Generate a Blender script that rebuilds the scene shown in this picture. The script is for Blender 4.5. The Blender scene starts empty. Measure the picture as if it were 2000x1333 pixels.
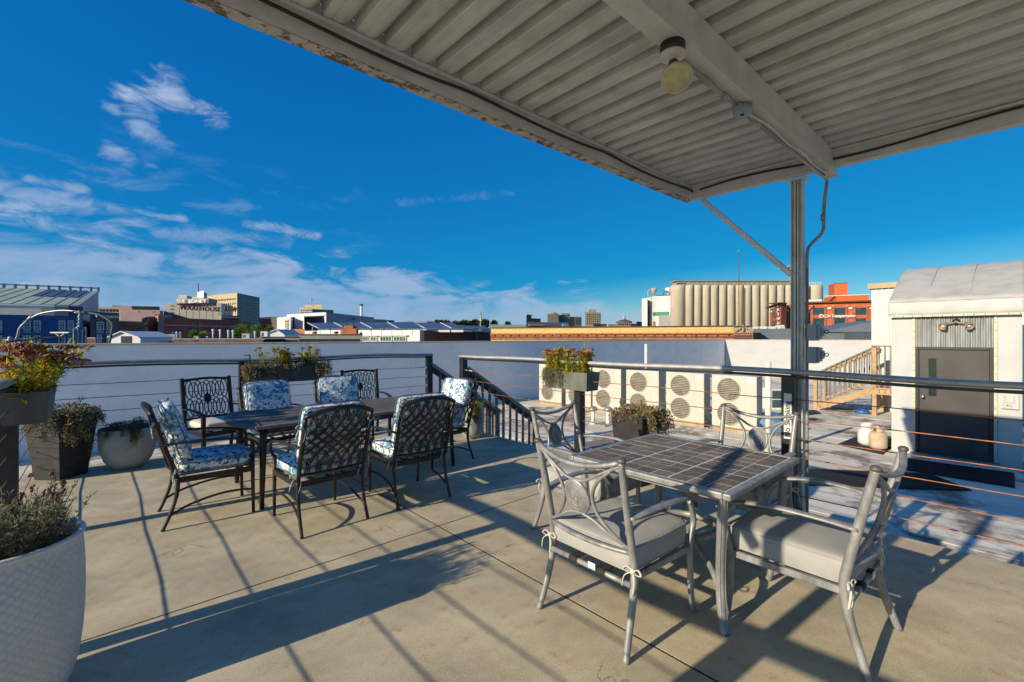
import bpy, math, random
from mathutils import Vector, Matrix
R = math.radians
random.seed(7)
SC = bpy.context.scene
COL = SC.collection

# ------------------------------------------------------------------ camera
CAM_H = 1.5
FPX, CX, HY = 893.0, 1000.0, 660.0           # focal length in pixels of the 2000 px photograph
YAW = R(42.0)
Fv = Vector((math.sin(YAW), math.cos(YAW), 0)); Rv = Vector((math.cos(YAW), -math.sin(YAW), 0))
cam = bpy.data.cameras.new('camera'); camo = bpy.data.objects.new('camera', cam); COL.objects.link(camo)
camo.location = (0, 0, CAM_H); camo.rotation_euler = (R(90), 0, -YAW)
cam.sensor_width = 36; cam.lens = FPX / 2000 * 36; cam.shift_y = -(666.5 - HY) / 2000
cam.clip_start = 0.05; cam.clip_end = 30000
SC.camera = camo

# ------------------------------------------------------------------ light
SUN_EL = math.atan(0.40); SUN_AZ_DRIFT = R(5.5)
to_sun = Vector((-math.cos(SUN_AZ_DRIFT), math.sin(SUN_AZ_DRIFT), 0)) * math.cos(SUN_EL) + Vector((0, 0, math.sin(SUN_EL)))
sl = bpy.data.lights.new('sun', 'SUN'); sl.energy = 4.3; sl.angle = R(0.53); sl.color = (1.0, 0.85, 0.62)
so = bpy.data.objects.new('sun', sl); COL.objects.link(so)
so.rotation_euler = (-to_sun).to_track_quat('-Z', 'Y').to_euler(); so.location = (-20, 3, 12)

SC.view_settings.view_transform = 'Standard'; SC.view_settings.look = 'None'
SC.view_settings.gamma = 1; SC.view_settings.use_curve_mapping = False
SC.view_settings.exposure = 0.5
SC.render.engine = 'CYCLES'

def dirpx(px, y):
    return (Fv + (px - CX) / FPX * Rv + Vector((0, 0, (HY - y) / FPX)))

W = bpy.data.worlds.new('World'); SC.world = W; W.use_nodes = True
nt = W.node_tree; N = nt.nodes; L = nt.links
for n in list(N): N.remove(n)
out = N.new('ShaderNodeOutputWorld'); bg = N.new('ShaderNodeBackground'); L.new(bg.outputs[0], out.inputs[0])
sky = N.new('ShaderNodeTexSky'); sky.sky_type = 'NISHITA'; sky.sun_disc = False
sky.sun_elevation = SUN_EL; sky.sun_rotation = math.atan2(to_sun.x, to_sun.y)
sky.altitude = 200; sky.air_density = 1.0; sky.dust_density = 0.3; sky.ozone_density = 3.0
bg.inputs[1].default_value = 0.15
def vm(op, a, b=None):
    n = N.new('ShaderNodeVectorMath'); n.operation = op
    for i, q in enumerate((a, b)):
        if q is None: continue
        if isinstance(q, (tuple, list, Vector)): n.inputs[i].default_value = tuple(q)
        else: L.new(q, n.inputs[i])
    return n
def mt(op, a, b=None, c=None, clamp=False):
    n = N.new('ShaderNodeMath'); n.operation = op; n.use_clamp = clamp
    for i, q in enumerate((a, b, c)):
        if q is None: continue
        if isinstance(q, (int, float)): n.inputs[i].default_value = q
        else: L.new(q, n.inputs[i])
    return n.outputs[0]
def ss(x, lo, hi):
    n = N.new('ShaderNodeMapRange'); n.interpolation_type = 'SMOOTHSTEP'
    L.new(x, n.inputs[0]); n.inputs[1].default_value = lo; n.inputs[2].default_value = hi
    return n.outputs[0]
tc = N.new('ShaderNodeTexCoord'); D0 = vm('NORMALIZE', tc.outputs['Generated']).outputs[0]
sep = N.new('ShaderNodeSeparateXYZ'); L.new(D0, sep.inputs[0]); el = sep.outputs[2]
# cloud-layer coordinates: where the ray meets a high layer
den = mt('ADD', mt('MAXIMUM', el, 0.0), 0.06)
cmb = N.new('ShaderNodeCombineXYZ')
L.new(mt('DIVIDE', sep.outputs[0], den), cmb.inputs[0]); L.new(mt('DIVIDE', sep.outputs[1], den), cmb.inputs[1])
def wnoise(vec, scale, detail, rough, stretch=(1, 1, 1), rot=0, dist=0.0):
    m = N.new('ShaderNodeMapping'); L.new(vec, m.inputs[0]); m.inputs['Rotation'].default_value = (0, 0, rot); m.inputs['Scale'].default_value = stretch
    n = N.new('ShaderNodeTexNoise'); L.new(m.outputs[0], n.inputs[0]); n.inputs['Scale'].default_value = scale
    n.inputs['Detail'].default_value = detail; n.inputs['Roughness'].default_value = rough; n.inputs['Distortion'].default_value = dist
    return n.outputs[0]
layer = cmb.outputs[0]
n_veil = wnoise(layer, 0.35, 8, 0.62, (1, 1, 1), 0.3, 0.4)
n_fine = wnoise(layer, 1.6, 9, 0.68, (1, 0.45, 1), 0.9, 0.6)
n_dir = wnoise(D0, 7.0, 9, 0.62, (1, 1, 3.2), 0.0, 0.5)
n_blob = wnoise(D0, 13.0, 10, 0.66, (1, 1, 1.9), 0.0, 0.9)
# azimuth mask: more cloud to the left (toward +Y), little at the right
az = vm('DOT_PRODUCT', D0, tuple((-Rv)))
azl = az.outputs['Value']
top = mt('ADD', 0.115, mt('MULTIPLY', azl, 0.10))
wob = mt('MULTIPLY', mt('SUBTRACT', n_dir, 0.5), 0.34)
edge = mt('SUBTRACT', mt('ADD', top, wob), el)
band = ss(edge, -0.005, 0.06)
rightfade = ss(azl, -0.62, -0.20)
streak = mt('MULTIPLY', mt('MULTIPLY', band, mt('ADD', 0.42, mt('MULTIPLY', ss(n_dir, 0.36, 0.68), 0.34))), mt('ADD', 0.25, mt('MULTIPLY', rightfade, 0.75)))
midmask = mt('MULTIPLY', mt('MULTIPLY', ss(el, 0.08, 0.14), ss(mt('MULTIPLY', el, -1.0), -0.36, -0.20)), ss(azl, 0.12, 0.55))
mid = mt('MULTIPLY', mt('MULTIPLY', ss(n_dir, 0.52, 0.72), midmask), 0.35)
tot = mt('MAXIMUM', streak, mid)
def blob(px, y, px2, y2, wid, gain, lo=0.42, hi=0.62):
    a = dirpx(px, y).normalized(); b = dirpx(px2, y2).normalized(); ab = b - a; L2 = ab.dot(ab)
    rel = vm('SUBTRACT', D0, a).outputs[0]
    t = mt('DIVIDE', vm('DOT_PRODUCT', rel, ab).outputs['Value'], L2, clamp=False)
    t = mt('MINIMUM', mt('MAXIMUM', t, 0.0), 1.0)
    s = N.new('ShaderNodeVectorMath'); s.operation = 'SCALE'; s.inputs[0].default_value = tuple(ab); L.new(t, s.inputs['Scale'])
    d = vm('LENGTH', vm('SUBTRACT', rel, s.outputs[0]).outputs[0]).outputs['Value']
    m = mt('SUBTRACT', 1.0, ss(d, 0.0, wid))
    return mt('MULTIPLY', mt('MULTIPLY', ss(mt('ADD', mt('MULTIPLY', m, 1.05), mt('MULTIPLY', mt('SUBTRACT', n_blob, 0.5), 3.0)), 0.55, 1.55), ss(m, 0.0, 0.25)), gain * 1.25)
for b in [(262, 190, 330, 185, 0.0638, 0.80), (300, 195, 415, 228, 0.0418, 0.75), (275, 255, 330, 295, 0.0394, 0.62), (215, 293, 250, 308, 0.0325, 0.55),
          (205, 205, 225, 212, 0.0209, 0.6), (290, 322, 310, 326, 0.0162, 0.5), (480, 437, 620, 462, 0.0232, 0.6), (215, 405, 360, 426, 0.0162, 0.5),
          (0, 372, 170, 402, 0.0348, 0.5), (40, 430, 240, 455, 0.0278, 0.45), (780, 395, 1000, 378, 0.0232, 0.14), (60, 350, 165, 372, 0.0186, 0.45),
          (28, 555, 75, 556, 0.0162, 0.75), (130, 562, 165, 562, 0.0209, 0.8), (300, 455, 560, 470, 0.0348, 0.40)]:
    tot = mt('MAXIMUM', tot, blob(*b))
tot = mt('MINIMUM', mt('MAXIMUM', tot, 0.0), 0.9)
# deep saturated response of the photograph to the clear sky, the same curve in every direction
sc_ = N.new('ShaderNodeSeparateColor'); L.new(sky.outputs[0], sc_.inputs[0]); cc_ = N.new('ShaderNodeCombineColor')
for i_, (k_, g_, x0_, c_) in enumerate(((0.018, 1.05, 3.4, .42), (0.50, 0.646, 5.4, .42), (1.47, 0.36, 7.4, .42))):
    hi_ = mt('MULTIPLY', mt('MAXIMUM', mt('SUBTRACT', sc_.outputs[i_], x0_), 0.0), c_)     # the bright hazy part near the sun and the horizon stays bright
    hi_ = mt('ADD', hi_, mt('MULTIPLY', mt('MAXIMUM', mt('SUBTRACT', sc_.outputs[i_], 9.0), 0.0), 1.6))
    L.new(mt('ADD', mt('MULTIPLY', mt('POWER', sc_.outputs[i_], g_), k_), hi_), cc_.inputs[i_])
mx = N.new('ShaderNodeMix'); mx.data_type = 'RGBA'; L.new(tot, mx.inputs[0]); L.new(cc_.outputs[0], mx.inputs[6])
mx.inputs[7].default_value = (1.85, 2.4, 3.35, 1)
L.new(mx.outputs[2], bg.inputs[0])

# ------------------------------------------------------------------ materials
MATS = {}
def mat(name, col, rough=0.6, metal=0.0, var=0.12, scale=6.0, bump=0.0, bscale=60.0, col2=None, stain=0.0, stain_col=(0.05, 0.045, 0.04), sscale=1.5,
        slo=0.55, shi=0.72, spec=0.5, sheen=0.0, stretch=(1, 1, 1), trans=0.0, cell=False, obj=False):
    m = bpy.data.materials.new(name); m.use_nodes = True; t = m.node_tree; n = t.nodes; l = t.links
    b = n['Principled BSDF']; b.inputs['Roughness'].default_value = rough; b.inputs['Metallic'].default_value = metal
    b.inputs['Specular IOR Level'].default_value = spec
    if trans: b.inputs['Transmission Weight'].default_value = trans
    tcn = n.new('ShaderNodeTexCoord'); geo = n.new('ShaderNodeNewGeometry')
    src = tcn.outputs['Object'] if obj else geo.outputs['Position']
    mp = n.new('ShaderNodeMapping'); l.new(src, mp.inputs[0]); mp.inputs['Scale'].default_value = stretch
    nz = n.new('ShaderNodeTexNoise'); l.new(mp.outputs[0], nz.inputs[0]); nz.inputs['Scale'].default_value = scale; nz.inputs['Detail'].default_value = 6; nz.inputs['Roughness'].default_value = .6
    c2 = col2 if col2 else tuple(max(0, c * (1 - var * 1.6)) for c in col)
    c1 = tuple(min(1, c * (1 + var * .6)) for c in col) if not col2 else col
    rp = n.new('ShaderNodeValToRGB'); l.new(nz.outputs[0], rp.inputs[0])
    rp.color_ramp.elements[0].position = .32; rp.color_ramp.elements[1].position = .68
    rp.color_ramp.elements[0].color = (*c2, 1); rp.color_ramp.elements[1].color = (*c1, 1)
    last = rp.outputs[0]
    if stain:
        n2 = n.new('ShaderNodeTexNoise'); l.new(geo.outputs['Position'], n2.inputs[0]); n2.inputs['Scale'].default_value = sscale; n2.inputs['Detail'].default_value = 9; n2.inputs['Roughness'].default_value = .7
        mr = n.new('ShaderNodeMapRange'); l.new(n2.outputs[0], mr.inputs[0]); mr.inputs[1].default_value = slo; mr.inputs[2].default_value = shi; mr.inputs[4].default_value = stain
        mxx = n.new('ShaderNodeMix'); mxx.data_type = 'RGBA'; l.new(mr.outputs[0], mxx.inputs[0]); l.new(last, mxx.inputs[6]); mxx.inputs[7].default_value = (*stain_col, 1)
        last = mxx.outputs[2]
    l.new(last, b.inputs['Base Color'])
    if bump:
        n3 = n.new('ShaderNodeTexNoise'); l.new(mp.outputs[0], n3.inputs[0]); n3.inputs['Scale'].default_value = bscale; n3.inputs['Detail'].default_value = 4
        bp = n.new('ShaderNodeBump'); l.new(n3.outputs[0], bp.inputs['Height']); bp.inputs['Strength'].default_value = bump; bp.inputs['Distance'].default_value = .01
        l.new(bp.outputs[0], b.inputs['Normal'])
    # slight roughness variation
    m2 = n.new('ShaderNodeMapRange'); l.new(nz.outputs[0], m2.inputs[0]); m2.inputs[3].default_value = max(0.02, rough - .08); m2.inputs[4].default_value = min(1, rough + .1)
    l.new(m2.outputs[0], b.inputs['Roughness'])
    MATS[name] = m
    return m

# ------------------------------------------------------------------ mesh builder
def catmull(P, n=8, closed=False):
    P = [Vector(p) for p in P]; out_ = []
    m = len(P)
    rng = range(m if closed else m - 1)
    for i in rng:
        if closed: a, b, c, d = P[(i - 1) % m], P[i], P[(i + 1) % m], P[(i + 2) % m]
        else: a, b, c, d = P[max(i - 1, 0)], P[i], P[i + 1], P[min(i + 2, m - 1)]
        for k in range(n):
            t = k / n
            out_.append(.5 * ((2 * b) + (c - a) * t + (2 * a - 5 * b + 4 * c - d) * t * t + (3 * b - a - 3 * c + d) * t ** 3))
    if not closed: out_.append(P[-1])
    return out_

class MB:
    def __init__(s): s.v = []; s.f = []; s.s = []
    def add(s, v, f, smooth=False):
        o = len(s.v); s.v += [tuple(p) for p in v]; s.f += [tuple(i + o for i in q) for q in f]; s.s += [smooth] * len(f)
        return s
    def box(s, x0, y0, z0, x1, y1, z1):
        v = [(x0, y0, z0), (x1, y0, z0), (x1, y1, z0), (x0, y1, z0), (x0, y0, z1), (x1, y0, z1), (x1, y1, z1), (x0, y1, z1)]
        return s.add(v, [(0, 3, 2, 1), (4, 5, 6, 7), (0, 1, 5, 4), (1, 2, 6, 5), (2, 3, 7, 6), (3, 0, 4, 7)])
    def obox(s, c, ux, uy, uz):
        c = Vector(c); ux = Vector(ux); uy = Vector(uy); uz = Vector(uz)
        v = [c + a * ux + b * uy + d * uz for d in (-1, 1) for a, b in ((-1, -1), (1, -1), (1, 1), (-1, 1))]
        f = [(0, 3, 2, 1), (4, 5, 6, 7), (0, 1, 5, 4), (1, 2, 6, 5), (2, 3, 7, 6), (3, 0, 4, 7)]
        if ux.cross(uy).dot(uz) < 0: f = [tuple(reversed(q)) for q in f]
        return s.add(v, f)
    def beam(s, p0, p1, w, h, up=(0, 0, 1)):
        p0 = Vector(p0); p1 = Vector(p1); d = p1 - p0; dn = d.normalized(); up = Vector(up)
        side = dn.cross(up)
        if side.length < 1e-5: side = dn.cross(Vector((0, 1, 0)))
        side.normalize(); u2 = side.cross(dn).normalized()
        return s.obox((p0 + p1) / 2, d / 2, side * w / 2, u2 * h / 2)
    def prism(s, pts, z0, z1):
        # pts: ccw xy list
        m = len(pts); v = [(p[0], p[1], z0) for p in pts] + [(p[0], p[1], z1) for p in pts]
        f = [tuple(range(m - 1, -1, -1)), tuple(range(m, 2 * m))] + [(i, (i + 1) % m, m + (i + 1) % m, m + i) for i in range(m)]
        return s.add(v, f)
    def extr(s, pts, d):
        m = len(pts); d = Vector(d); v = [Vector(p) for p in pts] + [Vector(p) + d for p in pts]
        f = [tuple(range(m - 1, -1, -1)), tuple(range(m, 2 * m))] + [(i, (i + 1) % m, m + (i + 1) % m, m + i) for i in range(m)]
        return s.add(v, f)
    def tube(s, P, r, n=8, closed=False, smooth=True, flat=1.0, up=None):
        P = [Vector(p) for p in P]; m = len(P)
        rs = r if isinstance(r, (list, tuple)) else [r] * m
        T = []
        for i in range(m):
            a = P[(i - 1) % m] if (closed or i > 0) else P[i]; b = P[(i + 1) % m] if (closed or i < m - 1) else P[i]
            t = (b - a); T.append(t.normalized() if t.length > 1e-9 else Vector((0, 0, 1)))
        ref = Vector(up) if up else (Vector((0, 0, 1)) if abs(T[0].z) < .9 else Vector((1, 0, 0)))
        nrm = (ref - T[0] * ref.dot(T[0])).normalized(); v = []
        for i in range(m):
            if up: nrm = (Vector(up) - T[i] * Vector(up).dot(T[i]))
            else: nrm = nrm - T[i] * nrm.dot(T[i])
            nrm.normalize(); bn = T[i].cross(nrm)
            for k in range(n):
                a = 2 * math.pi * (k + .5) / n
                v.append(P[i] + nrm * math.cos(a) * rs[i] * flat + bn * math.sin(a) * rs[i])
        f = []
        for i in range(m if closed else m - 1):
            j = (i + 1) % m
            for k in range(n):
                k2 = (k + 1) % n; f.append((i * n + k, i * n + k2, j * n + k2, j * n + k))
        if not closed: f += [tuple(range(n - 1, -1, -1)), tuple((m - 1) * n + k for k in range(n))]
        return s.add(v, f, smooth)
    def lathe(s, prof, n=24, c=(0, 0, 0), smooth=True, cap=True, ax=1.0, ay=1.0):
        v = []; f = []
        for (r, z) in prof:
            for k in range(n):
                a = 2 * math.pi * k / n; v.append((c[0] + r * ax * math.cos(a), c[1] + r * ay * math.sin(a), c[2] + z))
        for i in range(len(prof) - 1):
            for k in range(n):
                k2 = (k + 1) % n; f.append((i * n + k, i * n + k2, (i + 1) * n + k2, (i + 1) * n + k))
        s.add(v, f, smooth)
        if cap:
            o = len(s.v) - len(v)
            s.f += [tuple(o + k for k in range(n - 1, -1, -1)), tuple(o + (len(prof) - 1) * n + k for k in range(n))]; s.s += [False, False]
        return s
    def ball(s, c, r, n=10, m=6, sc=(1, 1, 1)):
        prof = [(max(1e-4, math.sin(math.pi * i / m)), -math.cos(math.pi * i / m)) for i in range(m + 1)]
        v = []; f = []
        for (a, z) in prof:
            for k in range(n):
                t = 2 * math.pi * k / n; v.append((c[0] + r * sc[0] * a * math.cos(t), c[1] + r * sc[1] * a * math.sin(t), c[2] + r * sc[2] * z))
        for i in range(m):
            for k in range(n):
                k2 = (k + 1) % n; f.append((i * n + k, i * n + k2, (i + 1) * n + k2, (i + 1) * n + k))
        return s.add(v, f, True)
    def xf(s, M_):
        s.v = [tuple(M_ @ Vector(p)) for p in s.v]; return s
    def mesh(s, name, material):
        me = bpy.data.meshes.new(name); me.from_pydata(s.v, [], s.f)
        me.polygons.foreach_set('use_smooth', s.s); me.materials.append(MATS[material] if isinstance(material, str) else material); me.update()
        return me
    def build(s, name, material, parent=None, bevel=0, kind=None, seg=1, label=None):
        off = Vector((0, 0, 0)); p = parent
        while p is not None: off += p.location; p = p.parent
        if off.length: s.v = [(a - off.x, b - off.y, c - off.z) for a, b, c in s.v]
        o = bpy.data.objects.new(name, s.mesh(name, material)); COL.objects.link(o)
        if parent: o.parent = parent
        if bevel:
            b = o.modifiers.new('bevel', 'BEVEL'); b.width = bevel; b.segments = seg; b.limit_method = 'ANGLE'; b.angle_limit = R(40); b.harden_normals = False
        if kind: o['kind'] = kind
        if label: o['label'] = label
        return o

def tag(o, label, cat, group=None, kind=None):
    if label: o['label'] = label
    if cat: o['category'] = cat
    if group: o['group'] = group
    if kind: o['kind'] = kind
    return o
def thing(name, label, cat, loc=(0, 0, 0), group=None):
    o = bpy.data.objects.new(name, None); COL.objects.link(o); o.location = loc; o.empty_display_size = .2
    return tag(o, label, cat, group)
def kids(o): return [c for c in bpy.data.objects if c.parent == o]
def copy_tree(o, parent=None, ch=None):
    if ch is None:
        ch = {}
        for q in bpy.data.objects:
            if q.parent: ch.setdefault(q.parent.name, []).append(q)
    c = o.copy(); COL.objects.link(c); c.parent = parent
    for k in ch.get(o.name, []): copy_tree(k, c, ch)
    return c
def dup(o, loc, rz, label, sc=1.0):
    c = copy_tree(o); c.location = loc; c.rotation_euler = (0, 0, rz); c['label'] = label
    return c
def inst(src, loc, parent, rot=None):
    """another part that shares src's mesh"""
    c = bpy.data.objects.new(src.name.split('.')[0], src.data); COL.objects.link(c); c.parent = parent; c.location = loc
    if rot: c.rotation_euler = rot
    return c
def ray(px, D, y=None):
    v = Fv * D + Rv * ((px - CX) / FPX * D)
    return Vector((v.x, v.y, CAM_H + ((HY - y) * D / FPX if y is not None else 0)))
def onz(px, y, z=0.0):
    return ray(px, FPX * (CAM_H - z) / (y - HY), y)
def hit(P, u, px):
    """distance s along u from P where the vertical plane of column px is crossed"""
    d = Fv + Rv * ((px - CX) / FPX); det = u.x * (-d.y) + u.y * d.x
    # P + s u = t d
    s = (-(P.x) * (-d.y) - (P.y) * d.x) / det
    return s
def text_part(name, body, size, material, parent, M_, depth=0.02, bold=False, spacing=1.0, align='CENTER'):
    cu = bpy.data.curves.new(name, 'FONT'); cu.body = body; cu.size = size; cu.extrude = depth / 2; cu.align_x = align; cu.align_y = 'CENTER'
    cu.space_character = spacing
    if bold: cu.offset = size * 0.018
    t = bpy.data.objects.new(name, cu); COL.objects.link(t)
    bpy.context.view_layer.update()
    me = bpy.data.meshes.new_from_object(t); bpy.data.objects.remove(t); me.name = name
    me.materials.clear(); me.materials.append(MATS[material]); me.transform(M_)
    o = bpy.data.objects.new(name, me); COL.objects.link(o)
    if parent:
        o.parent = parent; off = Vector((0, 0, 0)); p = parent
        while p is not None: off += p.location; p = p.parent
        me.transform(Matrix.Translation(-off))
    return o

# ------------------------------------------------------------------ material library
mat('concrete', (.57, .495, .335), .85, var=.20, scale=2.3, bump=.3, bscale=260, stain=.35, stain_col=(.26, .215, .15), sscale=4.5, slo=.48, shi=.66)
mat('roof_white', (.74, .70, .59), .8, col2=(.54, .49, .39), scale=1.4, bump=.15, bscale=60, stain=.85, stain_col=(.13, .105, .08), sscale=.9, slo=.515, shi=.60, stretch=(1.6, .5, 1))
mat('wall_white', (.84, .845, .82), .65, var=.05, scale=.8, bump=.25, bscale=3.5, stretch=(1, 1, 2.2), spec=.25, stain=.28, stain_col=(.40, .37, .31), sscale=1.6, slo=.50, shi=.70)
mat('coping', (.62, .55, .44), .7, var=.15)
mat('post_black', (.016, .017, .019), .38, var=.3, scale=14, bump=.05)
mat('rail_grey', (.27, .28, .28), .32, metal=.25, var=.15, scale=9)
mat('rail_light', (.52, .50, .44), .38, metal=.15, var=.15, scale=9)
mat('cable_orange', (.40, .14, .045), .45, metal=.2, var=.4, scale=14)
mat('steel', (.55, .54, .52), .3, metal=.9, var=.1)
mat('wood_weathered', (.25, .22, .185), .85, var=.3, scale=9, stretch=(1, 1, .25), bump=.2, bscale=90)
mat('wood_dark', (.07, .062, .055), .7, var=.3, scale=9)
mat('wood_tan', (.50, .335, .175), .8, var=.28, scale=6, bump=.15, bscale=80, stain=.4, stain_col=(.2, .16, .12), sscale=6, slo=.5, shi=.7)
mat('canopy_sheet', (.62, .625, .585), .6, var=.16, scale=7, stretch=(1, .25, 1), stain=.4, stain_col=(.20, .15, .10), sscale=4, slo=.5, shi=.75, spec=.45)
mat('canopy_frame', (.60, .61, .57), .55, var=.10, scale=6, stain=.35, stain_col=(.2, .17, .12), sscale=7, slo=.55, shi=.75)
mat('canopy_peel', (.52, .48, .41), .7, var=.1, scale=9, stain=.95, stain_col=(.12, .085, .05), sscale=16, slo=.5, shi=.56)
mat('post_grey', (.66, .69, .67), .5, metal=.1, var=.12, scale=6)
mat('cable_dark', (.025, .018, .013), .6, var=.2)
mat('conduit', (.30, .29, .27), .45, metal=.3, var=.1)
mat('box_grey', (.27, .32, .36), .5, var=.08)
mat('lamp_cream', (.62, .58, .48), .5, var=.08)
mat('lamp_black', (.02, .022, .025), .5, var=.2)
mat('lens', (.46, .45, .24), .12, var=.15, scale=30)
mat('ground_city', (.10, .10, .095), .9, var=.3, scale=.05)
mat('rubber', (.018, .018, .02), .75, var=.3, scale=40, bump=.6, bscale=200)
mat('sign_plate', (.72, .72, .66), .5, var=.05)
mat('print_black', (.015, .015, .02), .6, var=0)
mat('wall_white_dimmed', (.46, .475, .48), .7, var=.06, scale=.9, bump=.06, bscale=8, stretch=(1, 1, 3), spec=.2)  # same white wall paint, its colour darkened to offset the direct sun
mat('joint_filler', (.035, .03, .025), .9)
# fine pitting, rust flecks and hairline cracks of the old slab

def age_concrete():
    m = MATS['concrete']; t = m.node_tree; n = t.nodes; l = t.links; b = n['Principled BSDF']; last = b.inputs['Base Color'].links[0].from_socket
    geo = n.new('ShaderNodeNewGeometry')
    def layer(last, tex_out, lo, hi, col, amt):
        mr = n.new('ShaderNodeMapRange'); l.new(tex_out, mr.inputs[0]); mr.inputs[1].default_value = lo; mr.inputs[2].default_value = hi; mr.inputs[4].default_value = amt
        k = n.new('ShaderNodeMix'); k.data_type = 'RGBA'; l.new(mr.outputs[0], k.inputs[0]); l.new(last, k.inputs[6]); k.inputs[7].default_value = (*col, 1); return k.outputs[2]
    def noise(scale, detail=3, rough=.6, dist=0):
        k = n.new('ShaderNodeTexNoise'); l.new(geo.outputs['Position'], k.inputs[0]); k.inputs['Scale'].default_value = scale; k.inputs['Detail'].default_value = detail; k.inputs['Roughness'].default_value = rough; k.inputs['Distortion'].default_value = dist; return k.outputs[0]
    last = layer(last, noise(170, 3), .55, .66, (.16, .13, .09), .65)
    last = layer(last, noise(120, 3), .43, .34, (.66, .60, .47), .55)
    last = layer(last, noise(9, 6, .75), .60, .70, (.42, .17, .05), .75)
    last = layer(last, noise(.8, 6, .7), .50, .64, (.33, .285, .205), .55)
    v = n.new('ShaderNodeTexVoronoi'); v.feature = 'DISTANCE_TO_EDGE'; v.inputs['Scale'].default_value = .42
    ad = n.new('ShaderNodeVectorMath'); ad.operation = 'ADD'; nn = n.new('ShaderNodeTexNoise'); l.new(geo.outputs['Position'], nn.inputs[0]); nn.inputs['Scale'].default_value = 2.5; nn.inputs['Detail'].default_value = 8
    sc = n.new('ShaderNodeVectorMath'); sc.operation = 'SCALE'; l.new(nn.outputs['Color'], sc.inputs[0]); sc.inputs['Scale'].default_value = .9
    l.new(geo.outputs['Position'], ad.inputs[0]); l.new(sc.outputs[0], ad.inputs[1]); l.new(ad.outputs[0], v.inputs[0])
    mk = n.new('ShaderNodeMapRange'); l.new(noise(.7, 2), mk.inputs[0]); mk.inputs[1].default_value = .5; mk.inputs[2].default_value = .58; mk.inputs[3].default_value = .0; mk.inputs[4].default_value = .0022
    ls = n.new('ShaderNodeMath'); ls.operation = 'LESS_THAN'; l.new(v.outputs['Distance'], ls.inputs[0]); l.new(mk.outputs[0], ls.inputs[1])
    last = layer(last, ls.outputs[0], 0, 1, (.17, .14, .10), .6)
    l.new(last, b.inputs['Base Color'])
age_concrete()
PI = math.pi
DK_X0, DK_X1, DK_Y0, DK_Y1 = -.62, 4.49, -4.0, 7.30
ROOF = -.80
# ------------------------------------------------------------------ ground and roof
g = MB(); g.box(-3500, -3500, -12.4, 3500, 3500, -12.0)
go = g.build('ground', 'ground_city', kind='structure')
r = MB(); r.box(-14, -16, -1.1, 29.4, 12.5, ROOF)
ro = r.build('flat_roof', 'roof_white', kind='structure')
# the warehouse storeys under the roof
b = thing('warehouse_building', 'white warehouse storeys carrying the flat roof under the terrace', 'building', (-14, -16, -12))
MB().box(-14, -16, -12, 29.7, 12.8, -1.104).build('wall', 'wall_white', b)
# roof membrane seams
s = MB()
for i in range(14):
    x = 5.2 + i * 1.83; s.box(x, -15, ROOF, x + .05, 12.4, ROOF + .006)
s.build('roof_seam', MATS['roof_white'], ro)

# parapets
def parapet(name, label, pts, capmat='coping', wm='wall_white'):
    (x0, y0, x1, y1) = pts
    t = thing(name, label, 'wall', ((x0 + x1) / 2, (y0 + y1) / 2, ROOF))
    MB().box(x0, y0, ROOF - .02, x1, y1, 1.34).build('wall_face', wm, t)
    MB().box(x0 - .03, y0 - .03, 1.343, x1 + .03, y1 + .03, 1.385).build('coping', capmat, t, bevel=.006)
    return t
parapet('parapet_wall', 'long shaded white parapet wall running behind the terrace railing', (-14, 12.5, 29.7, 12.8))
parapet('parapet_wall', 'bright sunlit white parapet wall at the far end of the roof behind the wooden stairs', (29.4, -16, 29.7, 12.46), 'coping', 'wall_white_dimmed')

rp = random.Random(12)
pw_ = bpy.data.objects['parapet_wall']
for i in range(13):
    x = -12 + i * 3.2 + rp.uniform(-.3, .3); m = MB(); m.box(x, 12.492, ROOF + .01, x + .06, 12.4995, 1.34); m.build('membrane_lap', 'wall_white', pw_)
for z, dz in ((.62, .02), (-.12, .03)):
    m = MB()
    for i in range(43): x = -14 + i; m.beam((x, 12.4965, z + dz * math.sin(i * 1.7)), (x + 1, 12.4965, z + dz * math.sin((i + 1) * 1.7)), .006, .022)
    m.build('membrane_lap', 'wall_white', pw_)

# ------------------------------------------------------------------ terrace slabs
def slab(x0, y0, x1, y1, par):
    m = MB(); m.box(x0, y0, -.14, x1, y1, 0); return m.build('concrete_slab', 'concrete', par, bevel=.001)
base = MB(); base.box(DK_X0 + .01, DK_Y0 + .01, -1.08, DK_X1 - .01, DK_Y1 - .01, -.145)
deck = base.build('terrace_floor', 'concrete', kind='structure')
gp = .0065
j = MB(); j.box(1.985, DK_Y0 + .02, -.14, 2.015, DK_Y1 - .02, -.001); j.box(DK_X0 + .02, 3.085, -.14, 1.984, 3.115, -.001); j.box(2.016, 3.085, -.14, DK_X1 - .02, 3.115, -.001)
j.build('joint_filler', 'joint_filler', deck)
for xa, xb in ((DK_X0, 2.0), (2.0, DK_X1)):
    for ya, yb in ((DK_Y0, -1.2), (-1.2, 3.1), (3.1, DK_Y1)):
        slab(xa + (gp if xa > 0 else 0), ya + (gp if ya > -4 else 0), xb - (gp if xb < 4 else 0), yb - (gp if yb < 7 else 0), deck)

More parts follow.
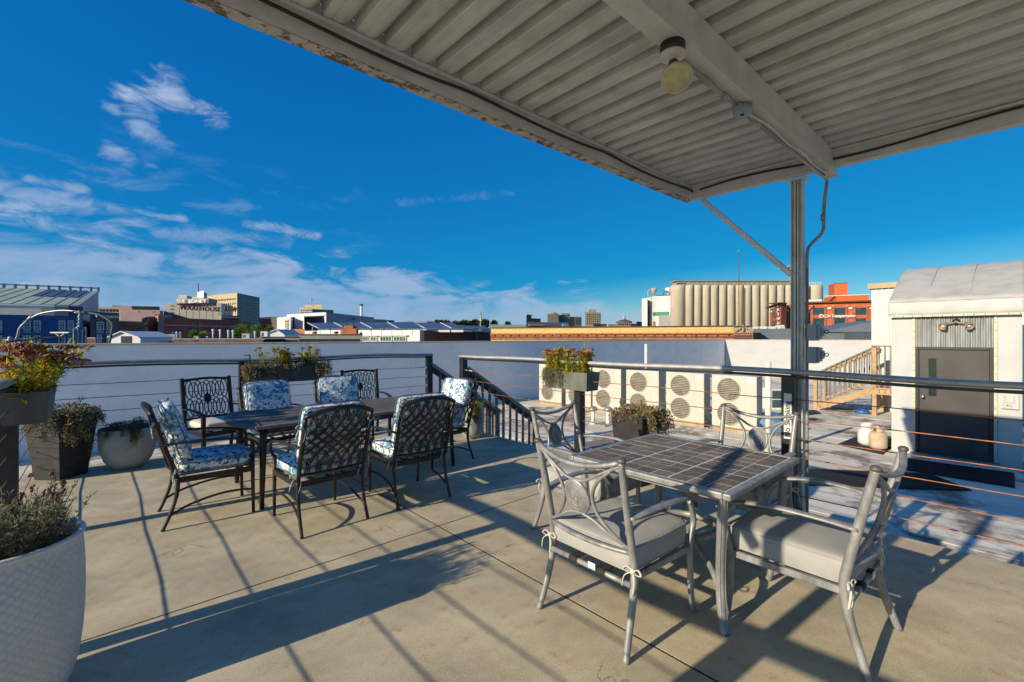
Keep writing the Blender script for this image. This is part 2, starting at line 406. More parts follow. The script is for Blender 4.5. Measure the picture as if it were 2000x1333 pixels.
# ------------------------------------------------------------------ cable railings
HZ = [.147, .31, .47, .635, .80, .965]
def railing(label, a, b, posts, light, group, fittings_at, top=1.22, pm='post_black', railw=.115, orange=True):
    a = Vector((*a, 0)); b = Vector((*b, 0)); d = (b - a).normalized(); side = Vector((-d.y, d.x, 0))
    t = thing('cable_railing', label, 'railing', a, group)
    Z = Vector((0, 0, 1))
    for p in posts:
        c = a + d * p
        m = MB(); m.obox(c + Z * (top - .05) / 2, d * .05, side * .05, Z * (top - .05) / 2)
        po = m.build('post', pm, t, bevel=.004)
        m = MB()
        m.obox(c + Z * .006, d * .08, side * .08, Z * .006); m.build('base_plate', pm, po)
    # hand rail: slightly sagging round-edged aluminium section on a flat bar
    L_ = (b - a).length; P = []
    k = max(6, int(L_ * 3))
    for i in range(k + 1):
        s_ = -.06 + (L_ + .12) * i / k
        z = top - .016 + .012 * math.sin(s_ * 2.1 + a.x) - .012 * math.sin(s_ * .9) ** 2
        P.append(a + d * s_ + Z * z)
    m = MB(); m.tube(P, railw / 2, n=12, flat=.42, up=(0, 0, 1)); m.build('handrail', light, t)
    m = MB()
    for i in range(k): m.beam(P[i] - Z * .042, P[i + 1] - Z * .042, .05, .022)
    m.build('rail_bar', pm, t)
    for z in HZ:
        P = []
        kk = max(4, int(L_ * 2))
        for i in range(kk + 1):
            s_ = L_ * i / kk; P.append(a + d * s_ + Z * (z + .004 * math.sin(i * 1.7 + z * 9)) + side * .0)
        c = MB().tube(P, .0042, n=6).build('cable', 'cable_orange' if orange else 'cable_dark', t)
        for e in fittings_at:
            s0 = .05 if e == 0 else L_ - .05; sg = 1 if e == 0 else -1
            f = MB()
            for j in range(3):
                q = a + d * (s0 + sg * (.045 + .07 * j)) + Z * z
                f.tube([q - d * .014, q + d * .014], .011, n=6)
            f.tube([a + d * (s0 + sg * .0) + Z * z, a + d * (s0 + sg * .2) + Z * z], .0055, n=6)
            q = a + d * s0 + Z * z
            f.tube([q + d * sg * .01 + Z * .016 * math.cos(w) + side * .016 * math.sin(w) * 1.0 for w in [2 * PI * i / 10 for i in range(10)]], .0045, n=5, closed=True)
            f.build('turnbuckle', 'steel', c)
    return t
RL = 'cable railings round the terrace'
rail_far = railing('dark cable railing along the far edge of the terrace, in front of the long parapet', (-.5, 7.2), (4.45, 7.2), [0, 1.97, 4.95], 'rail_grey', RL, [1], orange=False)
rail_right = railing('cable railing with orange rusty cables along the right edge of the terrace', (4.45, 6.14), (4.45, -3.9), [0, 2.46, 4.80, 7.2, 9.9], 'rail_light', RL, [0])
rail_left = railing('short cable railing at the left edge behind the flower box', (-.5, 7.14), (-.5, -3.9), [2.2, 4.07, 5.95, 8.2, 10.9], 'rail_grey', RL, [])

# no smoking sign on the right railing post
sg = thing('no_smoking_sign', 'narrow white plate reading No Smoking on the black railing post', 'sign', (4.394, 1.34, .8))
MB().box(4.388, 1.305, .63, 4.396, 1.365, 1.02).build('plate', 'sign_plate', sg, bevel=.002)
# letters run upward, facing -X
Mt = Matrix.Translation((4.3865, 1.335, .80)) @ Matrix(((0, 0, -1, 0), (0, 0, 0, 0), (0, 0, 0, 0), (0, 0, 0, 1)))
rotm = Matrix(((0, 0, -1), (0, 1, 0), (1, 0, 0)))   # local x -> +Z, y -> +Y(up of letter to left), z -> -X
rotm = Matrix(((0, 0, -1), (0, 1, 0), (1, 0, 0)))
text_part('lettering', 'No Smoking', .062, 'print_black', sg, Matrix.Translation((4.3865, 1.335, .80)) @ rotm.to_4x4(), .002, bold=True, align='CENTER')

# ------------------------------------------------------------------ terrace stairs down to the roof
st = thing('terrace_stairs', 'small dark weathered wood stairs leading down from the terrace corner to the roof', 'stairs', (4.5, 6.67, ROOF))
for i in range(4):
    z = -.16 * (i + 1); x = 4.52 + .30 * i
    MB().box(x, 6.2, z - .035, x + .30, 7.14, z).build('tread', 'wood_weathered', st, bevel=.004)
for y in (6.17, 7.17):
    MB().extr([(4.5, y - .02, -.30), (5.9, y - .02, ROOF), (6.15, y - .02, ROOF), (6.15, y - .02, ROOF + .1), (4.5, y - .02, -.02)], (0, .04, 0)).build('stringer', 'wood_dark', st)
for y in (6.14, 7.2):
    m = MB(); m.beam((4.50, y, 1.02), (6.22, y, -.06), .13, .035); m.build('handrail', 'rail_grey', st, bevel=.004)
    m = MB(); m.beam((4.50, y, .93), (6.12, y, -.09), .04, .10); m.build('rail_board', 'wood_dark', st, bevel=.003)
    m = MB(); m.box(6.02, y - .045, ROOF, 6.11, y + .045, .0); m.build('newel_post', 'wood_weathered', st, bevel=.004)
    for i in range(9):
        x = 4.66 + i * .157; zt = .93 - (x - 4.5) * .63
        MB().box(x - .018, y - .058, -.27 - (x - 4.5) * .36, x + .018, y - .022, zt + .02).build('baluster', 'wood_weathered', st)

# ------------------------------------------------------------------ canopy
cn = thing('patio_canopy', 'corrugated steel canopy roof on grey steel posts over the terrace', 'canopy', (4.5, 2.31, 0))
CX0, CX1, CY0, CY1, CZ = -.55, 4.50, -3.6, 2.31, 3.03
# ribbed deck, laid in 0.96 m sheets of six ribs
def rib_profile(x0, n):
    P = []
    for i in range(n):
        a = x0 + i * .16
        for dx, dz in ((0, 0), (.034, 0), (.037, .003), (.042, .003), (.045, 0), (.072, 0), (.084, .003), (.098, .010), (.112, .020), (.124, .032), (.128, .066), (.150, .068), (.154, .060), (.1565, .004)):
            P.append((a + dx, CZ + dz))
    P.append((x0 + n * .16, CZ)); return P
x = CX0 + .06; first = None
while x < CX1 - .1:
    n = min(6, int((CX1 - .02 - x) / .16))
    if n <= 0: break
    P = rib_profile(x, n); v = []; f = []
    ya, yb = CY0 + .05, CY1 - .077
    for (a, z) in P: v += [(a, ya, z), (a, yb, z)]
    for i in range(len(P) - 1): f.append((2 * i, 2 * i + 1, 2 * i + 3, 2 * i + 2))
    m = MB(); m.add(v, f); o = m.build('roof_panel', 'canopy_sheet', cn)
    sd = o.modifiers.new('thickness', 'SOLIDIFY'); sd.thickness = .0015; sd.offset = 1
    x += n * .16 + .0005
# edge channels: inner web with a flange turned outwards, its old paint peeling
m = MB(); m.box(CX0, CY1 - .075, 2.90, CX1 - .078, CY1 - .068, 3.10); m.box(CX0, CY1 - .0675, 2.90, CX1, CY1, 2.907); m.box(CX0, CY1 - .0675, 3.093, CX1, CY1, 3.10); m.build('fascia', 'canopy_frame', cn)
MB().box(CX0, CY1 - .074, 2.893, CX1, CY1 + .002, 2.8992).build('fascia_edge', 'canopy_peel', cn)
m = MB(); m.box(CX1 - .075, CY0, 2.90, CX1 - .068, CY1 - .0765, 3.10); m.box(CX1 - .0675, CY0, 2.90, CX1, CY1 - .0685, 2.907); m.box(CX1 - .0675, CY0, 3.093, CX1, CY1 - .0685, 3.10); m.build('fascia', 'canopy_frame', cn)
MB().box(CX1 - .074, CY0, 2.893, CX1 + .002, CY1 - .0745, 2.8992).build('fascia_edge', 'canopy_frame', cn)
m = MB(); m.box(CX0, CY0, 2.90, CX0 + .05, CY1 - .08, 3.10); m.build('fascia', 'canopy_frame', cn)
m = MB(); m.box(CX0 + .08, CY1 - .10, 3.004, CX1 - .09, CY1 - .0765, 3.024); m.build('edge_angle', 'canopy_frame', cn)
m = MB(); m.box(CX1 - .10, CY0, 3.004, CX1 - .0765, CY1 - .11, 3.024); m.build('edge_angle', 'canopy_frame', cn)
for yb in (1.06, -1.3):
    m = MB(); m.box(CX0 + .08, yb - .052, 2.84, CX1 + .06, yb + .052, 2.848); m.box(CX0 + .08, yb - .048, 2.8485, CX1 + .05, yb - .040, 3.027)
    m.box(CX0 + .08, yb + .040, 2.8485, CX1 + .05, yb + .048, 3.027)
    m.build('beam', 'canopy_frame', cn, bevel=.002)
def cpost(x, y):
    zb_ = ROOF if x > 4.4 else 0
    m = MB(); m.box(x - .036, y - .046, zb_, x + .036, y - .040, 2.895); m.box(x - .036, y + .040, zb_, x + .036, y + .046, 2.895)
    m.box(x - .003, y - .0395, zb_, x + .003, y + .0395, 2.895)
    m.box(x - .037, y - .014, zb_ + .01, x - .0035, y - .008, 2.89); m.box(x - .037, y + .008, zb_ + .01, x - .0035, y + .014, 2.89)
    m.box(x - .055, y - .085, 2.882, x + .055, y + .085, 2.8925)
    return m.build('post', 'post_grey', cn)
cpost(4.57, 1.31); cpost(-.48, 1.12); cpost(4.57, -2.6); cpost(-.48, -2.6)
m = MB(); m.beam((4.555, 2.16, 2.90), (4.555, 1.357, 2.06), .05, .045); m.build('brace', 'post_grey', cn, bevel=.003)
m = MB(); m.beam((-.48, 2.15, 2.89), (-.48, 1.20, 1.62), .06, .06); m.build('brace', 'post_grey', cn, bevel=.003)
# cables and conduit along the canopy
def loopy(pts, r, name, material, label, cat='cable'):
    o = MB().tube(catmull(pts, 6), r, n=7).build(name, material); return tag(o, label, cat)
P = []
for i in range(15):
    x = 4.38 - i * .34; P.append((x, 2.215 - .006 * math.sin(i * 1.3), 2.985 - .028 * abs(math.sin(i * .8))))
loopy([(4.405, 2.19, 2.96)] + P, .009, 'power_cable', 'cable_dark', 'dark cable sagging along the left edge channel of the canopy')
P = []
for i in range(12):
    y = 2.12 - i * .3; P.append((4.408, y, 2.965 + .022 * math.sin(i * 1.1)))
loopy(P, .009, 'power_cable', 'cable_dark', 'dark cable clipped along the right edge channel of the canopy')
# flood light
fl = thing('flood_light', 'single cream flood light with a yellowish lens under the canopy beam', 'lamp', (1.94, 1.06, 2.84))
MB().lathe([(.001, 0), (.055, 0), (.055, -.045), (.001, -.045)][::-1], 24, (1.94, 1.06, 2.839)).build('mounting_box', 'lamp_black', fl)
MB().lathe([(.001, -.075), (.03, -.07), (.056, -.058), (.058, -.0455)], 24, (1.94, 1.06, 2.839)).build('base', 'lamp_cream', fl)
aim = Vector((-.42, -.36, -.83)).normalized(); q0 = Vector((1.94, 1.06, 2.765))
MB().tube([q0 + Vector((0, 0, .01)), q0 + aim * .03], .018, n=12).build('swivel_arm', 'lamp_cream', fl)
Rm = aim.to_track_quat('Z', 'Y').to_matrix().to_4x4(); Tm = Matrix.Translation(q0 + aim * .025)
MB().lathe([(.001, 0), (.022, 0), (.026, .03), (.026, .045)], 20).xf(Tm @ Rm).build('socket', 'lamp_black', fl)
MB().lathe([(.026, .0455), (.036, .06), (.058, .10), (.068, .12), (.068, .13)], 28, cap=False).xf(Tm @ Rm).build('reflector', 'lamp_cream', fl)
MB().lathe([(.0685, .122), (.0685, .132), (.060, .138), (.03, .144), (.001, .146)], 28).xf(Tm @ Rm).build('lens', 'lens', fl)
jb = thing('junction_box', 'small grey junction box on the canopy beam between two conduits', 'electrical box', (2.75, 1.06, 2.84))
MB().lathe([(.001, -.052), (.05, -.05), (.052, -.005), (.001, -.001)], 20, (2.75, 1.07, 2.838)).build('body', 'box_grey', jb)
MB().box(2.67, 1.05, 2.80, 2.83, 1.09, 2.825).build('hub', 'box_grey', jb, bevel=.006)
MB().tube([(2.75, 1.07, 2.786), (2.75, 1.07, 2.78)], .012, n=10).build('knockout', 'lamp_black', jb)
cd = thing('conduit', 'grey conduit run along the canopy beam and down beside the post', 'conduit', (2.2, 1.08, 2.82))
MB().tube([(2.04, 1.075, 2.815), (2.66, 1.075, 2.815)], .0135, n=10).build('pipe', 'conduit', cd)
MB().tube([(2.28, 1.075, 2.815), (2.36, 1.075, 2.815)], .019, n=10).build('coupling', 'conduit', cd)
MB().tube([(2.50, 1.075, 2.815), (2.58, 1.075, 2.815)], .018, n=10).build('coupling', 'conduit', cd)
MB().tube([(2.84, 1.075, 2.815), (4.36, 1.075, 2.815)], .0135, n=10).build('pipe', 'conduit', cd)
MB().tube([(2.90, 1.075, 2.815), (3.02, 1.075, 2.815)], .019, n=10).build('coupling', 'conduit', cd)
P = catmull([(4.36, 1.075, 2.815), (4.48, 1.08, 2.84), (4.60, 1.10, 2.82), (4.66, 1.13, 2.70), (4.665, 1.14, 2.55), (4.66, 1.145, 2.42), (4.63, 1.215, 2.33), (4.59, 1.24, 2.26), (4.59, 1.245, 2.1)], 6)
MB().tube(P, .0135, n=10).build('bent_pipe', 'conduit', cd)
MB().tube([(4.59, 1.245, 2.22), (4.59, 1.245, -.75)], .0135, n=10).build('pipe', 'conduit', cd)
MB().tube([(4.66, 1.143, 2.57), (4.66, 1.143, 2.52)], .019, n=10).build('coupling', 'conduit', cd)
MB().tube(catmull([(2.80, 1.055, 2.80), (3.1, 1.03, 2.80), (3.45, 1.045, 2.806), (3.7, 1.02, 2.80), (4.0, 1.045, 2.808), (4.25, 1.03, 2.805), (4.42, 1.06, 2.83)], 5), .006, n=7).build('wire', 'lamp_cream', cd)
MB().ball((3.7, 1.02, 2.80), .018).build('wire_joint', 'lamp_cream', cd)
for z0, lab, c in ((1.475, 'upper grey switch box with a lever on the canopy post', .0), (1.28, 'lower grey switch box with a lever on the canopy post', .0)):
    t = thing('switch_box', lab, 'electrical box', (4.62, 1.19, z0), 'switch boxes on the canopy post')
    MB().box(4.535, 1.16, z0, 4.64, 1.232, z0 + .14).build('body', 'box_grey', t, bevel=.006, seg=2)
    MB().box(4.545, 1.135, z0 + .015, 4.63, 1.1595, z0 + .135).build('cover', 'box_grey', t, bevel=.006)
    MB().box(4.56, 1.115, z0 + .04, 4.61, 1.1345, z0 + .11).build('boss', 'box_grey', t, bevel=.006)
    MB().tube([(4.585, 1.095, z0 + .075 + .012 * math.sin(w)) if 0 else (4.585, 1.098 + .014 * math.cos(w), z0 + .075 + .014 * math.sin(w)) for w in [2 * PI * i / 12 for i in range(12)]], .004, n=6, closed=True).build('lever', 'lamp_black', t)

# ================================================================== furniture
mat('bronze', (.038, .031, .028), .42, metal=.35, var=.35, scale=12, bump=.05, bscale=200)
mat('bronze_blue', (.020, .024, .030), .4, metal=.3, var=.3, scale=12)
mat('taupe_metal', (.33, .335, .335), .45, metal=.3, var=.25, scale=18, stretch=(1, 1, .4), bump=.08, bscale=150, stain=.4, stain_col=(.14, .13, .12), sscale=18, slo=.5, shi=.7)
mat('taupe_dark', (.13, .12, .115), .5, metal=.3, var=.25, scale=18)
mat('cushion_grey', (.40, .40, .385), .92, var=.10, scale=5, bump=.35, bscale=420, spec=.1)
mat('cushion_cream', (.62, .58, .50), .92, var=.08, scale=5, bump=.3, bscale=420, spec=.1)
mat('strap_black', (.03, .03, .03), .8)
mat('grout', (.62, .66, .65), .85, var=.1)
mat('bronze_table', (.21, .17, .15), .75, metal=.0, var=.25, scale=12, spec=.35)
mat('care_white', (.8, .8, .78), .8)
mat('cushion_blue', (.10, .17, .24), .9, var=.3, scale=30)
mat('tie_cloth', (.45, .52, .55), .9, var=.4, scale=60)
mat('pot_black', (.022, .023, .024), .55, var=.25, scale=8, bump=.1, bscale=200)
mat('pot_bowl', (.29, .33, .32), .75, var=.12, scale=10, bump=.3, bscale=160)
mat('pot_green', (.34, .37, .30), .7, var=.12, scale=10, bump=.2, bscale=160)
mat('box_green', (.15, .165, .135), .7, var=.25, scale=7, stain=.5, stain_col=(.05, .05, .04), sscale=9, slo=.55, shi=.7, stretch=(1, 1, .3))
mat('box_dark', (.085, .09, .085), .65, var=.25, scale=7, stretch=(1, 1, .3))
mat('soil', (.045, .03, .02), .95, var=.4, scale=40, bump=.8, bscale=90)
mat('mulch', (.20, .075, .025), .9, var=.5, scale=60, bump=.8, bscale=90)
mat('pot_board', (.026, .028, .029), .6, var=.2, scale=8, bump=.15, bscale=150)
mat('pot_pale', (.60, .61, .59), .6, var=.06, scale=6, spec=.3)

def floral(name):
    m = bpy.data.materials.new(name); m.use_nodes = True; t = m.node_tree; n = t.nodes; l = t.links
    b = n['Principled BSDF']; b.inputs['Roughness'].default_value = .9; b.inputs['Specular IOR Level'].default_value = .12
    geo = n.new('ShaderNodeNewGeometry')
    def nz(scale, detail, dist=0, off=0, rough=.55):
        mp = n.new('ShaderNodeMapping'); l.new(geo.outputs['Position'], mp.inputs[0]); mp.inputs['Location'].default_value = (off, off * .7, off * 1.3)
        k = n.new('ShaderNodeTexNoise'); l.new(mp.outputs[0], k.inputs[0]); k.inputs['Scale'].default_value = scale; k.inputs['Detail'].default_value = detail
        k.inputs['Distortion'].default_value = dist; k.inputs['Roughness'].default_value = rough; return k.outputs[0]
    def stepc(x, lo, hi):
        k = n.new('ShaderNodeMapRange'); l.new(x, k.inputs[0]); k.inputs[1].default_value = lo; k.inputs[2].default_value = hi; return k.outputs[0]
    def mixc(f, a, c):
        k = n.new('ShaderNodeMix'); k.data_type = 'RGBA'; l.new(f, k.inputs[0])
        if isinstance(a, tuple): k.inputs[6].default_value = (*a, 1)
        else: l.new(a, k.inputs[6])
        k.inputs[7].default_value = (*c, 1); return k.outputs[2]
    base = mixc(stepc(nz(13, 2, .8, 3), .50, .58), (.74, .76, .74), (.16, .36, .48))
    base = mixc(stepc(nz(19, 2, 1.2, 7), .57, .62), base, (.05, .16, .28))
    base = mixc(stepc(nz(27, 2, 1.6, 11), .61, .65), base, (.018, .035, .075))
    v = n.new('ShaderNodeTexVoronoi'); l.new(geo.outputs['Position'], v.inputs[0]); v.inputs['Scale'].default_value = 17
    dd = n.new('ShaderNodeMath'); dd.operation = 'ADD'; l.new(v.outputs['Distance'], dd.inputs[0])
    q = n.new('ShaderNodeMath'); q.operation = 'MULTIPLY'; l.new(nz(60, 1, 0, 2), q.inputs[0]); q.inputs[1].default_value = .5; l.new(q.outputs[0], dd.inputs[1])
    inv = stepc(dd.outputs[0], .47, .42)
    base = mixc(inv, base, (.03, .06, .12))
    l.new(base, b.inputs['Base Color'])
    bp = n.new('ShaderNodeBump'); l.new(nz(14, 3, 0, 5), bp.inputs['Height']); bp.inputs['Strength'].default_value = .35; bp.inputs['Distance'].default_value = .03
    l.new(bp.outputs[0], b.inputs['Normal']); MATS[name] = m
floral('floral')

def tile_mat(name):
    m = mat(name, (.20, .160, .130), .7, col2=(.080, .075, .070), scale=34, bump=.3, bscale=60)
    t = m.node_tree; n = t.nodes; l = t.links; b = n['Principled BSDF']
    oi = n.new('ShaderNodeObjectInfo'); h = n.new('ShaderNodeHueSaturation'); src = b.inputs['Base Color'].links[0].from_socket
    l.new(src, h.inputs['Color']); mr = n.new('ShaderNodeMapRange'); l.new(oi.outputs['Random'], mr.inputs[0]); mr.inputs[3].default_value = .7; mr.inputs[4].default_value = 1.35
    l.new(mr.outputs[0], h.inputs['Value']); l.new(h.outputs[0], b.inputs['Base Color'])
tile_mat('tile_brown')

def sgnpow(a, p): return math.copysign(abs(a) ** p, a)
def cushion(m, c, w, d, h, e=.32, ez=.55, n=36, k=14, puff=.0, seed=0, crown=.0):
    """rounded box cushion, w along x, d along y, h along z"""
    rnd = random.Random(seed); ph = [rnd.uniform(0, 6) for _ in range(6)]
    v = []; f = []
    for i in range(k + 1):
        ph_ = -PI / 2 + PI * i / k; cz = sgnpow(math.cos(ph_), ez); sz = sgnpow(math.sin(ph_), ez)
        for j in range(n):
            a = 2 * PI * j / n; x = cz * sgnpow(math.cos(a), e); y = cz * sgnpow(math.sin(a), e)
            zz = sz * (1 + crown * (1 - x * x) * (1 - y * y))
            wv = puff * (math.sin(7 * x + ph[0]) * math.sin(6 * y + ph[1]) + .6 * math.sin(15 * x + 9 * y + ph[2]))
            v.append((c[0] + x * w / 2 * (1 + .3 * puff * math.sin(9 * y + ph[3])), c[1] + y * d / 2 * (1 + .3 * puff * math.sin(8 * x + ph[4])), c[2] + (zz + wv) * h / 2))
    for i in range(k):
        for j in range(n):
            j2 = (j + 1) % n; f.append((i * n + j, i * n + j2, (i + 1) * n + j2, (i + 1) * n + j))
    return m.add(v, f, True)
def piping_ring(w, d, z, c, e=.32, n=40, s=1.0, seed=0):
    return [(c[0] + s * w / 2 * sgnpow(math.cos(2 * PI * i / n), e), c[1] + s * d / 2 * sgnpow(math.sin(2 * PI * i / n), e), c[2] + z) for i in range(n)]
def clip_seg(a, b, box):
    """Liang-Barsky in (u,w)"""
    x0, y0 = a; x1, y1 = b; dx, dy = x1 - x0, y1 - y0; t0, t1 = 0, 1
    for p, q in ((-dx, x0 - box[0]), (dx, box[1] - x0), (-dy, y0 - box[2]), (dy, box[3] - y0)):
        if p == 0:
            if q < 0: return None
        else:
            r_ = q / p
            if p < 0: t0 = max(t0, r_)
            else: t1 = min(t1, r_)
    if t0 >= t1: return None
    return (x0 + t0 * dx, y0 + t0 * dy), (x0 + t1 * dx, y0 + t1 * dy)
def bow(m, c, along, out_, sz=.05, r=.0045, rnd=random):
    """a tied ribbon: two loops and two tails"""
    c = Vector(c); A = Vector(along).normalized(); O = Vector(out_).normalized(); Z = Vector((0, 0, 1))
    for sg in (-1, 1):
        P = catmull([c, c + A * sg * sz * .7 + Z * sz * .4, c + A * sg * sz * 1.2 + O * sz * .2, c + A * sg * sz * .5 - Z * sz * .25, c], 4)
        m.tube(P, r, n=5, flat=.5)
    m.tube(catmull([c, c + A * sz * .9 - Z * sz * .6 + O * sz * .3, c + A * sz * 1.3 - Z * sz * 2.0 + O * sz * .2], 4), r, n=5, flat=.5)
    m.tube(catmull([c, c - A * sz * .4 - Z * sz * 1.0 + O * sz * .3, c - A * sz * .1 - Z * sz * 2.6 + O * sz * .1], 4), r, n=5, flat=.5)
    m.ball(c, r * 2.4, 8, 5)

# ---------------- lattice-back dark chair, faces +X, origin on the floor
def bk(u, z):      # back plane: leans backwards; u across (y), z height
    t = (z - .40) / .55
    bowx = -.03 * (1 - (u / .27) ** 2)
    return Vector((-.245 - .165 * t + bowx, u, z))
def lattice_chair(label):
    t = thing('dining_chair', label, 'chair', (0, 0, 0), 'dark dining chairs round the long table')
    for sy in (-1, 1):
        m = MB(); P = catmull([(-.335, sy * .265, 0), (-.285, sy * .262, .12), (-.245, sy * .26, .26), (-.235, sy * .26, .40)], 5)
        m.tube(P, [.0135] * (len(P) - 6) + [.0155] * 6, n=10); m.build('leg', 'bronze', t)
        m = MB(); P = [(.29, sy * .26, 0), (.285, sy * .26, .3), (.283, sy * .26, .505)]
        m.tube(P, [.0125, .0155, .0165], n=10); m.build('leg', 'bronze', t)
        # arm with scroll
        m = MB(); P = catmull([bk(sy * .265, .665) + Vector((.0, 0, 0)), (-.16, sy * .29, .675), (.0, sy * .30, .672), (.16, sy * .298, .655), (.27, sy * .29, .625), (.325, sy * .28, .575), (.318, sy * .27, .525), (.285, sy * .262, .505)], 5)
        m.tube(P, [.0135] * len(P), n=8, flat=.75, up=(0, 0, 1)); m.ball((.285, sy * .262, .508), .02, 8, 5, (1, 1, .5)); m.build('arm', 'bronze', t)
        # curved stretcher
        m = MB(); P = catmull([(-.30, sy * .262, .10), (-.16, sy * .25, .165), (.03, sy * .245, .205), (.18, sy * .25, .21), (.285, sy * .26, .20)], 5)
        m.tube(P, .0095, n=8); m.build('stretcher', 'bronze', t)
    m = MB(); m.beam((-.24, -.26, .375), (.285, -.26, .375), .03, .042); m.beam((-.24, .26, .375), (.285, .26, .375), .03, .042)
    m.beam((.283, -.245, .375), (.283, .245, .375), .03, .042); m.beam((-.237, -.245, .375), (-.237, .245, .375), .03, .042)
    for y in (-.13, 0, .13): m.beam((-.22, y, .385), (.268, y, .385), .035, .008)
    m.build('seat_frame', 'bronze', t, bevel=.004)
    m = MB()
    for sy in (-1, 1):
        m.tube([bk(sy * .262, z) for z in (.40, .5, .62, .75, .86, .905)], .0165, n=8)
    arch = [bk(u * .275, .905 + .062 * (1 - u * u)) for u in [i / 8 - 1 for i in range(17)]]
    m.tube(arch, [.015] + [.0185] * 15 + [.015], n=10)
    m.tube([bk(u * .26, .455) for u in [i / 5 - 1 for i in range(11)]], .014, n=8, flat=.7, up=(0, 0, 1))
    m.build('back_frame', 'bronze', t)
    # lattice of doubled straps
    m = MB()
    def topz(u): return .90 + .062 * (1 - (u / .275) ** 2)
    for sg in (-1, 1):
        for q in range(-3, 8):
            for off in (-.008, .008):
                P = []
                for i in range(17):
                    z = .462 + (.955 - .462) * i / 16
                    w = (z - .462) / .5
                    u = sg * (-.30 + (q * .083) + .34 * w - .045 * math.sin(w * 2 * PI) + off)
                    if abs(u) < .252 and z < topz(u) - .002: P.append(bk(u, z))
                    elif P: break
                if len(P) > 2: m.tube(P, .0062, n=4, flat=.6, smooth=False, up=(1, 0, .3))
    m.build('lattice', 'bronze', t)
    # cushions
    m = MB(); cushion(m, (.03, 0, .462), .54, .52, .125, e=.26, ez=.5, puff=.035, seed=3, crown=.15); sc_ = m.build('seat_cushion', 'floral', t)
    p = MB(); p.tube(piping_ring(.545, .525, .034, (.03, 0, .462), e=.26), .0045, n=5, closed=True); p.tube(piping_ring(.545, .525, -.034, (.03, 0, .462), e=.26), .0045, n=5, closed=True)
    p.build('piping', 'cushion_blue', sc_)
    m = MB(); cushion(m, (0, 0, 0), .50, .50, .12, e=.22, ez=.55, puff=.045, seed=5, crown=.2)
    # stand the cushion up along the back: local z -> forward, x -> up
    ax = Vector((-.165, 0, .55)).normalized(); fw = Vector((ax.z, 0, -ax.x)); Mx = Matrix((ax, Vector((0, 1, 0)), -fw * -1)).transposed().to_4x4()
    Mx = Matrix(((ax.x, 0, fw.x, 0), (ax.y, 1, fw.y, 0), (ax.z, 0, fw.z, 0), (0, 0, 0, 1)))
    Tm = Matrix.Translation(Vector((-.238, 0, .735))) @ Mx
    m.xf(Tm); bc = m.build('back_cushion', 'floral', t)
    p = MB(); p.tube(piping_ring(.503, .503, .034, (0, 0, 0), e=.22), .0045, n=5, closed=True); p.tube(piping_ring(.503, .503, -.034, (0, 0, 0), e=.22), .0045, n=5, closed=True)
    p.xf(Tm); p.build('piping', 'cushion_blue', bc)
    for sy in (-1, 1):
        m = MB(); bow(m, bk(sy * .27, .84) + Vector((-.012, sy * .012, 0)), (0, 1, 0), (-1, 0, 0), .042); m.build('tie', 'tie_cloth', t)
        m = MB(); bow(m, (-.255, sy * .268, .45), (0, 1, 0), (-1, 0, 0), .05); m.build('tie', 'tie_cloth', t)
    return t
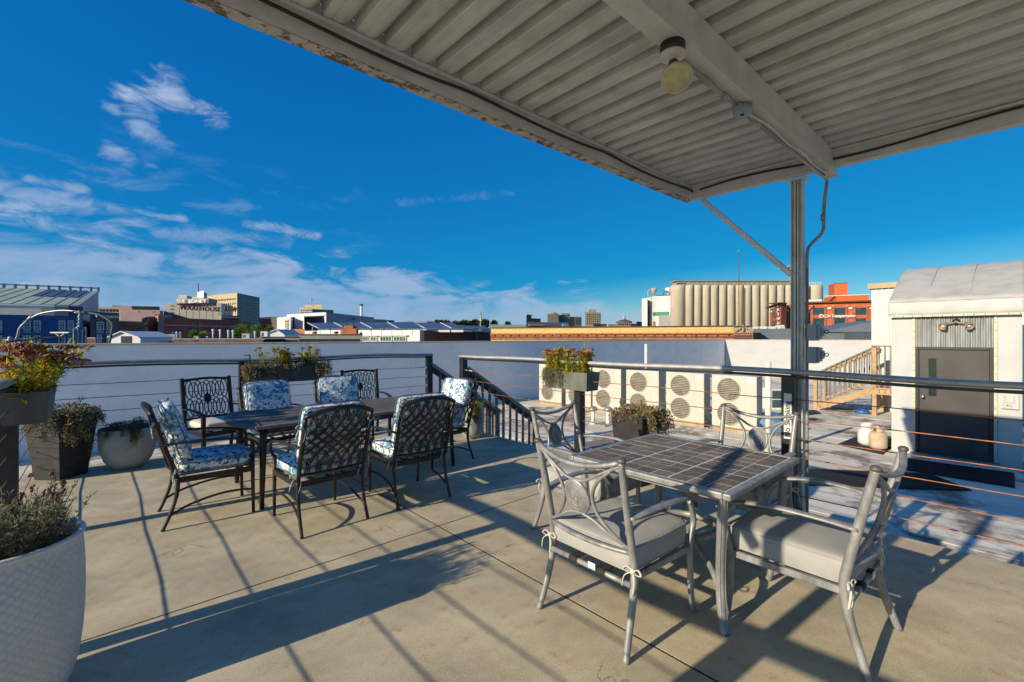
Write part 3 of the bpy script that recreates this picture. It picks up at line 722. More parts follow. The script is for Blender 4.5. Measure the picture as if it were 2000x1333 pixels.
def oval_chair(label):
    t = thing('dining_chair', label, 'chair', (0, 0, 0), 'square-backed dark chairs by the far railing')
    def b2(u, z): return Vector((-.25 - .10 * (z - .4) / .55, u, z))
    for sy in (-1, 1):
        MB().beam((-.30, sy * .265, 0), (-.25, sy * .265, .42), .035, .035, up=(1, 0, 0)).build('leg', 'bronze_blue', t, bevel=.004)
        MB().beam((.27, sy * .27, 0), (.27, sy * .27, .60), .042, .042, up=(1, 0, 0)).build('leg', 'bronze_blue', t, bevel=.004)
        m = MB(); P = [(-.28, sy * .275, .635), (-.1, sy * .29, .645), (.1, sy * .29, .64), (.25, sy * .285, .62), (.32, sy * .28, .61)]
        m.tube(catmull(P, 4), .028, n=8, flat=.4, up=(0, 0, 1)); m.build('arm', 'bronze_blue', t)
    m = MB(); m.beam((-.24, -.265, .38), (.27, -.265, .38), .035, .05); m.beam((-.24, .265, .38), (.27, .265, .38), .035, .05)
    m.beam((.27, -.24, .38), (.27, .24, .38), .035, .05); m.beam((-.25, -.24, .38), (-.25, .24, .38), .035, .05)
    for y in (-.15, 0, .15): m.beam((-.23, y, .39), (.25, y, .39), .05, .008)
    m.build('seat_frame', 'bronze_blue', t, bevel=.004)
    m = MB()
    for sy in (-1, 1): m.beam(b2(sy * .265, .405), b2(sy * .265, 1.0), .042, .036, up=(1, 0, 0))
    m.tube([b2(u * .245, .965 + .022 * (1 - u * u)) for u in [i / 4 - 1 for i in range(9)]], .018, n=6, flat=1)
    m.beam(b2(-.245, .50), b2(.245, .50), .03, .03)
    m.build('back_frame', 'bronze_blue', t, bevel=.004)
    m = MB()
    def ell(u0, z0, a, b_, rot=0):
        P = []
        for i in range(24):
            w = 2 * PI * i / 24; x = a * math.cos(w); y = b_ * math.sin(w); xr = x * math.cos(rot) - y * math.sin(rot); yr = x * math.sin(rot) + y * math.cos(rot)
            u = max(-.246, min(.246, u0 + xr)); z = max(.51, min(.965, z0 + yr)); P.append(b2(u, z))
        m.tube(P, .0068, n=5, closed=True)
    for z0 in (.625, .85):
        for i in range(5):
            ell(-.196 + i * .098, z0, .040, .112)
        for i in range(4):
            ell(-.147 + i * .098, z0, .052, .09)
    P = [b2(0, .80), b2(-.048, .738), b2(0, .676), b2(.048, .738)]; m.extr([p + Vector((-.006, 0, 0)) for p in P], (.012, 0, 0))
    m.build('oval_lattice', 'bronze_blue', t)
    m = MB(); cushion(m, (.0, 0, .455), .50, .50, .11, e=.25, ez=.5, puff=.02, seed=8, crown=.1); m.build('seat_cushion', 'cushion_cream', t)
    return t
def taupe_chair(label):
    t = thing('dining_chair', label, 'chair', (0, 0, 0), 'grey metal chairs round the tiled table')
    def b3(u, z):
        tt = (z - .40) / .55; return Vector((-.235 - .105 * tt - .02 * max(0, tt) ** 2 - .045 * (1 - (u / .27) ** 2), u, z))
    for sy in (-1, 1):
        m = MB(); P = catmull([(-.335, sy * .285, .0), (-.30, sy * .275, .10), (-.258, sy * .268, .24), (-.238, sy * .265, .38), b3(sy * .264, .50), b3(sy * .264, .70), b3(sy * .268, .86), b3(sy * .272, .925)], 5)
        m.tube(P, [.0145 + .004 * math.sin(min(1, i / len(P)) * PI) for i in range(len(P))], n=8, flat=1.2, up=(1, 0, 0))
        m.build('leg', 'taupe_metal', t)
        MB().ball(b3(sy * .274, .935), .021, 12, 8, (1.1, 1.15, .75)).build('finial', 'taupe_dark', t)
        m = MB(); P = catmull([(.315, sy * .29, 0), (.285, sy * .285, .02), (.268, sy * .283, .12), (.262, sy * .282, .25), (.262, sy * .28, .36), (.285, sy * .28, .44), (.30, sy * .28, .50), (.27, sy * .285, .58), (.245, sy * .29, .615)], 5)
        m.tube(P, [.0185] * len(P), n=8, flat=1.25, up=(1, 0, 0)) if 0 else m.tube(P, [.0170] * len(P), n=8); m.build('leg', 'taupe_metal', t)
        m = MB(); P = catmull([b3(sy * .268, .65), (-.16, sy * .30, .668), (.02, sy * .318, .672), (.16, sy * .312, .655), (.27, sy * .30, .625), (.315, sy * .295, .59), (.30, sy * .29, .562), (.275, sy * .29, .575)], 5)
        m.tube(P, [.024] * (len(P) - 12) + [.021] * 6 + [.016] * 6, n=8, flat=.5, up=(0, 0, 1)) if 0 else m.tube(P, .027, n=8, flat=.40, up=(0, 0, 1))
        m.build('arm', 'taupe_metal', t)
    m = MB(); m.beam((-.235, -.262, .355), (.262, -.275, .355), .026, .034); m.beam((-.235, .262, .355), (.262, .275, .355), .026, .034)
    m.beam((.262, -.262, .355), (.262, .262, .355), .026, .034); m.build('seat_frame', 'taupe_metal', t, bevel=.004)
    m = MB(); m.tube([(-.262, y, .325) for y in (-.262, -.1, .1, .262)], .0145, n=10); m.build('crossbar', 'taupe_metal', t)
    m = MB()
    for y in (-.09, .09): m = MB(); m.tube([(-.262, y - .028, .325), (-.262, y + .028, .325)], .0175, n=10); m.beam((-.25, y, .338), (.25, y, .345), .055, .004); m.build('strap', 'strap_black', t)
    MB().box(-.285, -.065, .33, -.282, -.02, .36).build('care_tag', 'care_white', t)
    # back: top rail, bottom rail, four arcs and the medallion
    m = MB()
    m.tube([b3(u * .268, .925 - .052 * (1 - u * u)) for u in [i / 8 - 1 for i in range(17)]], .0165, n=8, flat=.8); m.build('back_rail', 'taupe_metal', t); m = MB()
    m.tube([b3(u * .262, .475 - .0 * u * u) for u in [i / 8 - 1 for i in range(17)]], .0165, n=8, flat=.8)
    m.build('back_rail', 'taupe_metal', t)
    m = MB(); zc = .70
    def arc(pts, r=.0105):
        m.tube([b3(u, z) for (u, z) in [(p.x, p.y) for p in catmull([Vector((a, b_, 0)) for a, b_ in pts], 6)]], r, n=6, flat=.8)
    arc([(-.262, .905), (-.15, .845), (-.07, .80), (0, .788), (.07, .80), (.15, .845), (.262, .905)])
    arc([(-.262, .49), (-.16, .545), (-.08, .595), (0, .612), (.08, .595), (.16, .545), (.262, .49)])
    for sy in (-1, 1):
        arc([(sy * .215, .875), (sy * .15, .82), (sy * .108, .76), (sy * .094, .70), (sy * .108, .64), (sy * .15, .58), (sy * .235, .50)])
    m.build('back_scroll', 'taupe_metal', t)
    m = MB(); c = b3(0, zc); nx = Vector((1, 0, .28)).normalized()
    Mr = Matrix.Translation(c) @ nx.to_track_quat('Z', 'X').to_matrix().to_4x4()
    m.lathe([(.001, -.010), (.072, -.010), (.079, -.006), (.080, .0), (.079, .006), (.072, .010), (.070, .0075), (.001, .0075)], 32, ax=1.0, ay=1.0, cap=False); m.xf(Matrix.Diagonal((1.2, 1.0, 1, 1)))
    md = m.xf(Mr).build('medallion', 'taupe_metal', t)
    m = MB()
    for s_ in (-1, 1):
        zz = s_ * .0095
        for rr in (.062, .045):
            m.tube([(rr * math.cos(2 * PI * i / 30), rr * math.sin(2 * PI * i / 30), zz) for i in range(30)], .0022, n=4, closed=True)
        for i in range(26):
            a = 2 * PI * i / 26; m.ball((.0535 * math.cos(a), .0535 * math.sin(a), zz), .0036, 6, 4)
        for k_ in range(4):
            a = PI / 4 + k_ * PI / 2; a2 = a + PI * .75
            m.tube([(.03 * math.cos(a), .03 * math.sin(a), zz), (.03 * math.cos(a2), .03 * math.sin(a2), zz)], .0025, n=4)
    m.xf(Matrix.Diagonal((1.2, 1.0, 1, 1))); m.xf(Mr).build('relief', 'taupe_metal', md)
    m = MB(); cushion(m, (.015, 0, .435), .56, .53, .14, e=.17, ez=.28, puff=.012, seed=11, crown=.12); sc_ = m.build('seat_cushion', 'cushion_grey', t)
    p = MB(); p.tube(piping_ring(.562, .532, .050, (.015, 0, .435), e=.17, s=.99), .0035, n=5, closed=True); p.tube(piping_ring(.562, .532, -.050, (.015, 0, .435), e=.17, s=.99), .0035, n=5, closed=True)
    p.build('piping', 'cushion_grey', sc_)
    for sy in (-1, 1):
        m = MB(); bow(m, (-.262, sy * .272, .395), (0, 1, 0), (-1, 0, 0), .042, .006); m.build('tie', 'cushion_cream', t)
    return t

FX = {'+X': 0, '-X': PI, '+Y': PI / 2, '-Y': -PI / 2}
A = lattice_chair('lattice-back chair with floral cushions facing right, at the left end of the long table')
A.location = (.70, 4.69, 0); A.rotation_euler = (0, 0, R(-2))
dup(A, (1.365, 3.93, 0), PI / 2 + R(3), 'lattice-back chair seen from behind at the long table, the left one of two')
dup(A, (2.20, 3.94, 0), PI / 2 - R(2), 'lattice-back chair seen from behind at the long table, the right one of two')
dup(A, (3.08, 4.76, 0), PI + R(4), 'dark floral-cushioned chair at the right end of the long table')
dup(A, (1.53, 5.80, 0), -PI / 2 + R(8), 'dark chair with a slumping floral back cushion behind the long table')
dup(A, (2.36, 5.86, 0), -PI / 2 - R(3), 'dark chair with floral cushions behind the long table, right one, under the flower box')
Oc = oval_chair('square-backed dark chair with cream seat standing left of the far flower box')
Oc.location = (1.08, 6.58, 0); Oc.rotation_euler = (0, 0, -PI / 2 + R(13))
dup(Oc, (2.98, 6.60, 0), -PI / 2 - R(8), 'square-backed dark chair with oval lattice behind the right end of the long table')
G = taupe_chair('nearest grey medallion chair, back to the viewer, left of the tiled table')
G.location = (2.135, 1.49, 0); G.rotation_euler = (0, 0, R(-1))
dup(G, (2.83, 2.24, 0), -PI / 2 + R(4), 'grey medallion chair behind the tiled table, its round medallion in shade')
dup(G, (3.50, 1.40, 0), PI - R(3), 'grey medallion chair beyond the tiled table, nearest the no smoking post')
dup(G, (2.77, .76, 0), PI / 2 - R(2), 'grey medallion chair at the right front of the tiled table, seen from its side')

# ---------------- long dark table
lt = thing('dining_table', 'long dark bronze outdoor table with a woven metal top and bowed ends', 'table', (2.05, 4.92, 0))
TX0, TX1, TY0, TY1, TZ = 1.0, 3.12, 4.40, 5.46, .73
# outline with bowed ends
def outline(ins):
    P = []
    for i in range(9):
        w = i / 8; P.append((TX1 - ins + .14 * math.sin(PI * w), TY0 + ins + (TY1 - TY0 - 2 * ins) * w))
    for i in range(9):
        w = i / 8; P.append((TX0 + ins - .14 * math.sin(PI * w), TY1 - ins - (TY1 - TY0 - 2 * ins) * w))
    return P
o1 = outline(0); o2 = outline(.055); m = MB(); v = []; n_ = len(o1)
for z in (TZ - .028, TZ):
    v += [(p[0], p[1], z) for p in o1] + [(p[0], p[1], z) for p in o2]
f = []
for i in range(n_):
    j = (i + 1) % n_
    f.append((2 * n_ + i, 2 * n_ + j, 3 * n_ + j, 3 * n_ + i)); f.append((i, n_ + i, n_ + j, j))
    f.append((i, j, 2 * n_ + j, 2 * n_ + i)); f.append((n_ + i, 3 * n_ + i, 3 * n_ + j, n_ + j))
m.add(v, f); m.build('table_rim', 'bronze_table', lt, bevel=.003)
# woven slats of the top (too fine and too many to pick apart)
m = MB(); step = .0265
def xr(y):
    w = (y - TY0) / (TY1 - TY0); b_ = .14 * math.sin(PI * max(0, min(1, w))); return TX0 + .05 - b_, TX1 - .05 + b_
y = TY0 + .06
while y < TY1 - .05:
    a, b_ = xr(y); m.box(a, y, TZ - .012, b_, y + .0165, TZ - .0035); y += step
x = TX0 - .08
while x < TX1 + .09:
    ya, yb = TY0 + .05, TY1 - .05
    while xr(ya)[0] > x or xr(ya)[1] < x:
        ya += .01
        if ya > yb: break
    while xr(yb)[0] > x or xr(yb)[1] < x:
        yb -= .01
        if ya > yb: break
    if yb - ya > .05: m.box(x, ya, TZ - .016, x + .0165, yb, TZ - .0075)
    x += step
m.build('woven_top', 'bronze_table', lt, kind='stuff')
MB().box(2.03, TY0 + .05, TZ - .02, 2.09, TY1 - .05, TZ - .002).build('centre_strip', 'bronze_table', lt)
m = MB(); m.lathe([(.028, 0), (.030, .004), (.045, .004), (.045, .0), (.028, 0)], 20, (2.06, 4.93, TZ - .002), cap=False); m.build('parasol_ring', 'bronze', lt)
for (x, y, dx, dy) in ((1.07, 4.47, -.02, -.03), (1.07, 5.39, -.02, .03), (3.05, 4.47, .02, -.03), (3.05, 5.39, .02, .03)):
    m = MB(); m.tube([(x + dx, y + dy, 0), (x + dx * .5, y + dy * .5, .3), (x, y, .58), (x, y, TZ - .03)], [.019, .024, .030, .031], n=12); m.lathe([(.033, .55), (.036, .56), (.036, .575), (.033, .585)], 14, (x, y, 0)); m.build('leg', 'bronze', lt)
m = MB()
m.beam((1.1, 4.47, .675), (3.02, 4.47, .675), .03, .05); m.beam((1.1, 5.39, .675), (3.02, 5.39, .675), .03, .05); m.beam((1.07, 4.5, .675), (1.07, 5.36, .675), .03, .05); m.beam((3.05, 4.5, .675), (3.05, 5.36, .675), .03, .05)
m.build('apron', 'bronze', lt)

# ---------------- tiled square table
tt = thing('dining_table', 'square grey metal table with a brown stone tile top', 'table', (2.83, 1.475, 0))
SX0, SX1, SY0, SY1, SZ = 2.30, 3.36, .95, 2.0, .725
m = MB(); fr = .042
for (a, b_, c, d) in ((SX0, SY0, SX1, SY0 + fr), (SX0, SY1 - fr, SX1, SY1), (SX0, SY0 + fr, SX0 + fr, SY1 - fr), (SX1 - fr, SY0 + fr, SX1, SY1 - fr)):
    m.box(a, b_, SZ - .035, c, d, SZ)
m.build('table_frame', 'taupe_metal', tt, bevel=.008, seg=2)
MB().box(SX0 + fr, SY0 + fr, SZ - .03, SX1 - fr, SY1 - fr, SZ - .0035).build('grout_bed', 'grout', tt)
tw = (SX1 - SX0 - 2 * fr); th = (SY1 - SY0 - 2 * fr)
def cellpos(n, size, tot):
    g3, g1 = .012, .0058; c = (tot - 2 * g3 - 8 * g1) / 9; P = []; p = g1
    for i in range(9):
        P.append(p); p += c + (g3 if i in (2, 5) else g1)
    return P, c
px_, cw = cellpos(9, 0, tw); py_, ch_ = cellpos(9, 0, th)
tile0 = None; rnd = random.Random(4)
for i in range(9):
    for j in range(9):
        cx = SX0 + fr + px_[i] + cw / 2; cy = SY0 + fr + py_[j] + ch_ / 2; dz = rnd.uniform(-.0008, .0008)
        if tile0 is None:
            mm = MB(); mm.box(-cw / 2 + .001, -ch_ / 2 + .001, -.006, cw / 2 - .001, ch_ / 2 - .001, 0); tile0 = mm.mesh('tile', 'tile_brown')
        o = bpy.data.objects.new('tile', tile0); COL.objects.link(o); o.parent = tt; o.location = (cx - 2.83, cy - 1.475, SZ - .0015 + dz); o.rotation_euler = (rnd.uniform(-.003, .003), rnd.uniform(-.003, .003), 0)
for (x, y, dx, dy) in ((SX0 + .09, SY0 + .09, -.01, .0), (SX0 + .09, SY1 - .09, -.01, 0), (SX1 - .09, SY0 + .09, .01, 0), (SX1 - .09, SY1 - .09, .01, 0)):
    m = MB(); sx = -1 if dx < 0 else 1; sy = -1 if y < 1.5 else 1
    P = catmull([(x + sx * .045, y + sy * .045, 0), (x + sx * .018, y + sy * .018, .07), (x, y, .25), (x + sx * .01, y + sy * .01, .5), (x + sx * .02, y + sy * .02, SZ - .035)], 5)
    m.tube(P, [.026] * 3 + [.0235] * (len(P) - 3), n=8); 
    m.tube([(p.x + sx * .004 + .012, p.y - .02, p.z) for p in P], .007, n=5); m.tube([(p.x - .02, p.y + sy * .004, p.z) for p in P], .007, n=5); m.build('leg', 'taupe_metal', tt)
m = MB(); cxx, cyy = 2.83, 1.475
ring = [(cxx + .20 * math.cos(2 * PI * i / 24), cyy + .20 * math.sin(2 * PI * i / 24), .28) for i in range(24)]
m.tube(ring, .018, n=6, closed=True, flat=1.3)
for (x, y) in ((SX0 + .09, SY0 + .09), (SX0 + .09, SY1 - .09), (SX1 - .09, SY0 + .09), (SX1 - .09, SY1 - .09)):
    d = Vector((x - cxx, y - cyy, 0)).normalized(); P = catmull([(x, y, .16), (x - d.x * .12, y - d.y * .12, .24), (cxx + d.x * .20, cyy + d.y * .20, .28)], 5); m.tube(P, .016, n=6, flat=1.2)
m.build('stretcher', 'taupe_metal', tt)
m = MB()
for a, b_ in (((SX0 + .1, SY0 + .1), (SX1 - .1, SY0 + .1)), ((SX0 + .1, SY1 - .1), (SX1 - .1, SY1 - .1)), ((SX0 + .1, SY0 + .1), (SX0 + .1, SY1 - .1)), ((SX1 - .1, SY0 + .1), (SX1 - .1, SY1 - .1))):
    m.beam((*a, SZ - .055), (*b_, SZ - .055), .025, .038)
m.build('apron', 'taupe_metal', tt)

# ================================================================== planters and plants
def leafmat(name, col, col2, tr=.25):
    m = mat(name, col, .55, col2=col2, scale=30, spec=.3); b = m.node_tree.nodes['Principled BSDF']
    t = m.node_tree; n = t.nodes; l = t.links
    mixs = n.new('ShaderNodeMixShader'); tr_ = n.new('ShaderNodeBsdfTranslucent'); l.new(b.inputs['Base Color'].links[0].from_socket, tr_.inputs[0])
    mixs.inputs[0].default_value = tr; l.new(b.outputs[0], mixs.inputs[1]); l.new(tr_.outputs[0], mixs.inputs[2]); l.new(mixs.outputs[0], n['Material Output'].inputs[0])
leafmat('leaf_lime', (.42, .48, .03), (.20, .30, .02), .5)
leafmat('leaf_yellow', (.70, .46, .03), (.45, .34, .02), .5)
leafmat('leaf_green', (.075, .12, .03), (.03, .06, .02))
leafmat('leaf_sage', (.31, .34, .21), (.17, .20, .11))
leafmat('leaf_dry', (.33, .25, .13), (.16, .12, .06))
leafmat('leaf_ochre', (.42, .24, .06), (.18, .14, .04))
leafmat('bloom_rust', (.32, .085, .035), (.14, .04, .02), .15)
leafmat('bloom_pink', (.65, .30, .22), (.45, .15, .10), .2)
leafmat('spike_brown', (.20, .10, .07), (.10, .055, .04), .1)
leafmat('twig', (.14, .09, .055), (.07, .045, .03), 0)

def leaf(m, c, d, up, L_, w_):
    """a folded pointed leaf from c in direction d"""
    c = Vector(c); d = Vector(d).normalized(); s_ = d.cross(Vector(up))
    if s_.length < 1e-4: s_ = d.cross(Vector((1, 0, 0)))
    s_.normalize(); n_ = s_.cross(d).normalized(); f_ = .18 * w_
    v = [c, c + d * L_ * .45 + s_ * w_ / 2 + n_ * f_, c + d * L_ * .55 - n_ * 0, c + d * L_ * .45 - s_ * w_ / 2 + n_ * f_, c + d * L_]
    m.add(v, [(0, 2, 1), (0, 3, 2), (1, 2, 4), (2, 3, 4)])
def rdir(rnd, zb=0.0):
    while True:
        v = Vector((rnd.uniform(-1, 1), rnd.uniform(-1, 1), rnd.uniform(-1, 1) + zb))
        if .1 < v.length < 1.6: return v.normalized()
def foliage(m, rnd, c, rad, n, L_=.022, w_=.012, zb=.4, fill=.45):
    for _ in range(n):
        q = rdir(rnd); k = rnd.uniform(fill, 1) ** .6
        p = Vector((c[0] + q.x * rad[0] * k, c[1] + q.y * rad[1] * k, c[2] + q.z * rad[2] * k))
        leaf(m, p, (q + rdir(rnd) * .9 + Vector((0, 0, zb))).normalized(), rdir(rnd), L_ * rnd.uniform(.6, 1.3), w_ * rnd.uniform(.7, 1.3))
def trail(m, rnd, p, d, length, n, L_=.02, w_=.011, spread=.03, tw=None):
    """hanging strand from p: goes out along d, then down"""
    p = Vector(p); d = Vector(d).normalized(); P = [p.copy()]; q = p.copy(); v = d * .6 + Vector((0, 0, .25))
    steps = 12
    for i in range(steps):
        q = q + v * length / steps; v = v + Vector((rnd.uniform(-.12, .12), rnd.uniform(-.12, .12), -.30)) ; v = v.normalized() if v.length > 1 else v
        P.append(q.copy())
    if tw is not None: tw.tube(P, .0016, n=4)
    for _ in range(n):
        t = rnd.random(); i = min(steps - 1, int(t * steps)); a = P[i].lerp(P[i + 1], t * steps - i)
        o = rdir(rnd); leaf(m, a + o * rnd.uniform(0, spread), (o + Vector((0, 0, .2))), rdir(rnd), L_ * rnd.uniform(.6, 1.3), w_ * rnd.uniform(.7, 1.3))
def umbel(m, rnd, c, r_, tilt=None):
    """flat flower head made of many small florets"""
    c = Vector(c)
    for i in range(int(80)):
        a = rnd.uniform(0, 2 * PI); rr = r_ * math.sqrt(rnd.random()); z = .28 * r_ * (1 - (rr / r_) ** 2) + rnd.uniform(-.1, .1) * r_
        p = c + Vector((rr * math.cos(a), rr * math.sin(a), z)); m.ball(p, r_ * rnd.uniform(.11, .19), 5, 3, (1, 1, .8))
    for i in range(8):
        a = rnd.uniform(0, 2 * PI); m.tube([c + Vector((0, 0, -r_ * .8)), c + Vector((r_ * .6 * math.cos(a), r_ * .6 * math.sin(a), 0))], r_ * .03, n=4)
def sedum(label, origin, axis, length, width, hgt, nst, seed, pink=.3, lime=.6, spread=1.0, nl=26, head=.028, wide=1.0):
    rnd = random.Random(seed); o = Vector(origin); ax_ = Vector(axis).normalized(); sd = Vector((-ax_.y, ax_.x, 0))
    t = thing('sedum_plant', label, 'plant', o, 'sedum plants in the window boxes')
    lv = MB(); ly = MB(); stx = MB(); heads = []
    for i in range(nst):
        u = rnd.uniform(-.5, .5) * length; w = rnd.uniform(-.5, .5) * width
        b_ = o + ax_ * u + sd * w
        lean = ax_ * (u / length * .55 * spread + rnd.uniform(-.18, .18)) + sd * (w / max(width, .01) * .5 * wide + rnd.uniform(-.25, .25) * wide)
        h_ = hgt * rnd.uniform(.6, 1.0)
        P = catmull([b_, b_ + lean * h_ * .35 + Vector((0, 0, h_ * .5)), b_ + lean * h_ + Vector((0, 0, h_))], 4)
        stx.tube(P, [.003] * len(P), n=5)
        tgt = lv if rnd.random() < lime else ly
        for k in range(nl):
            tt_ = rnd.uniform(.08, .92) ** 1.15; q = P[min(len(P) - 1, int(tt_ * len(P)))]; dd = rdir(rnd, .5)
            leaf(tgt if rnd.random() < .8 else (ly if tgt is lv else lv), q + dd * .01, dd, (0, 0, 1), rnd.uniform(.04, .075) * min(1.2, hgt / .27), rnd.uniform(.02, .034))
        heads.append((P[-1], rnd.random() < pink, head * rnd.uniform(.65, 1.35)))
    stx.build('stem', 'leaf_sage', t, kind='stuff'); lv.build('foliage', 'leaf_lime', t, kind='stuff'); ly.build('foliage', 'leaf_yellow', t, kind='stuff')
    for (c, pk, r_) in heads:
        m = MB(); umbel(m, rnd, c, r_); m.build('flower_head', 'bloom_pink' if pk else 'bloom_rust', t)
    return t
def planter_box(label, x0, y0, x1, y1, z0, z1, material, taper=.02, group='window boxes hung on the railings', soil='soil'):
    t = thing('planter_box', label, 'planter', ((x0 + x1) / 2, (y0 + y1) / 2, z0), group)
    m = MB(); w = .012
    a = [(x0 + taper, y0 + taper, z0), (x1 - taper, y0 + taper, z0), (x1 - taper, y1 - taper, z0), (x0 + taper, y1 - taper, z0)]
    b_ = [(x0, y0, z1), (x1, y0, z1), (x1, y1, z1), (x0, y1, z1)]
    c_ = [(x0 + w, y0 + w, z1), (x1 - w, y0 + w, z1), (x1 - w, y1 - w, z1), (x0 + w, y1 - w, z1)]
    d_ = [(x0 + w, y0 + w, z1 - .05), (x1 - w, y0 + w, z1 - .05), (x1 - w, y1 - w, z1 - .05), (x0 + w, y1 - w, z1 - .05)]
    m.add(a + b_ + c_ + d_, [(3, 2, 1, 0)] + [(i, (i + 1) % 4, 4 + (i + 1) % 4, 4 + i) for i in range(4)] + [(4 + i, 4 + (i + 1) % 4, 8 + (i + 1) % 4, 8 + i) for i in range(4)] + [(8 + i, 8 + (i + 1) % 4, 12 + (i + 1) % 4, 12 + i) for i in range(4)])
    m.build('box', material, t)
    m = MB(); m.box(x0 + w + .001, y0 + w + .001, z1 - .06, x1 - w - .001, y1 - w - .001, z1 - .03); m.build('soil', soil, t)
    return t
# left box over the left railing
planter_box('green-grey flower box with tall rust and yellow sedum at the left edge of the picture', -.545, 4.85, -.28, 5.55, .865, 1.10, 'box_dark', .018)
m = MB(); m.beam((-.56, 4.98, 1.24), (-.26, 4.98, 1.24), .02, .006); m.build('bracket', 'post_black', bpy.data.objects['planter_box'])
sedum('tall sedum with rust-brown flower heads and yellow leaves, leftmost flower box', (-.41, 5.18, 1.06), (0, 1, 0), .62, .18, .38, 40, 11, pink=.35, lime=.45, nl=32, head=.056, wide=1.7)
# right railing box
planter_box('pale green-grey flower box on the right railing in front of the air conditioners', 4.33, 3.47, 4.585, 4.19, .85, 1.075, 'box_green', .018)
sedum('bright sedum bush with lime leaves and dark red heads on the right railing', (4.455, 3.85, 1.03), (0, 1, 0), .60, .16, .33, 44, 23, pink=.4, lime=.6, nl=42, head=.034, wide=1.0)
# far railing box
planter_box('dark green flower box on the far railing behind the long table', 1.47, 7.02, 2.52, 7.25, .865, 1.085, 'box_dark', .018)
sedum('sparse sedum with yellow leaves and rusty heads in the far flower box', (2.05, 7.13, 1.045), (1, 0, 0), .74, .12, .32, 34, 31, pink=.15, lime=.4, spread=.6, nl=24, head=.026, wide=.6)
m = MB(); m.beam((1.52, 7.05, 1.07), (1.52, 7.05, 1.26), .012, .03); m.beam((1.45, 7.05, 1.262), (1.52, 7.05, 1.262), .03, .012); m.build('bracket', 'post_black', bpy.data.objects['planter_box.002'])

def creeper(label, o, strands, mats_, seed, mounds=(), name='trailing_plant', L_=.02, w_=.011, tuft=None, group='trailing plants in the pots'):
    rnd = random.Random(seed); t = thing(name, label, 'plant', o, group)
    ms = [MB() for _ in mats_]; tw = MB()
    for (p, d, length, n) in strands:
        for k in range(3):
            pp = Vector(p) + rdir(rnd) * .02
            trail(ms[rnd.randrange(len(ms))], rnd, pp, Vector(d) + rdir(rnd) * .35, length * rnd.uniform(.7, 1.1), n // 3, L_, w_, .022, tw)
    for (c, rad, n) in mounds:
        for k, q in enumerate(ms): foliage(q, rnd, c, rad, n // len(ms), L_, w_)
        for k in range(10):
            q = rdir(rnd, .5); tw.tube([Vector(c), Vector(c) + Vector((q.x * rad[0], q.y * rad[1], q.z * rad[2]))], .0018, n=4)
    for k, q in enumerate(ms): q.build('foliage', mats_[k], t, kind='stuff')
    tw.build('stem', 'twig', t, kind='stuff')
    return t
rnd = random.Random(5)
# trailing plants in the boxes
creeper('dry trailing greenery spilling over the left end of the pale railing box', (4.4, 4.0, 1.06),
        [((4.36, 3.98 + rnd.uniform(-.12, .16), 1.075), (-1, 0, .1), rnd.uniform(.14, .34), 80) for _ in range(16)], ['leaf_green', 'leaf_sage', 'leaf_dry'], 3, [((4.42, 4.08, 1.06), (.10, .13, .05), 300), ((4.47, 3.62, 1.07), (.10, .12, .035), 220)])
creeper('brown succulent tufts spilling from both ends of the far flower box', (1.6, 7.1, 1.07),
        [((1.44 + rnd.uniform(0, .36), 7.02, 1.09), (-.1, -1, .1), rnd.uniform(.18, .34), 90) for _ in range(22)] + [((2.50 + rnd.uniform(-.14, .06), 7.03, 1.09), (.6, -1, .1), rnd.uniform(.14, .30), 80) for _ in range(16)] + [((2.05 + rnd.uniform(-.1, .1), 7.02, 1.08), (0, -1, .1), rnd.uniform(.06, .16), 50) for _ in range(6)],
        ['leaf_dry', 'leaf_sage', 'leaf_ochre'], 4, [((1.60, 7.12, 1.10), (.18, .12, .06), 500), ((2.50, 7.13, 1.10), (.16, .13, .08), 500), ((2.05, 7.13, 1.09), (.5, .09, .05), 420)], L_=.022, w_=.015)
creeper('small grey-green tufts along the front of the left flower box', (-.4, 5.0, 1.07), [((-.42, 4.86, 1.09), (.2, -1, .1), .05, 40), ((-.57, 4.86, 1.1), (-1, -.3, .1), .25, 90), ((-.57, 4.95, 1.1), (-1, 0, .1), .3, 90)],
        ['leaf_sage', 'leaf_green'], 6, [((-.41, 4.98, 1.08), (.13, .12, .03), 260), ((-.32, 5.3, 1.08), (.05, .22, .035), 220)])

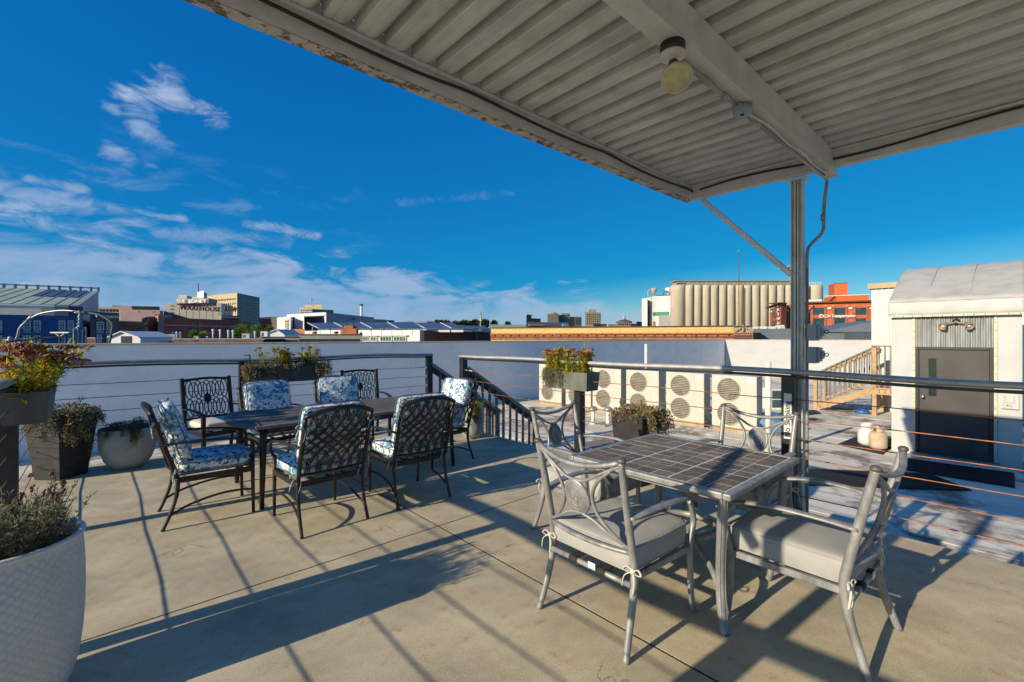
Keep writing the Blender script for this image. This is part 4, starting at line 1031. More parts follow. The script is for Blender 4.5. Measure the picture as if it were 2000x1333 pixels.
# square tapered planters
def square_planter(label, c, rot, s0, s1, h, grooves):
    t = thing('square_planter', label, 'planter', (0, 0, 0))
    z = Vector((0, 0, 1)); m = MB(); w = .018
    def ring(s_, zz): return [(-s_ / 2, -s_ / 2, zz), (s_ / 2, -s_ / 2, zz), (s_ / 2, s_ / 2, zz), (-s_ / 2, s_ / 2, zz)]
    if not grooves:
        V = ring(s0, 0) + ring(s1, h) + ring(s1 - 2 * w, h) + ring(s1 - 2 * w - .01, h - .08)
        m.add(V, [(3, 2, 1, 0)] + [(a + i, a + (i + 1) % 4, a + 4 + (i + 1) % 4, a + 4 + i) for a in (0, 4, 8) for i in range(4)]); m.build('shell', 'pot_black', t, bevel=.003)
    else:
        V = ring(s0 - .012, 0) + ring(s1 - .012, h - .002) + ring(s1 - 2 * w, h - .002) + ring(s1 - 2 * w - .01, h - .08)
        m.add(V, [(3, 2, 1, 0)] + [(a + i, a + (i + 1) % 4, a + 4 + (i + 1) % 4, a + 4 + i) for a in (0, 4, 8) for i in range(4)]); m.build('liner', 'pot_black', t)
        nb = 6
        for k in range(nb):
            za = h * k / nb + .004; zb = h * (k + 1) / nb - .002
            sa = s0 + (s1 - s0) * za / h; sb = s0 + (s1 - s0) * zb / h
            for q in range(4):
                b_ = MB(); hh = .006
                V = [(-sa / 2, -sa / 2, za), (sa / 2, -sa / 2, za), (sb / 2, -sb / 2, zb), (-sb / 2, -sb / 2, zb), (-sa / 2 + hh, -sa / 2 + hh, za), (sa / 2 - hh, -sa / 2 + hh, za), (sb / 2 - hh, -sb / 2 + hh, zb), (-sb / 2 + hh, -sb / 2 + hh, zb)]
                b_.add(V, [(0, 1, 2, 3), (7, 6, 5, 4), (0, 4, 5, 1), (3, 2, 6, 7)]); b_.xf(Matrix.Rotation(q * PI / 2, 4, 'Z')); b_.build('board', 'pot_board', t)
    m = MB(); s_ = s1 - 2 * w - .008; m.box(-s_ / 2, -s_ / 2, h - .10, s_ / 2, s_ / 2, h - .05); m.build('soil', 'soil', t)
    t.location = c; t.rotation_euler = (0, 0, rot); return t
square_planter('tall square black planter with board grooves beside the left corner post', (-.31, 6.93, 0), R(43), .29, .43, .70, True)
creeper('brown and green creeping plant pouring over the tall grooved black planter', (-.31, 6.93, .66),
        [((-.31 + .25 * math.cos(a), 6.93 + .25 * math.sin(a), .69), (math.cos(a), math.sin(a), .1), rnd.uniform(.15, .30), 84) for a in [rnd.uniform(-PI * 1.05, .1) for _ in range(16)]] +
        [((-.23 + rnd.uniform(-.05, .09), 6.72, .69), (.2, -1, 0), rnd.uniform(.28, .46), 120) for _ in range(9)], ['leaf_sage', 'leaf_dry', 'leaf_green', 'leaf_dry'], 8, [((-.31, 6.93, .70), (.28, .26, .085), 1500), ((-.18, 6.85, .68), (.2, .2, .06), 500), ((-.16, 6.80, .80), (.03, .03, .1), 20)], L_=.024, w_=.013)
square_planter('square black planter with ochre trailing plant behind the tiled table', (4.16, 2.68, 0), R(1), .28, .37, .72, False)
creeper('ochre half-dry creeper hanging from the square black planter behind the tiled table', (4.16, 2.68, .70),
        [((4.0, 2.60 + rnd.uniform(-.12, .25), .73), (-1, 0, .1), rnd.uniform(.06, .12), 36) for _ in range(8)] + [((4.16 + rnd.uniform(-.17, .2), 2.50, .73), (rnd.uniform(-.3, .6), -1, .1), rnd.uniform(.2, .44), 80) for _ in range(24)],
        ['leaf_ochre', 'leaf_dry', 'leaf_sage'], 9, [((4.16, 2.68, .745), (.20, .20, .05), 900), ((4.2, 2.52, .72), (.16, .08, .08), 500)] + [((4.16 + a, 2.68 + b_, .80), (.012, .012, .06), 26) for a, b_ in ((-.1, .12), (.02, -.05), (-.05, -.1))], L_=.024, w_=.014)

def round_pot(name, label, prof, c, material, lip, soil_z, soil_r, soilm='soil', n=40):
    t = thing(name, label, 'plant pot', c, 'round plant pots on the terrace')
    MB().lathe(prof, n, c, cap=False).build('shell', material, t)
    MB().lathe([(.001, soil_z - .03), (soil_r, soil_z - .03), (soil_r, soil_z), (.001, soil_z + .01)], n, c).build('soil', soilm, t)
    return t
round_pot('bowl_pot', 'round grey-green bowl pot beside the tall black planter', [(.001, 0), (.12, 0), (.15, .012), (.215, .10), (.262, .24), (.268, .36), (.262, .465), (.252, .47), (.245, .462), (.250, .36), (.235, .25)], (.24, 6.90, 0), 'pot_bowl', 0, .43, .246)
creeper('dark green creeper with reddish tips over the grey bowl pot', (.24, 6.90, .44),
        [((.24 + .24 * math.cos(a), 6.90 + .24 * math.sin(a), .475), (math.cos(a), math.sin(a), .1), rnd.uniform(.05, .16), 42) for a in [rnd.uniform(-PI, 0) for _ in range(16)]] +
        [((.27 + rnd.uniform(-.05, .05), 6.67, .475), (.1, -1, 0), rnd.uniform(.18, .32), 110) for _ in range(6)] + [((.0, 6.78, .47), (-1, -.4, 0), .34, 100), ((.49, 6.85, .47), (1, -.2, 0), .36, 100), ((.47, 6.75, .47), (1, -.5, 0), .38, 120)],
        ['leaf_green', 'leaf_green', 'leaf_ochre'], 12, [((.24, 6.90, .48), (.235, .235, .05), 1500), ((.33, 6.92, .53), (.06, .05, .04), 160)], L_=.018, w_=.009)
round_pot('tall_pot', 'slim grey-green pot with trailing succulent beside the stair gap', [(.001, 0), (.10, 0), (.13, .012), (.17, .12), (.188, .28), (.188, .40), (.180, .50), (.172, .505), (.166, .497), (.172, .40), (.165, .3)], (4.16, 5.52, 0), 'pot_green', 0, .46, .164)
creeper('yellow-green succulent trailing down the slim pot by the stairs', (4.16, 5.52, .48),
        [((4.10 + rnd.uniform(-.08, .05), 5.37, .51), (-.25, -1, 0), rnd.uniform(.22, .38), 110) for _ in range(12)] + [((4.34, 5.45, .5), (1, -.3, 0), rnd.uniform(.3, .42), 100) for _ in range(4)],
        ['leaf_green', 'leaf_ochre', 'leaf_lime'], 13, [((4.16, 5.52, .51), (.16, .16, .04), 700), ((4.09, 5.50, .58), (.06, .06, .06), 120)], L_=.02, w_=.010)
# lavender pot in the foreground with a diamond-embossed shell
lp = thing('lavender_pot', 'big pale pot with an embossed diamond pattern in the bottom left corner', 'plant pot', (-.30, 2.74, 0), 'round plant pots on the terrace')
prof = catmull([Vector((.175, 0, 0)), Vector((.222, 0, .10)), Vector((.245, 0, .25)), Vector((.253, 0, .42)), Vector((.251, 0, .56)), Vector((.245, 0, .665))], 34)
prof = [(p.x, p.z) for p in prof]; v = []; f = []; nn = 384
for (r_, z) in prof:
    for k in range(nn):
        a = 2 * PI * k / nn
        u = a / (2 * PI) * 44; w = z / .0355
        d1 = abs(((u + w) % 1) - .5) * 2; d2 = abs(((u - w) % 1) - .5) * 2
        gro = max(0, d1 - .80) / .10 + max(0, d2 - .80) / .10
        rr = r_ - .0034 * min(1, gro) * (1 if .02 < z < .645 else 0); v.append((-.30 + rr * math.cos(a), 2.74 + rr * math.sin(a), z))
for i in range(len(prof) - 1):
    for k in range(nn):
        k2 = (k + 1) % nn; f.append((i * nn + k, i * nn + k2, (i + 1) * nn + k2, (i + 1) * nn + k))
m = MB(); m.add(v, f, True); m.build('shell', 'pot_pale', lp)
MB().lathe([(.2445, .660), (.254, .668), (.256, .676), (.250, .682), (.236, .681), (.231, .672), (.230, .60)], 64, (-.30, 2.74, 0), cap=False).build('rim', 'pot_pale', lp)
MB().lathe([(.001, .60), (.229, .60), (.229, .615), (.001, .63)], 40, (-.30, 2.74, 0)).build('mulch', 'mulch', lp)
rnd = random.Random(77)
lv = thing('lavender_plant', 'bushy grey-green lavender with dried brown flower spikes in the foreground pot', 'plant', (-.30, 2.74, .62))
l1, l2, sp, tw, mu = MB(), MB(), MB(), MB(), MB()
for i in range(250):
    a = rnd.uniform(0, 2 * PI); rr = .17 * math.sqrt(rnd.random()); b_ = Vector((-.30 + rr * math.cos(a), 2.74 + rr * math.sin(a), .625))
    out_ = Vector((math.cos(a), math.sin(a), 0)) * (rr / .17) * rnd.uniform(.2, .75); h_ = rnd.uniform(.10, .215)
    P = catmull([b_, b_ + out_ * h_ * .5 + Vector((0, 0, h_ * .55)), b_ + out_ * h_ * .8 + rdir(rnd) * .012 + Vector((0, 0, h_))], 4)
    tw.tube(P, .0017, n=4)
    for k in range(34):
        q = P[min(len(P) - 1, int(rnd.uniform(.12, 1) * len(P)))]; dd = rdir(rnd, .9)
        leaf(l1 if rnd.random() < .85 else l2, q, dd, rdir(rnd), rnd.uniform(.016, .034), rnd.uniform(.0032, .0055))
for i in range(24):
    a = rnd.uniform(0, 2 * PI); rr = .18 * math.sqrt(rnd.random()); b_ = Vector((-.30 + rr * math.cos(a), 2.74 + rr * math.sin(a), .70)); h_ = rnd.uniform(.08, .16) + (.10 if rnd.random() < .12 else 0)
    e = b_ + Vector((math.cos(a), math.sin(a), 0)) * rr * .35 + Vector((0, 0, h_)); P = [b_, (b_ + e) / 2 + rdir(rnd) * .008, e]; tw.tube(P, .0014, n=4)
    for k in range(9):
        sp.ball(e + Vector((rnd.uniform(-.006, .006), rnd.uniform(-.006, .006), k * .0028)), .005 * rnd.uniform(.7, 1.2), 5, 4)
for i in range(700):
    a = rnd.uniform(0, 2 * PI); rr = .225 * math.sqrt(rnd.random()); leaf(mu, (-.30 + rr * math.cos(a), 2.74 + rr * math.sin(a), .618 + rnd.uniform(0, .016)), rdir(rnd, .1), (0, 0, 1), rnd.uniform(.01, .024), rnd.uniform(.004, .01))
l1.build('foliage', 'leaf_sage', lv, kind='stuff'); l2.build('foliage', 'leaf_dry', lv, kind='stuff'); sp.build('dried_flowers', 'spike_brown', lv, kind='stuff'); tw.build('stem', 'twig', lv)
mu.build('wood_chips', 'mulch', lp, kind='stuff')

m = MB(); cushion(m, (-.43, 7.08, .03), .10, .07, .06, e=.8, ez=.8, n=14, k=8, puff=.25, seed=2); o = m.build('rock', 'cushion_cream'); tag(o, 'small pale rock lying at the foot of the left corner railing post', 'rock')

# dry leaf bits and grit on the slabs
m = MB(); rg = random.Random(41)
for i in range(60):
    x, y = (rg.uniform(-.2, 4.3), rg.uniform(.9, 7)) if i % 3 else (2.0 + rg.uniform(-.05, .08), rg.uniform(1.2, 6))
    leaf(m, (x, y, .004), Vector((rg.uniform(-1, 1), rg.uniform(-1, 1), rg.uniform(0, .35))), (0, 0, 1), rg.uniform(.006, .018), rg.uniform(.004, .009))
o = m.build('leaf_litter', 'leaf_dry', kind='stuff'); o['label'] = 'scattered tiny dry leaf bits on the concrete slabs'

# ================================================================== things on the roof
mat('ac_cream', (.52, .505, .43), .5, var=.05, scale=4, spec=.4)
mat('ac_dark', (.06, .055, .045), .6)
mat('ac_wire', (.55, .50, .38), .5, metal=.2)
mat('sleeper', (.42, .34, .20), .85, var=.2)
mat('label_blue', (.25, .38, .5), .6)
mat('pvc', (.72, .70, .62), .45, var=.06)
mat('galv', (.36, .37, .36), .45, metal=.5, var=.25, scale=3, stretch=(1, 3, .4))
mat('tent_white', (.50, .51, .50), .6, var=.05, scale=2, bump=.5, bscale=3.5, spec=.3)
mat('tent_grey', (.46, .45, .41), .75, var=.12, scale=3, bump=.8, bscale=3, stain=.35, stain_col=(.2, .19, .17), sscale=3)
mat('door_dark', (.055, .05, .048), .55, var=.25, scale=2)
mat('mesh_glass', (.02, .035, .03), .15, var=.3)
mat('pink_door', (.50, .315, .23), .6, var=.08)
mat('siding_pale', (.56, .60, .56), .5, var=.05)
mat('beige_trim', (.45, .34, .20), .6)
mat('tank_rust', (.52, .33, .12), .6, col2=(.50, .46, .38), scale=9, var=.3)
mat('tank_white', (.7, .7, .66), .45)
mat('bowl_blue', (.03, .12, .35), .3)
mat('tarp_blue', (.10, .22, .36), .6, var=.3, scale=8)
mat('green_plastic', (.03, .28, .08), .4)
mat('ac_fan', (.16, .155, .14), .5); mat('label_pale', (.50, .56, .60), .6)
mat('mesh_blue', (.05, .10, .12), .15)
mat('tent_trim', (.60, .57, .42), .6, var=.15, scale=14)
mat('tank_rust2', (.36, .27, .17), .6, var=.2)
mat('notice_grey', (.50, .50, .46), .5); mat('label_ink', (.06, .16, .36), .6)

def ac_unit(label, ya, yb, z1=.58):
    x0 = 11.42; t = thing('air_conditioner', label, 'air conditioner', (x0 + .17, (ya + yb) / 2, ROOF), 'outdoor units in a row on the roof')
    z0 = -.69
    MB().box(x0, ya, z0, x0 + .36, yb, z1).build('cabinet', 'ac_cream', t, bevel=.012, seg=2)
    for x in (x0 + .03, x0 + .25): MB().box(x, ya + .02, ROOF, x + .10, yb - .02, z0 - .002).build('sleeper', 'sleeper', t)
    w = yb - ya; yc = yb - .39 * w; r_ = .255 * w
    for zc in (z0 + .33, z0 + .33 + .60):
        m = MB(); m.lathe([(.001, 0), (r_, 0), (r_, .012), (.001, .012)], 32)
        Mx = Matrix.Translation((x0 - .003, yc, zc)) @ Matrix.Rotation(-PI / 2, 4, 'Y')
        fo = m.xf(Mx).build('fan_opening', 'ac_dark', t)
        m = MB(); m.lathe([(r_ + .012, 0), (r_ + .012, .02), (r_, .024), (r_ - .006, .0)], 32, cap=False)
        m.xf(Matrix.Translation((x0 - .004, yc, zc)) @ Matrix.Rotation(-PI / 2, 4, 'Y')).build('grille_ring', 'ac_cream', fo)
        m = MB()
        k = -r_
        while k < r_:
            hw = math.sqrt(max(0, r_ * r_ - k * k)); m.box(x0 - .024, yc - hw, zc + k - .0035, x0 - .018, yc + hw, zc + k + .0035); k += .045
        k = -r_ + .02
        while k < r_:
            hw = math.sqrt(max(0, r_ * r_ - k * k)); m.box(x0 - .0175, yc + k - .002, zc - hw, x0 - .0145, yc + k + .002, zc + hw); k += .03
        m.build('grille_wires', 'ac_wire', fo)
        m = MB()
        for q in range(3):
            a = q * 2 * PI / 3 + ya; P = [(0, 0, 0), (r_ * .3 * math.cos(a), r_ * .3 * math.sin(a), 0), (r_ * .92 * math.cos(a + .25), r_ * .92 * math.sin(a + .25), .0), (r_ * .92 * math.cos(a + 1.1), r_ * .92 * math.sin(a + 1.1), 0)]
            m.extr(P[0:1] + P[2:4], (0, 0, .002))
        m.xf(Matrix.Translation((x0 - .0155, yc, zc)) @ Matrix.Rotation(-PI / 2, 4, 'Y')).build('fan_blades', 'ac_fan', fo)
    # side panel seam, plates, louvres
    m = MB(); m.box(x0 - .003, ya + .24 * w, z0 + .01, x0 - .0005, ya + .25 * w, z1 - .01); m.build('seam', 'ac_wire', t)
    MB().box(x0 - .006, ya + .05, z1 - .16, x0 - .001, ya + .22, z1 - .08).build('name_plate', 'sign_plate', t)
    MB().box(x0 - .008, ya + .07, z1 - .135, x0 - .0065, ya + .12, z1 - .11).build('logo', 'label_blue', t)
    MB().box(x0 - .005, ya + .06, z0 + .30, x0 - .001, ya + .13, z0 + .46).build('data_label', 'label_pale', t)
    m = MB(); m.beam((x0 + .1, ya - .002, z0 + .10), (x0 + .1, ya - .10, z0 + .04), .02, .02); m.tube(catmull([(x0 + .06, ya - .0, z0 + .2), (x0 + .05, ya - .08, z0 + .1), (x0 + .05, ya - .1, z0 - .1)], 4), .018, n=6)
    m.build('refrigerant_pipe', 'lamp_black', t)
for lab, ya, yb in (('farthest cream double-fan air conditioner at the left end of the row', 10.22, 11.27), ('cream air conditioner mostly hidden behind the pale flower box, second from the left', 8.99, 10.04),
                    ('third cream air conditioner from the left, right of the railing flower box', 7.88, 8.93), ('fourth cream air conditioner from the left, above the square black planter', 6.65, 7.70),
                    ('fifth cream air conditioner from the left in the row', 5.38, 6.43), ('nearest cream air conditioner at the right end of the row', 4.12, 5.18)):
    ac_unit(lab, ya, yb)

def pipe(name, label, cat, x, y, z1, r_, m_='pvc', group=None, cap=None):
    t = thing(name, label, cat, (x, y, ROOF), group)
    MB().tube([(x, y, ROOF), (x, y, z1)], r_, n=14).build('pipe', m_, t)
    MB().lathe([(r_ * 2.2, 0), (r_ * 1.3, .03), (r_ * 1.15, .12)], 14, (x, y, ROOF), cap=False).build('flashing', 'roof_white', t)
    if cap: cap(t, x, y, z1)
    return t
pipe('vent_pipe', 'tall white plastic pipe standing right of the air conditioners beside the railing post', 'pipe', 9.76, 3.31, 1.02, .055)
pipe('vent_pipe', 'white plastic pipe rising behind the air conditioner row against the shaded parapet', 'pipe', 13.3, 8.2, 1.29, .05)
def mush(t, x, y, z): MB().lathe([(.03, -.03), (.12, -.01), (.12, .04), (.06, .09), (.001, .10)], 16, (x, y, z)).build('cowl', 'galv', t)
pipe('roof_vent', 'left one of two small capped vents in front of the air conditioners', 'vent', 9.75, 7.60, -.42, .045, 'pvc', None, mush)
pipe('roof_vent', 'right one of two small capped vents in front of the air conditioners', 'vent', 10.0, 7.30, -.42, .045, 'pvc', None, mush)
vb = MB().box(9.65, 7.15, ROOF, 10.2, 7.40, ROOF + .04).build('vent_curb', 'galv'); tag(vb, 'low metal curb under the two small capped vents', 'curb')
# skylight and tarp behind the post
t = thing('skylight', 'gridded bluish skylight window seen between the white pipe and the black post', 'skylight', (15.2, 5.9, ROOF))
a = onz(1506, 800, ROOF); b_ = onz(1530, 800, ROOF)
def wallbox(m, A, B, z0, z1, thick):
    A = Vector((A.x, A.y, 0)); B = Vector((B.x, B.y, 0)); d = (B - A); n_ = Vector((-d.y, d.x, 0)).normalized()
    if n_.dot((A + B) / 2) < 0: n_ = -n_
    P = [A, B, B + n_ * thick, A + n_ * thick]
    if (P[1] - P[0]).cross(P[2] - P[1]).z < 0: P.reverse()
    m.prism([(p.x, p.y) for p in P], z0, z1); return n_
m = MB(); wallbox(m, a, b_, ROOF, -.15, .6); m.build('frame', 'pvc', t)
for i in range(3):
    for j in range(2):
        A_ = a.lerp(b_, .08 + i * .31); B_ = a.lerp(b_, .08 + i * .31 + .26); n0 = Vector((-(b_ - a).y, (b_ - a).x, 0)).normalized(); n0 = n0 if n0.dot(a) < 0 else -n0
        mm = MB(); wallbox(mm, A_ + n0 * .02, B_ + n0 * .02, ROOF + .06 + j * .29, ROOF + .31 + j * .29, .018); mm.build('pane', 'mesh_blue', t)
t = thing('tarp_cover', 'blue tarpaulin draped over equipment left of the no smoking post', 'tarpaulin', (12.2, 3.9, ROOF))
c = onz(1512, 850, ROOF); m = MB(); cushion(m, (c.x + .2, c.y + .1, ROOF + .22), 1.0, .8, .5, e=.5, ez=.7, puff=.12, seed=3); m.build('sheet', 'tarp_blue', t)
MB().box(c.x - .3, c.y - .3, ROOF, c.x + .6, c.y + .5, ROOF + .08).build('pallet', 'wood_weathered', t)

# ---------------- fabric stair head with dark door
td = thing('rooftop_door_shelter', 'white fabric-covered roof access shelter with a dark door and grey curved top', 'shelter', (12, .87, ROOF))
SX, SYA, SYB = 12.0, -.03, 1.75; DYA, DYB = .365, 1.33; DZ = 1.27; FZ = 2.12
def sheet(pts, name, matn, parent, thick=.02):
    m = MB(); m.add(pts, [tuple(range(len(pts)))]); o = m.build(name, matn, parent); return o
# front fabric panels (bulging a little), side walls, roof sheet
def fabric(y0, y1, z0, z1, nm, seed, x=SX):
    rnd = random.Random(seed); v = []; f = []; ny, nz = 14, 30
    for i in range(ny + 1):
        for j in range(nz + 1):
            y = y0 + (y1 - y0) * i / ny; z = z0 + (z1 - z0) * j / nz; e = math.sin(PI * i / ny) * math.sin(PI * min(1, j / nz * 1.0))
            v.append((x - .012 - .022 * e - .006 * math.sin(z * 9 + y * 7 + seed) * e, y, z))
    for i in range(ny):
        for j in range(nz):
            a = i * (nz + 1) + j; f.append((a, a + 1, a + nz + 2, a + nz + 1))
    m = MB(); m.add(v, f, True); return m.build(nm, 'tent_white', td)
fabric(DYB + .10, SYB, ROOF, FZ, 'fabric_panel', 1); fabric(SYA, DYA - .10, ROOF, FZ, 'fabric_panel', 2)
m = MB(); m.box(SX, SYB - .05, ROOF, SX + 3.0, SYB, FZ); m.build('side_wall', 'tent_white', td)
m = MB(); m.box(SX, SYA, ROOF, SX + 3.0, SYA + .05, FZ); m.build('side_wall', 'tent_white', td)
m = MB(); m.box(SX + .0, SYA + .051, ROOF, SX + .05, DYA - .101, FZ); m.box(SX + .0, DYB + .101, ROOF, SX + .05, SYB - .051, FZ); m.box(SX + 2.95, SYA + .051, ROOF, SX + 3.0, SYB - .051, FZ); m.build('backing', 'tent_white', td)
# studded edging strips beside the door
for y in (DYA - .075, DYB + .075):
    s_ = MB().box(SX - .034, y - .022, ROOF, SX - .012, y + .022, FZ).build('edging_strip', 'tent_trim', td)
    m = MB(); z = ROOF + .1
    while z < FZ: m.ball((SX - .036, y, z), .008, 6, 4); z += .155
    m.build('stud', 'lamp_black', s_)
# corrugated metal over the door
m = MB(); v = []; f = []; n_ = 96
for i in range(n_ + 1):
    y = DYA - .05 + (DYB - DYA + .10) * i / n_; x = SX - .012 + .012 * math.sin(i * 2 * PI / 6)
    v += [(x, y, DZ + .05), (x, y, FZ)]
for i in range(n_): f.append((2 * i, 2 * i + 1, 2 * i + 3, 2 * i + 2))
m.add(v, f, True); m.build('corrugated_panel', 'galv', td)
# door frame, door, window, knob, threshold
m = MB(); m.box(SX - .03, DYB, ROOF, SX + .03, DYB + .05, DZ + .05); m.box(SX - .03, DYA - .05, ROOF, SX + .03, DYA, DZ + .05); m.box(SX - .03, DYA, DZ, SX + .03, DYB, DZ + .05)
m.build('door_frame', 'lamp_black', td, bevel=.004)
dr = MB().box(SX - .005, DYA + .004, ROOF + .03, SX + .035, DYB - .004, DZ - .004).build('door', 'door_dark', td, bevel=.003)
m = MB(); ya, yb, za, zb = 1.075, 1.19, .37, 1.10
m.box(SX - .012, ya - .012, za - .012, SX - .0055, ya, zb + .012); m.box(SX - .012, yb, za - .012, SX - .0055, yb + .012, zb + .012); m.box(SX - .012, ya, zb, SX - .0055, yb, zb + .012); m.box(SX - .012, ya, za - .012, SX - .0055, yb, za); m.build('vision_frame', 'door_dark', dr)
MB().box(SX - .0085, ya, za, SX - .006, yb, zb).build('vision_pane', 'mesh_glass', dr)
m = MB()
k = -20
while k < 40:
    for sg in (1, -1):
        a_, b2_ = (ya if sg > 0 else yb, za + k * .03), (yb if sg > 0 else ya, za + k * .03 + .115)
        q = clip_seg(a_, b2_, (ya, yb, za, zb))
        if q: m.beam((SX - .0095, q[0][0], q[0][1]), (SX - .0095, q[1][0], q[1][1]), .0025, .0015, up=(1, 0, 0))
    k += 1
m.build('wire_mesh', 'lamp_black', dr)
m = MB(); m.lathe([(.001, 0), (.032, 0), (.032, .008), (.014, .012), (.014, .035), (.028, .045), (.030, .06), (.02, .07), (.001, .072)], 16)
m.xf(Matrix.Translation((SX - .006, 1.27, .345)) @ Matrix.Rotation(-PI / 2, 4, 'Y')).build('knob', 'steel', dr)
MB().box(SX - .22, DYA - .12, ROOF, SX - .035, DYB + .12, ROOF + .05).build('threshold', 'galv', td, bevel=.004)
# skirt (valance) and curved roof
m = MB(); v = []; f = []; ny = 30
for i in range(ny + 1):
    y = SYA - .04 + (SYB + .08 - SYA) * i / ny
    for j, (x, z) in enumerate([(11.90, 1.93), (11.888, 2.0), (11.885, 2.08), (11.895, 2.16), (11.905, 2.205)]): v.append((x + .006 * math.sin(i * .9 + j), y, z))
for i in range(ny):
    for j in range(4): a = i * 5 + j; f.append((a, a + 1, a + 6, a + 5))
m.add(v, f, True); sk = m.build('valance', 'tent_white', td); q = sk.modifiers.new('t', 'SOLIDIFY'); q.thickness = .01
MB().box(11.878, SYA - .04, 1.905, 11.903, SYB + .04, 1.945).build('valance_hem', 'tent_trim', td)
m = MB()
for i in range(13): m.ball((11.875, SYA + .02 + i * .142, 1.925), .009, 6, 4)
m.build('stud', 'lamp_black', td)
prof_ = [(11.905, 2.205), (12.1, 2.30), (12.35, 2.425), (12.86, 2.66), (13.3, 2.84), (13.8, 3.02), (14.3, 3.12), (15.0, 3.16)]
v = []; f = []; rnd = random.Random(9)
for i in range(ny + 1):
    y = SYA - .04 + (SYB + .08 - SYA) * i / ny
    for j, (x, z) in enumerate(prof_): v.append((x, y, z - .03 * math.sin(PI * i / ny) ** .5 * math.sin(PI * j / 7) * (1 + .5 * math.sin(i * .7 + j * 1.3)) + (.008 * math.sin(i * 1.1 + j * 2.1) if 0 < j < 7 else 0)))
np_ = len(prof_)
for i in range(ny):
    for j in range(np_ - 1): a = i * np_ + j; f.append((a, a + 1, a + np_ + 1, a + np_))
m = MB(); m.add(v, f, True); o = m.build('roof_sheet', 'tent_grey', td); q = o.modifiers.new('t', 'SOLIDIFY'); q.thickness = .012; q.offset = 1
for y in (SYA - .04, SYB + .03):
    m = MB(); m.extr([(x, y, z - .02) for x, z in prof_] + [(15.0, y, FZ), (12.02, y, FZ)], (0, .01, 0)); m.build('gable', 'tent_white', td)
for yy in (.62, 1.22):
    m = MB(); m.tube([(x, yy, z + .005) for x, z in prof_], .004, n=5); m.build('roof_seam', 'tent_trim', td)
# twin flood light above the door
tf = thing('twin_flood_light', 'twin tan flood light above the dark door of the shelter', 'lamp', (11.98, .80, 1.78))
m = MB(); m.lathe([(.001, 0), (.06, 0), (.055, .035), (.02, .05), (.001, .05)], 18); m.xf(Matrix.Translation((11.975, .80, 1.80)) @ Matrix.Rotation(-PI / 2, 4, 'Y')).build('base', 'lamp_black', tf)
for sg in (1, -1):
    c = Vector((11.93, .80 + sg * .05, 1.76)); d = Vector((-.75, sg * .45, -.45)).normalized(); Rm2 = Matrix.Translation(c + Vector((-.02, sg * .10, -.02))) @ d.to_track_quat('Z', 'Y').to_matrix().to_4x4()
    MB().tube([(11.93, .80, 1.79), c + Vector((0, sg * .06, 0))], .016, n=8).build('arm', 'tank_rust2', tf)
    h = MB().lathe([(.001, -.05), (.03, -.045), (.038, .0), (.062, .07), (.066, .085), (.058, .083), (.034, .01), (.001, .005)], 20).xf(Rm2).build('lamp_head', 'tank_rust2', tf)
    MB().lathe([(.001, .012), (.034, .02), (.036, .05), (.02, .066), (.001, .07)], 16).xf(Rm2).build('bulb', 'care_white', h)
nt_ = thing('notice_plate', 'grey notice plate with blue print on the fabric right of the dark door', 'notice', (11.93, .12, .37))
MB().box(11.93, .01, .24, 11.937, .215, .50).build('plate', 'notice_grey', nt_)
m = MB()
for q in range(5):
    m.box(11.928, .16, .46 - q * .022, 11.9297, .19, .466 - q * .022); m.box(11.928, .05, .46 - q * .022, 11.9297, .08, .466 - q * .022)
m.box(11.928, .035, .345, 11.9297, .19, .350); m.box(11.928, .09, .28, 11.9297, .13, .285); m.box(11.928, .09, .295, 11.9297, .12, .300)
m.build('print', 'label_ink', nt_, kind='stuff')
m = MB(); m.lathe([(.001, 0), (.012, 0), (.012, .002), (.001, .002)], 14); m.xf(Matrix.Translation((11.9297, .145, .30)) @ Matrix.Rotation(-PI / 2, 4, 'Y')).build('emblem', 'label_ink', nt_)

# mats
def mat_quad(name, label, pts, cat='rubber mat', rib=True):
    t = thing(name, label, cat, (*pts[0][:2], ROOF)); m = MB(); m.prism(pts, ROOF + .008, ROOF + .018); m.build('sheet', 'rubber', t)
    if rib:
        A, B, C_, D_ = [Vector((*p, ROOF + .0225)) for p in pts]; m = MB(); n_ = int((B - A).length / .045)
        for i in range(n_):
            q = (i + .5) / n_; m.beam(A.lerp(B, q), D_.lerp(C_, q), .014, .008)
        m.build('rib', 'rubber', t, kind='stuff')
    return t
mat_quad('door_mat', 'ribbed black rubber mat directly before the dark door', [(10.38, .05), (11.45, .06), (11.35, 1.52), (10.36, 1.46)][::1])
mat_quad('walkway_mat', 'long skewed black rubber mat lying across the roof in front of the door', [(7.75, 2.62), (9.7, .48), (10.36, 1.02), (8.75, 2.95)])
mat_quad('tank_mat', 'thin black mat under the two gas bottles', [(11.40, 1.80), (13.2, 1.77), (13.4, 2.5), (11.75, 2.62)], rib=False)
mat_quad('walkway_mat', 'dark grey walkway mat on the roof near the foot of the wooden stairs', [(12.6, 5.0), (16.2, 4.0), (16.8, 4.35), (13.2, 5.7)], rib=False)

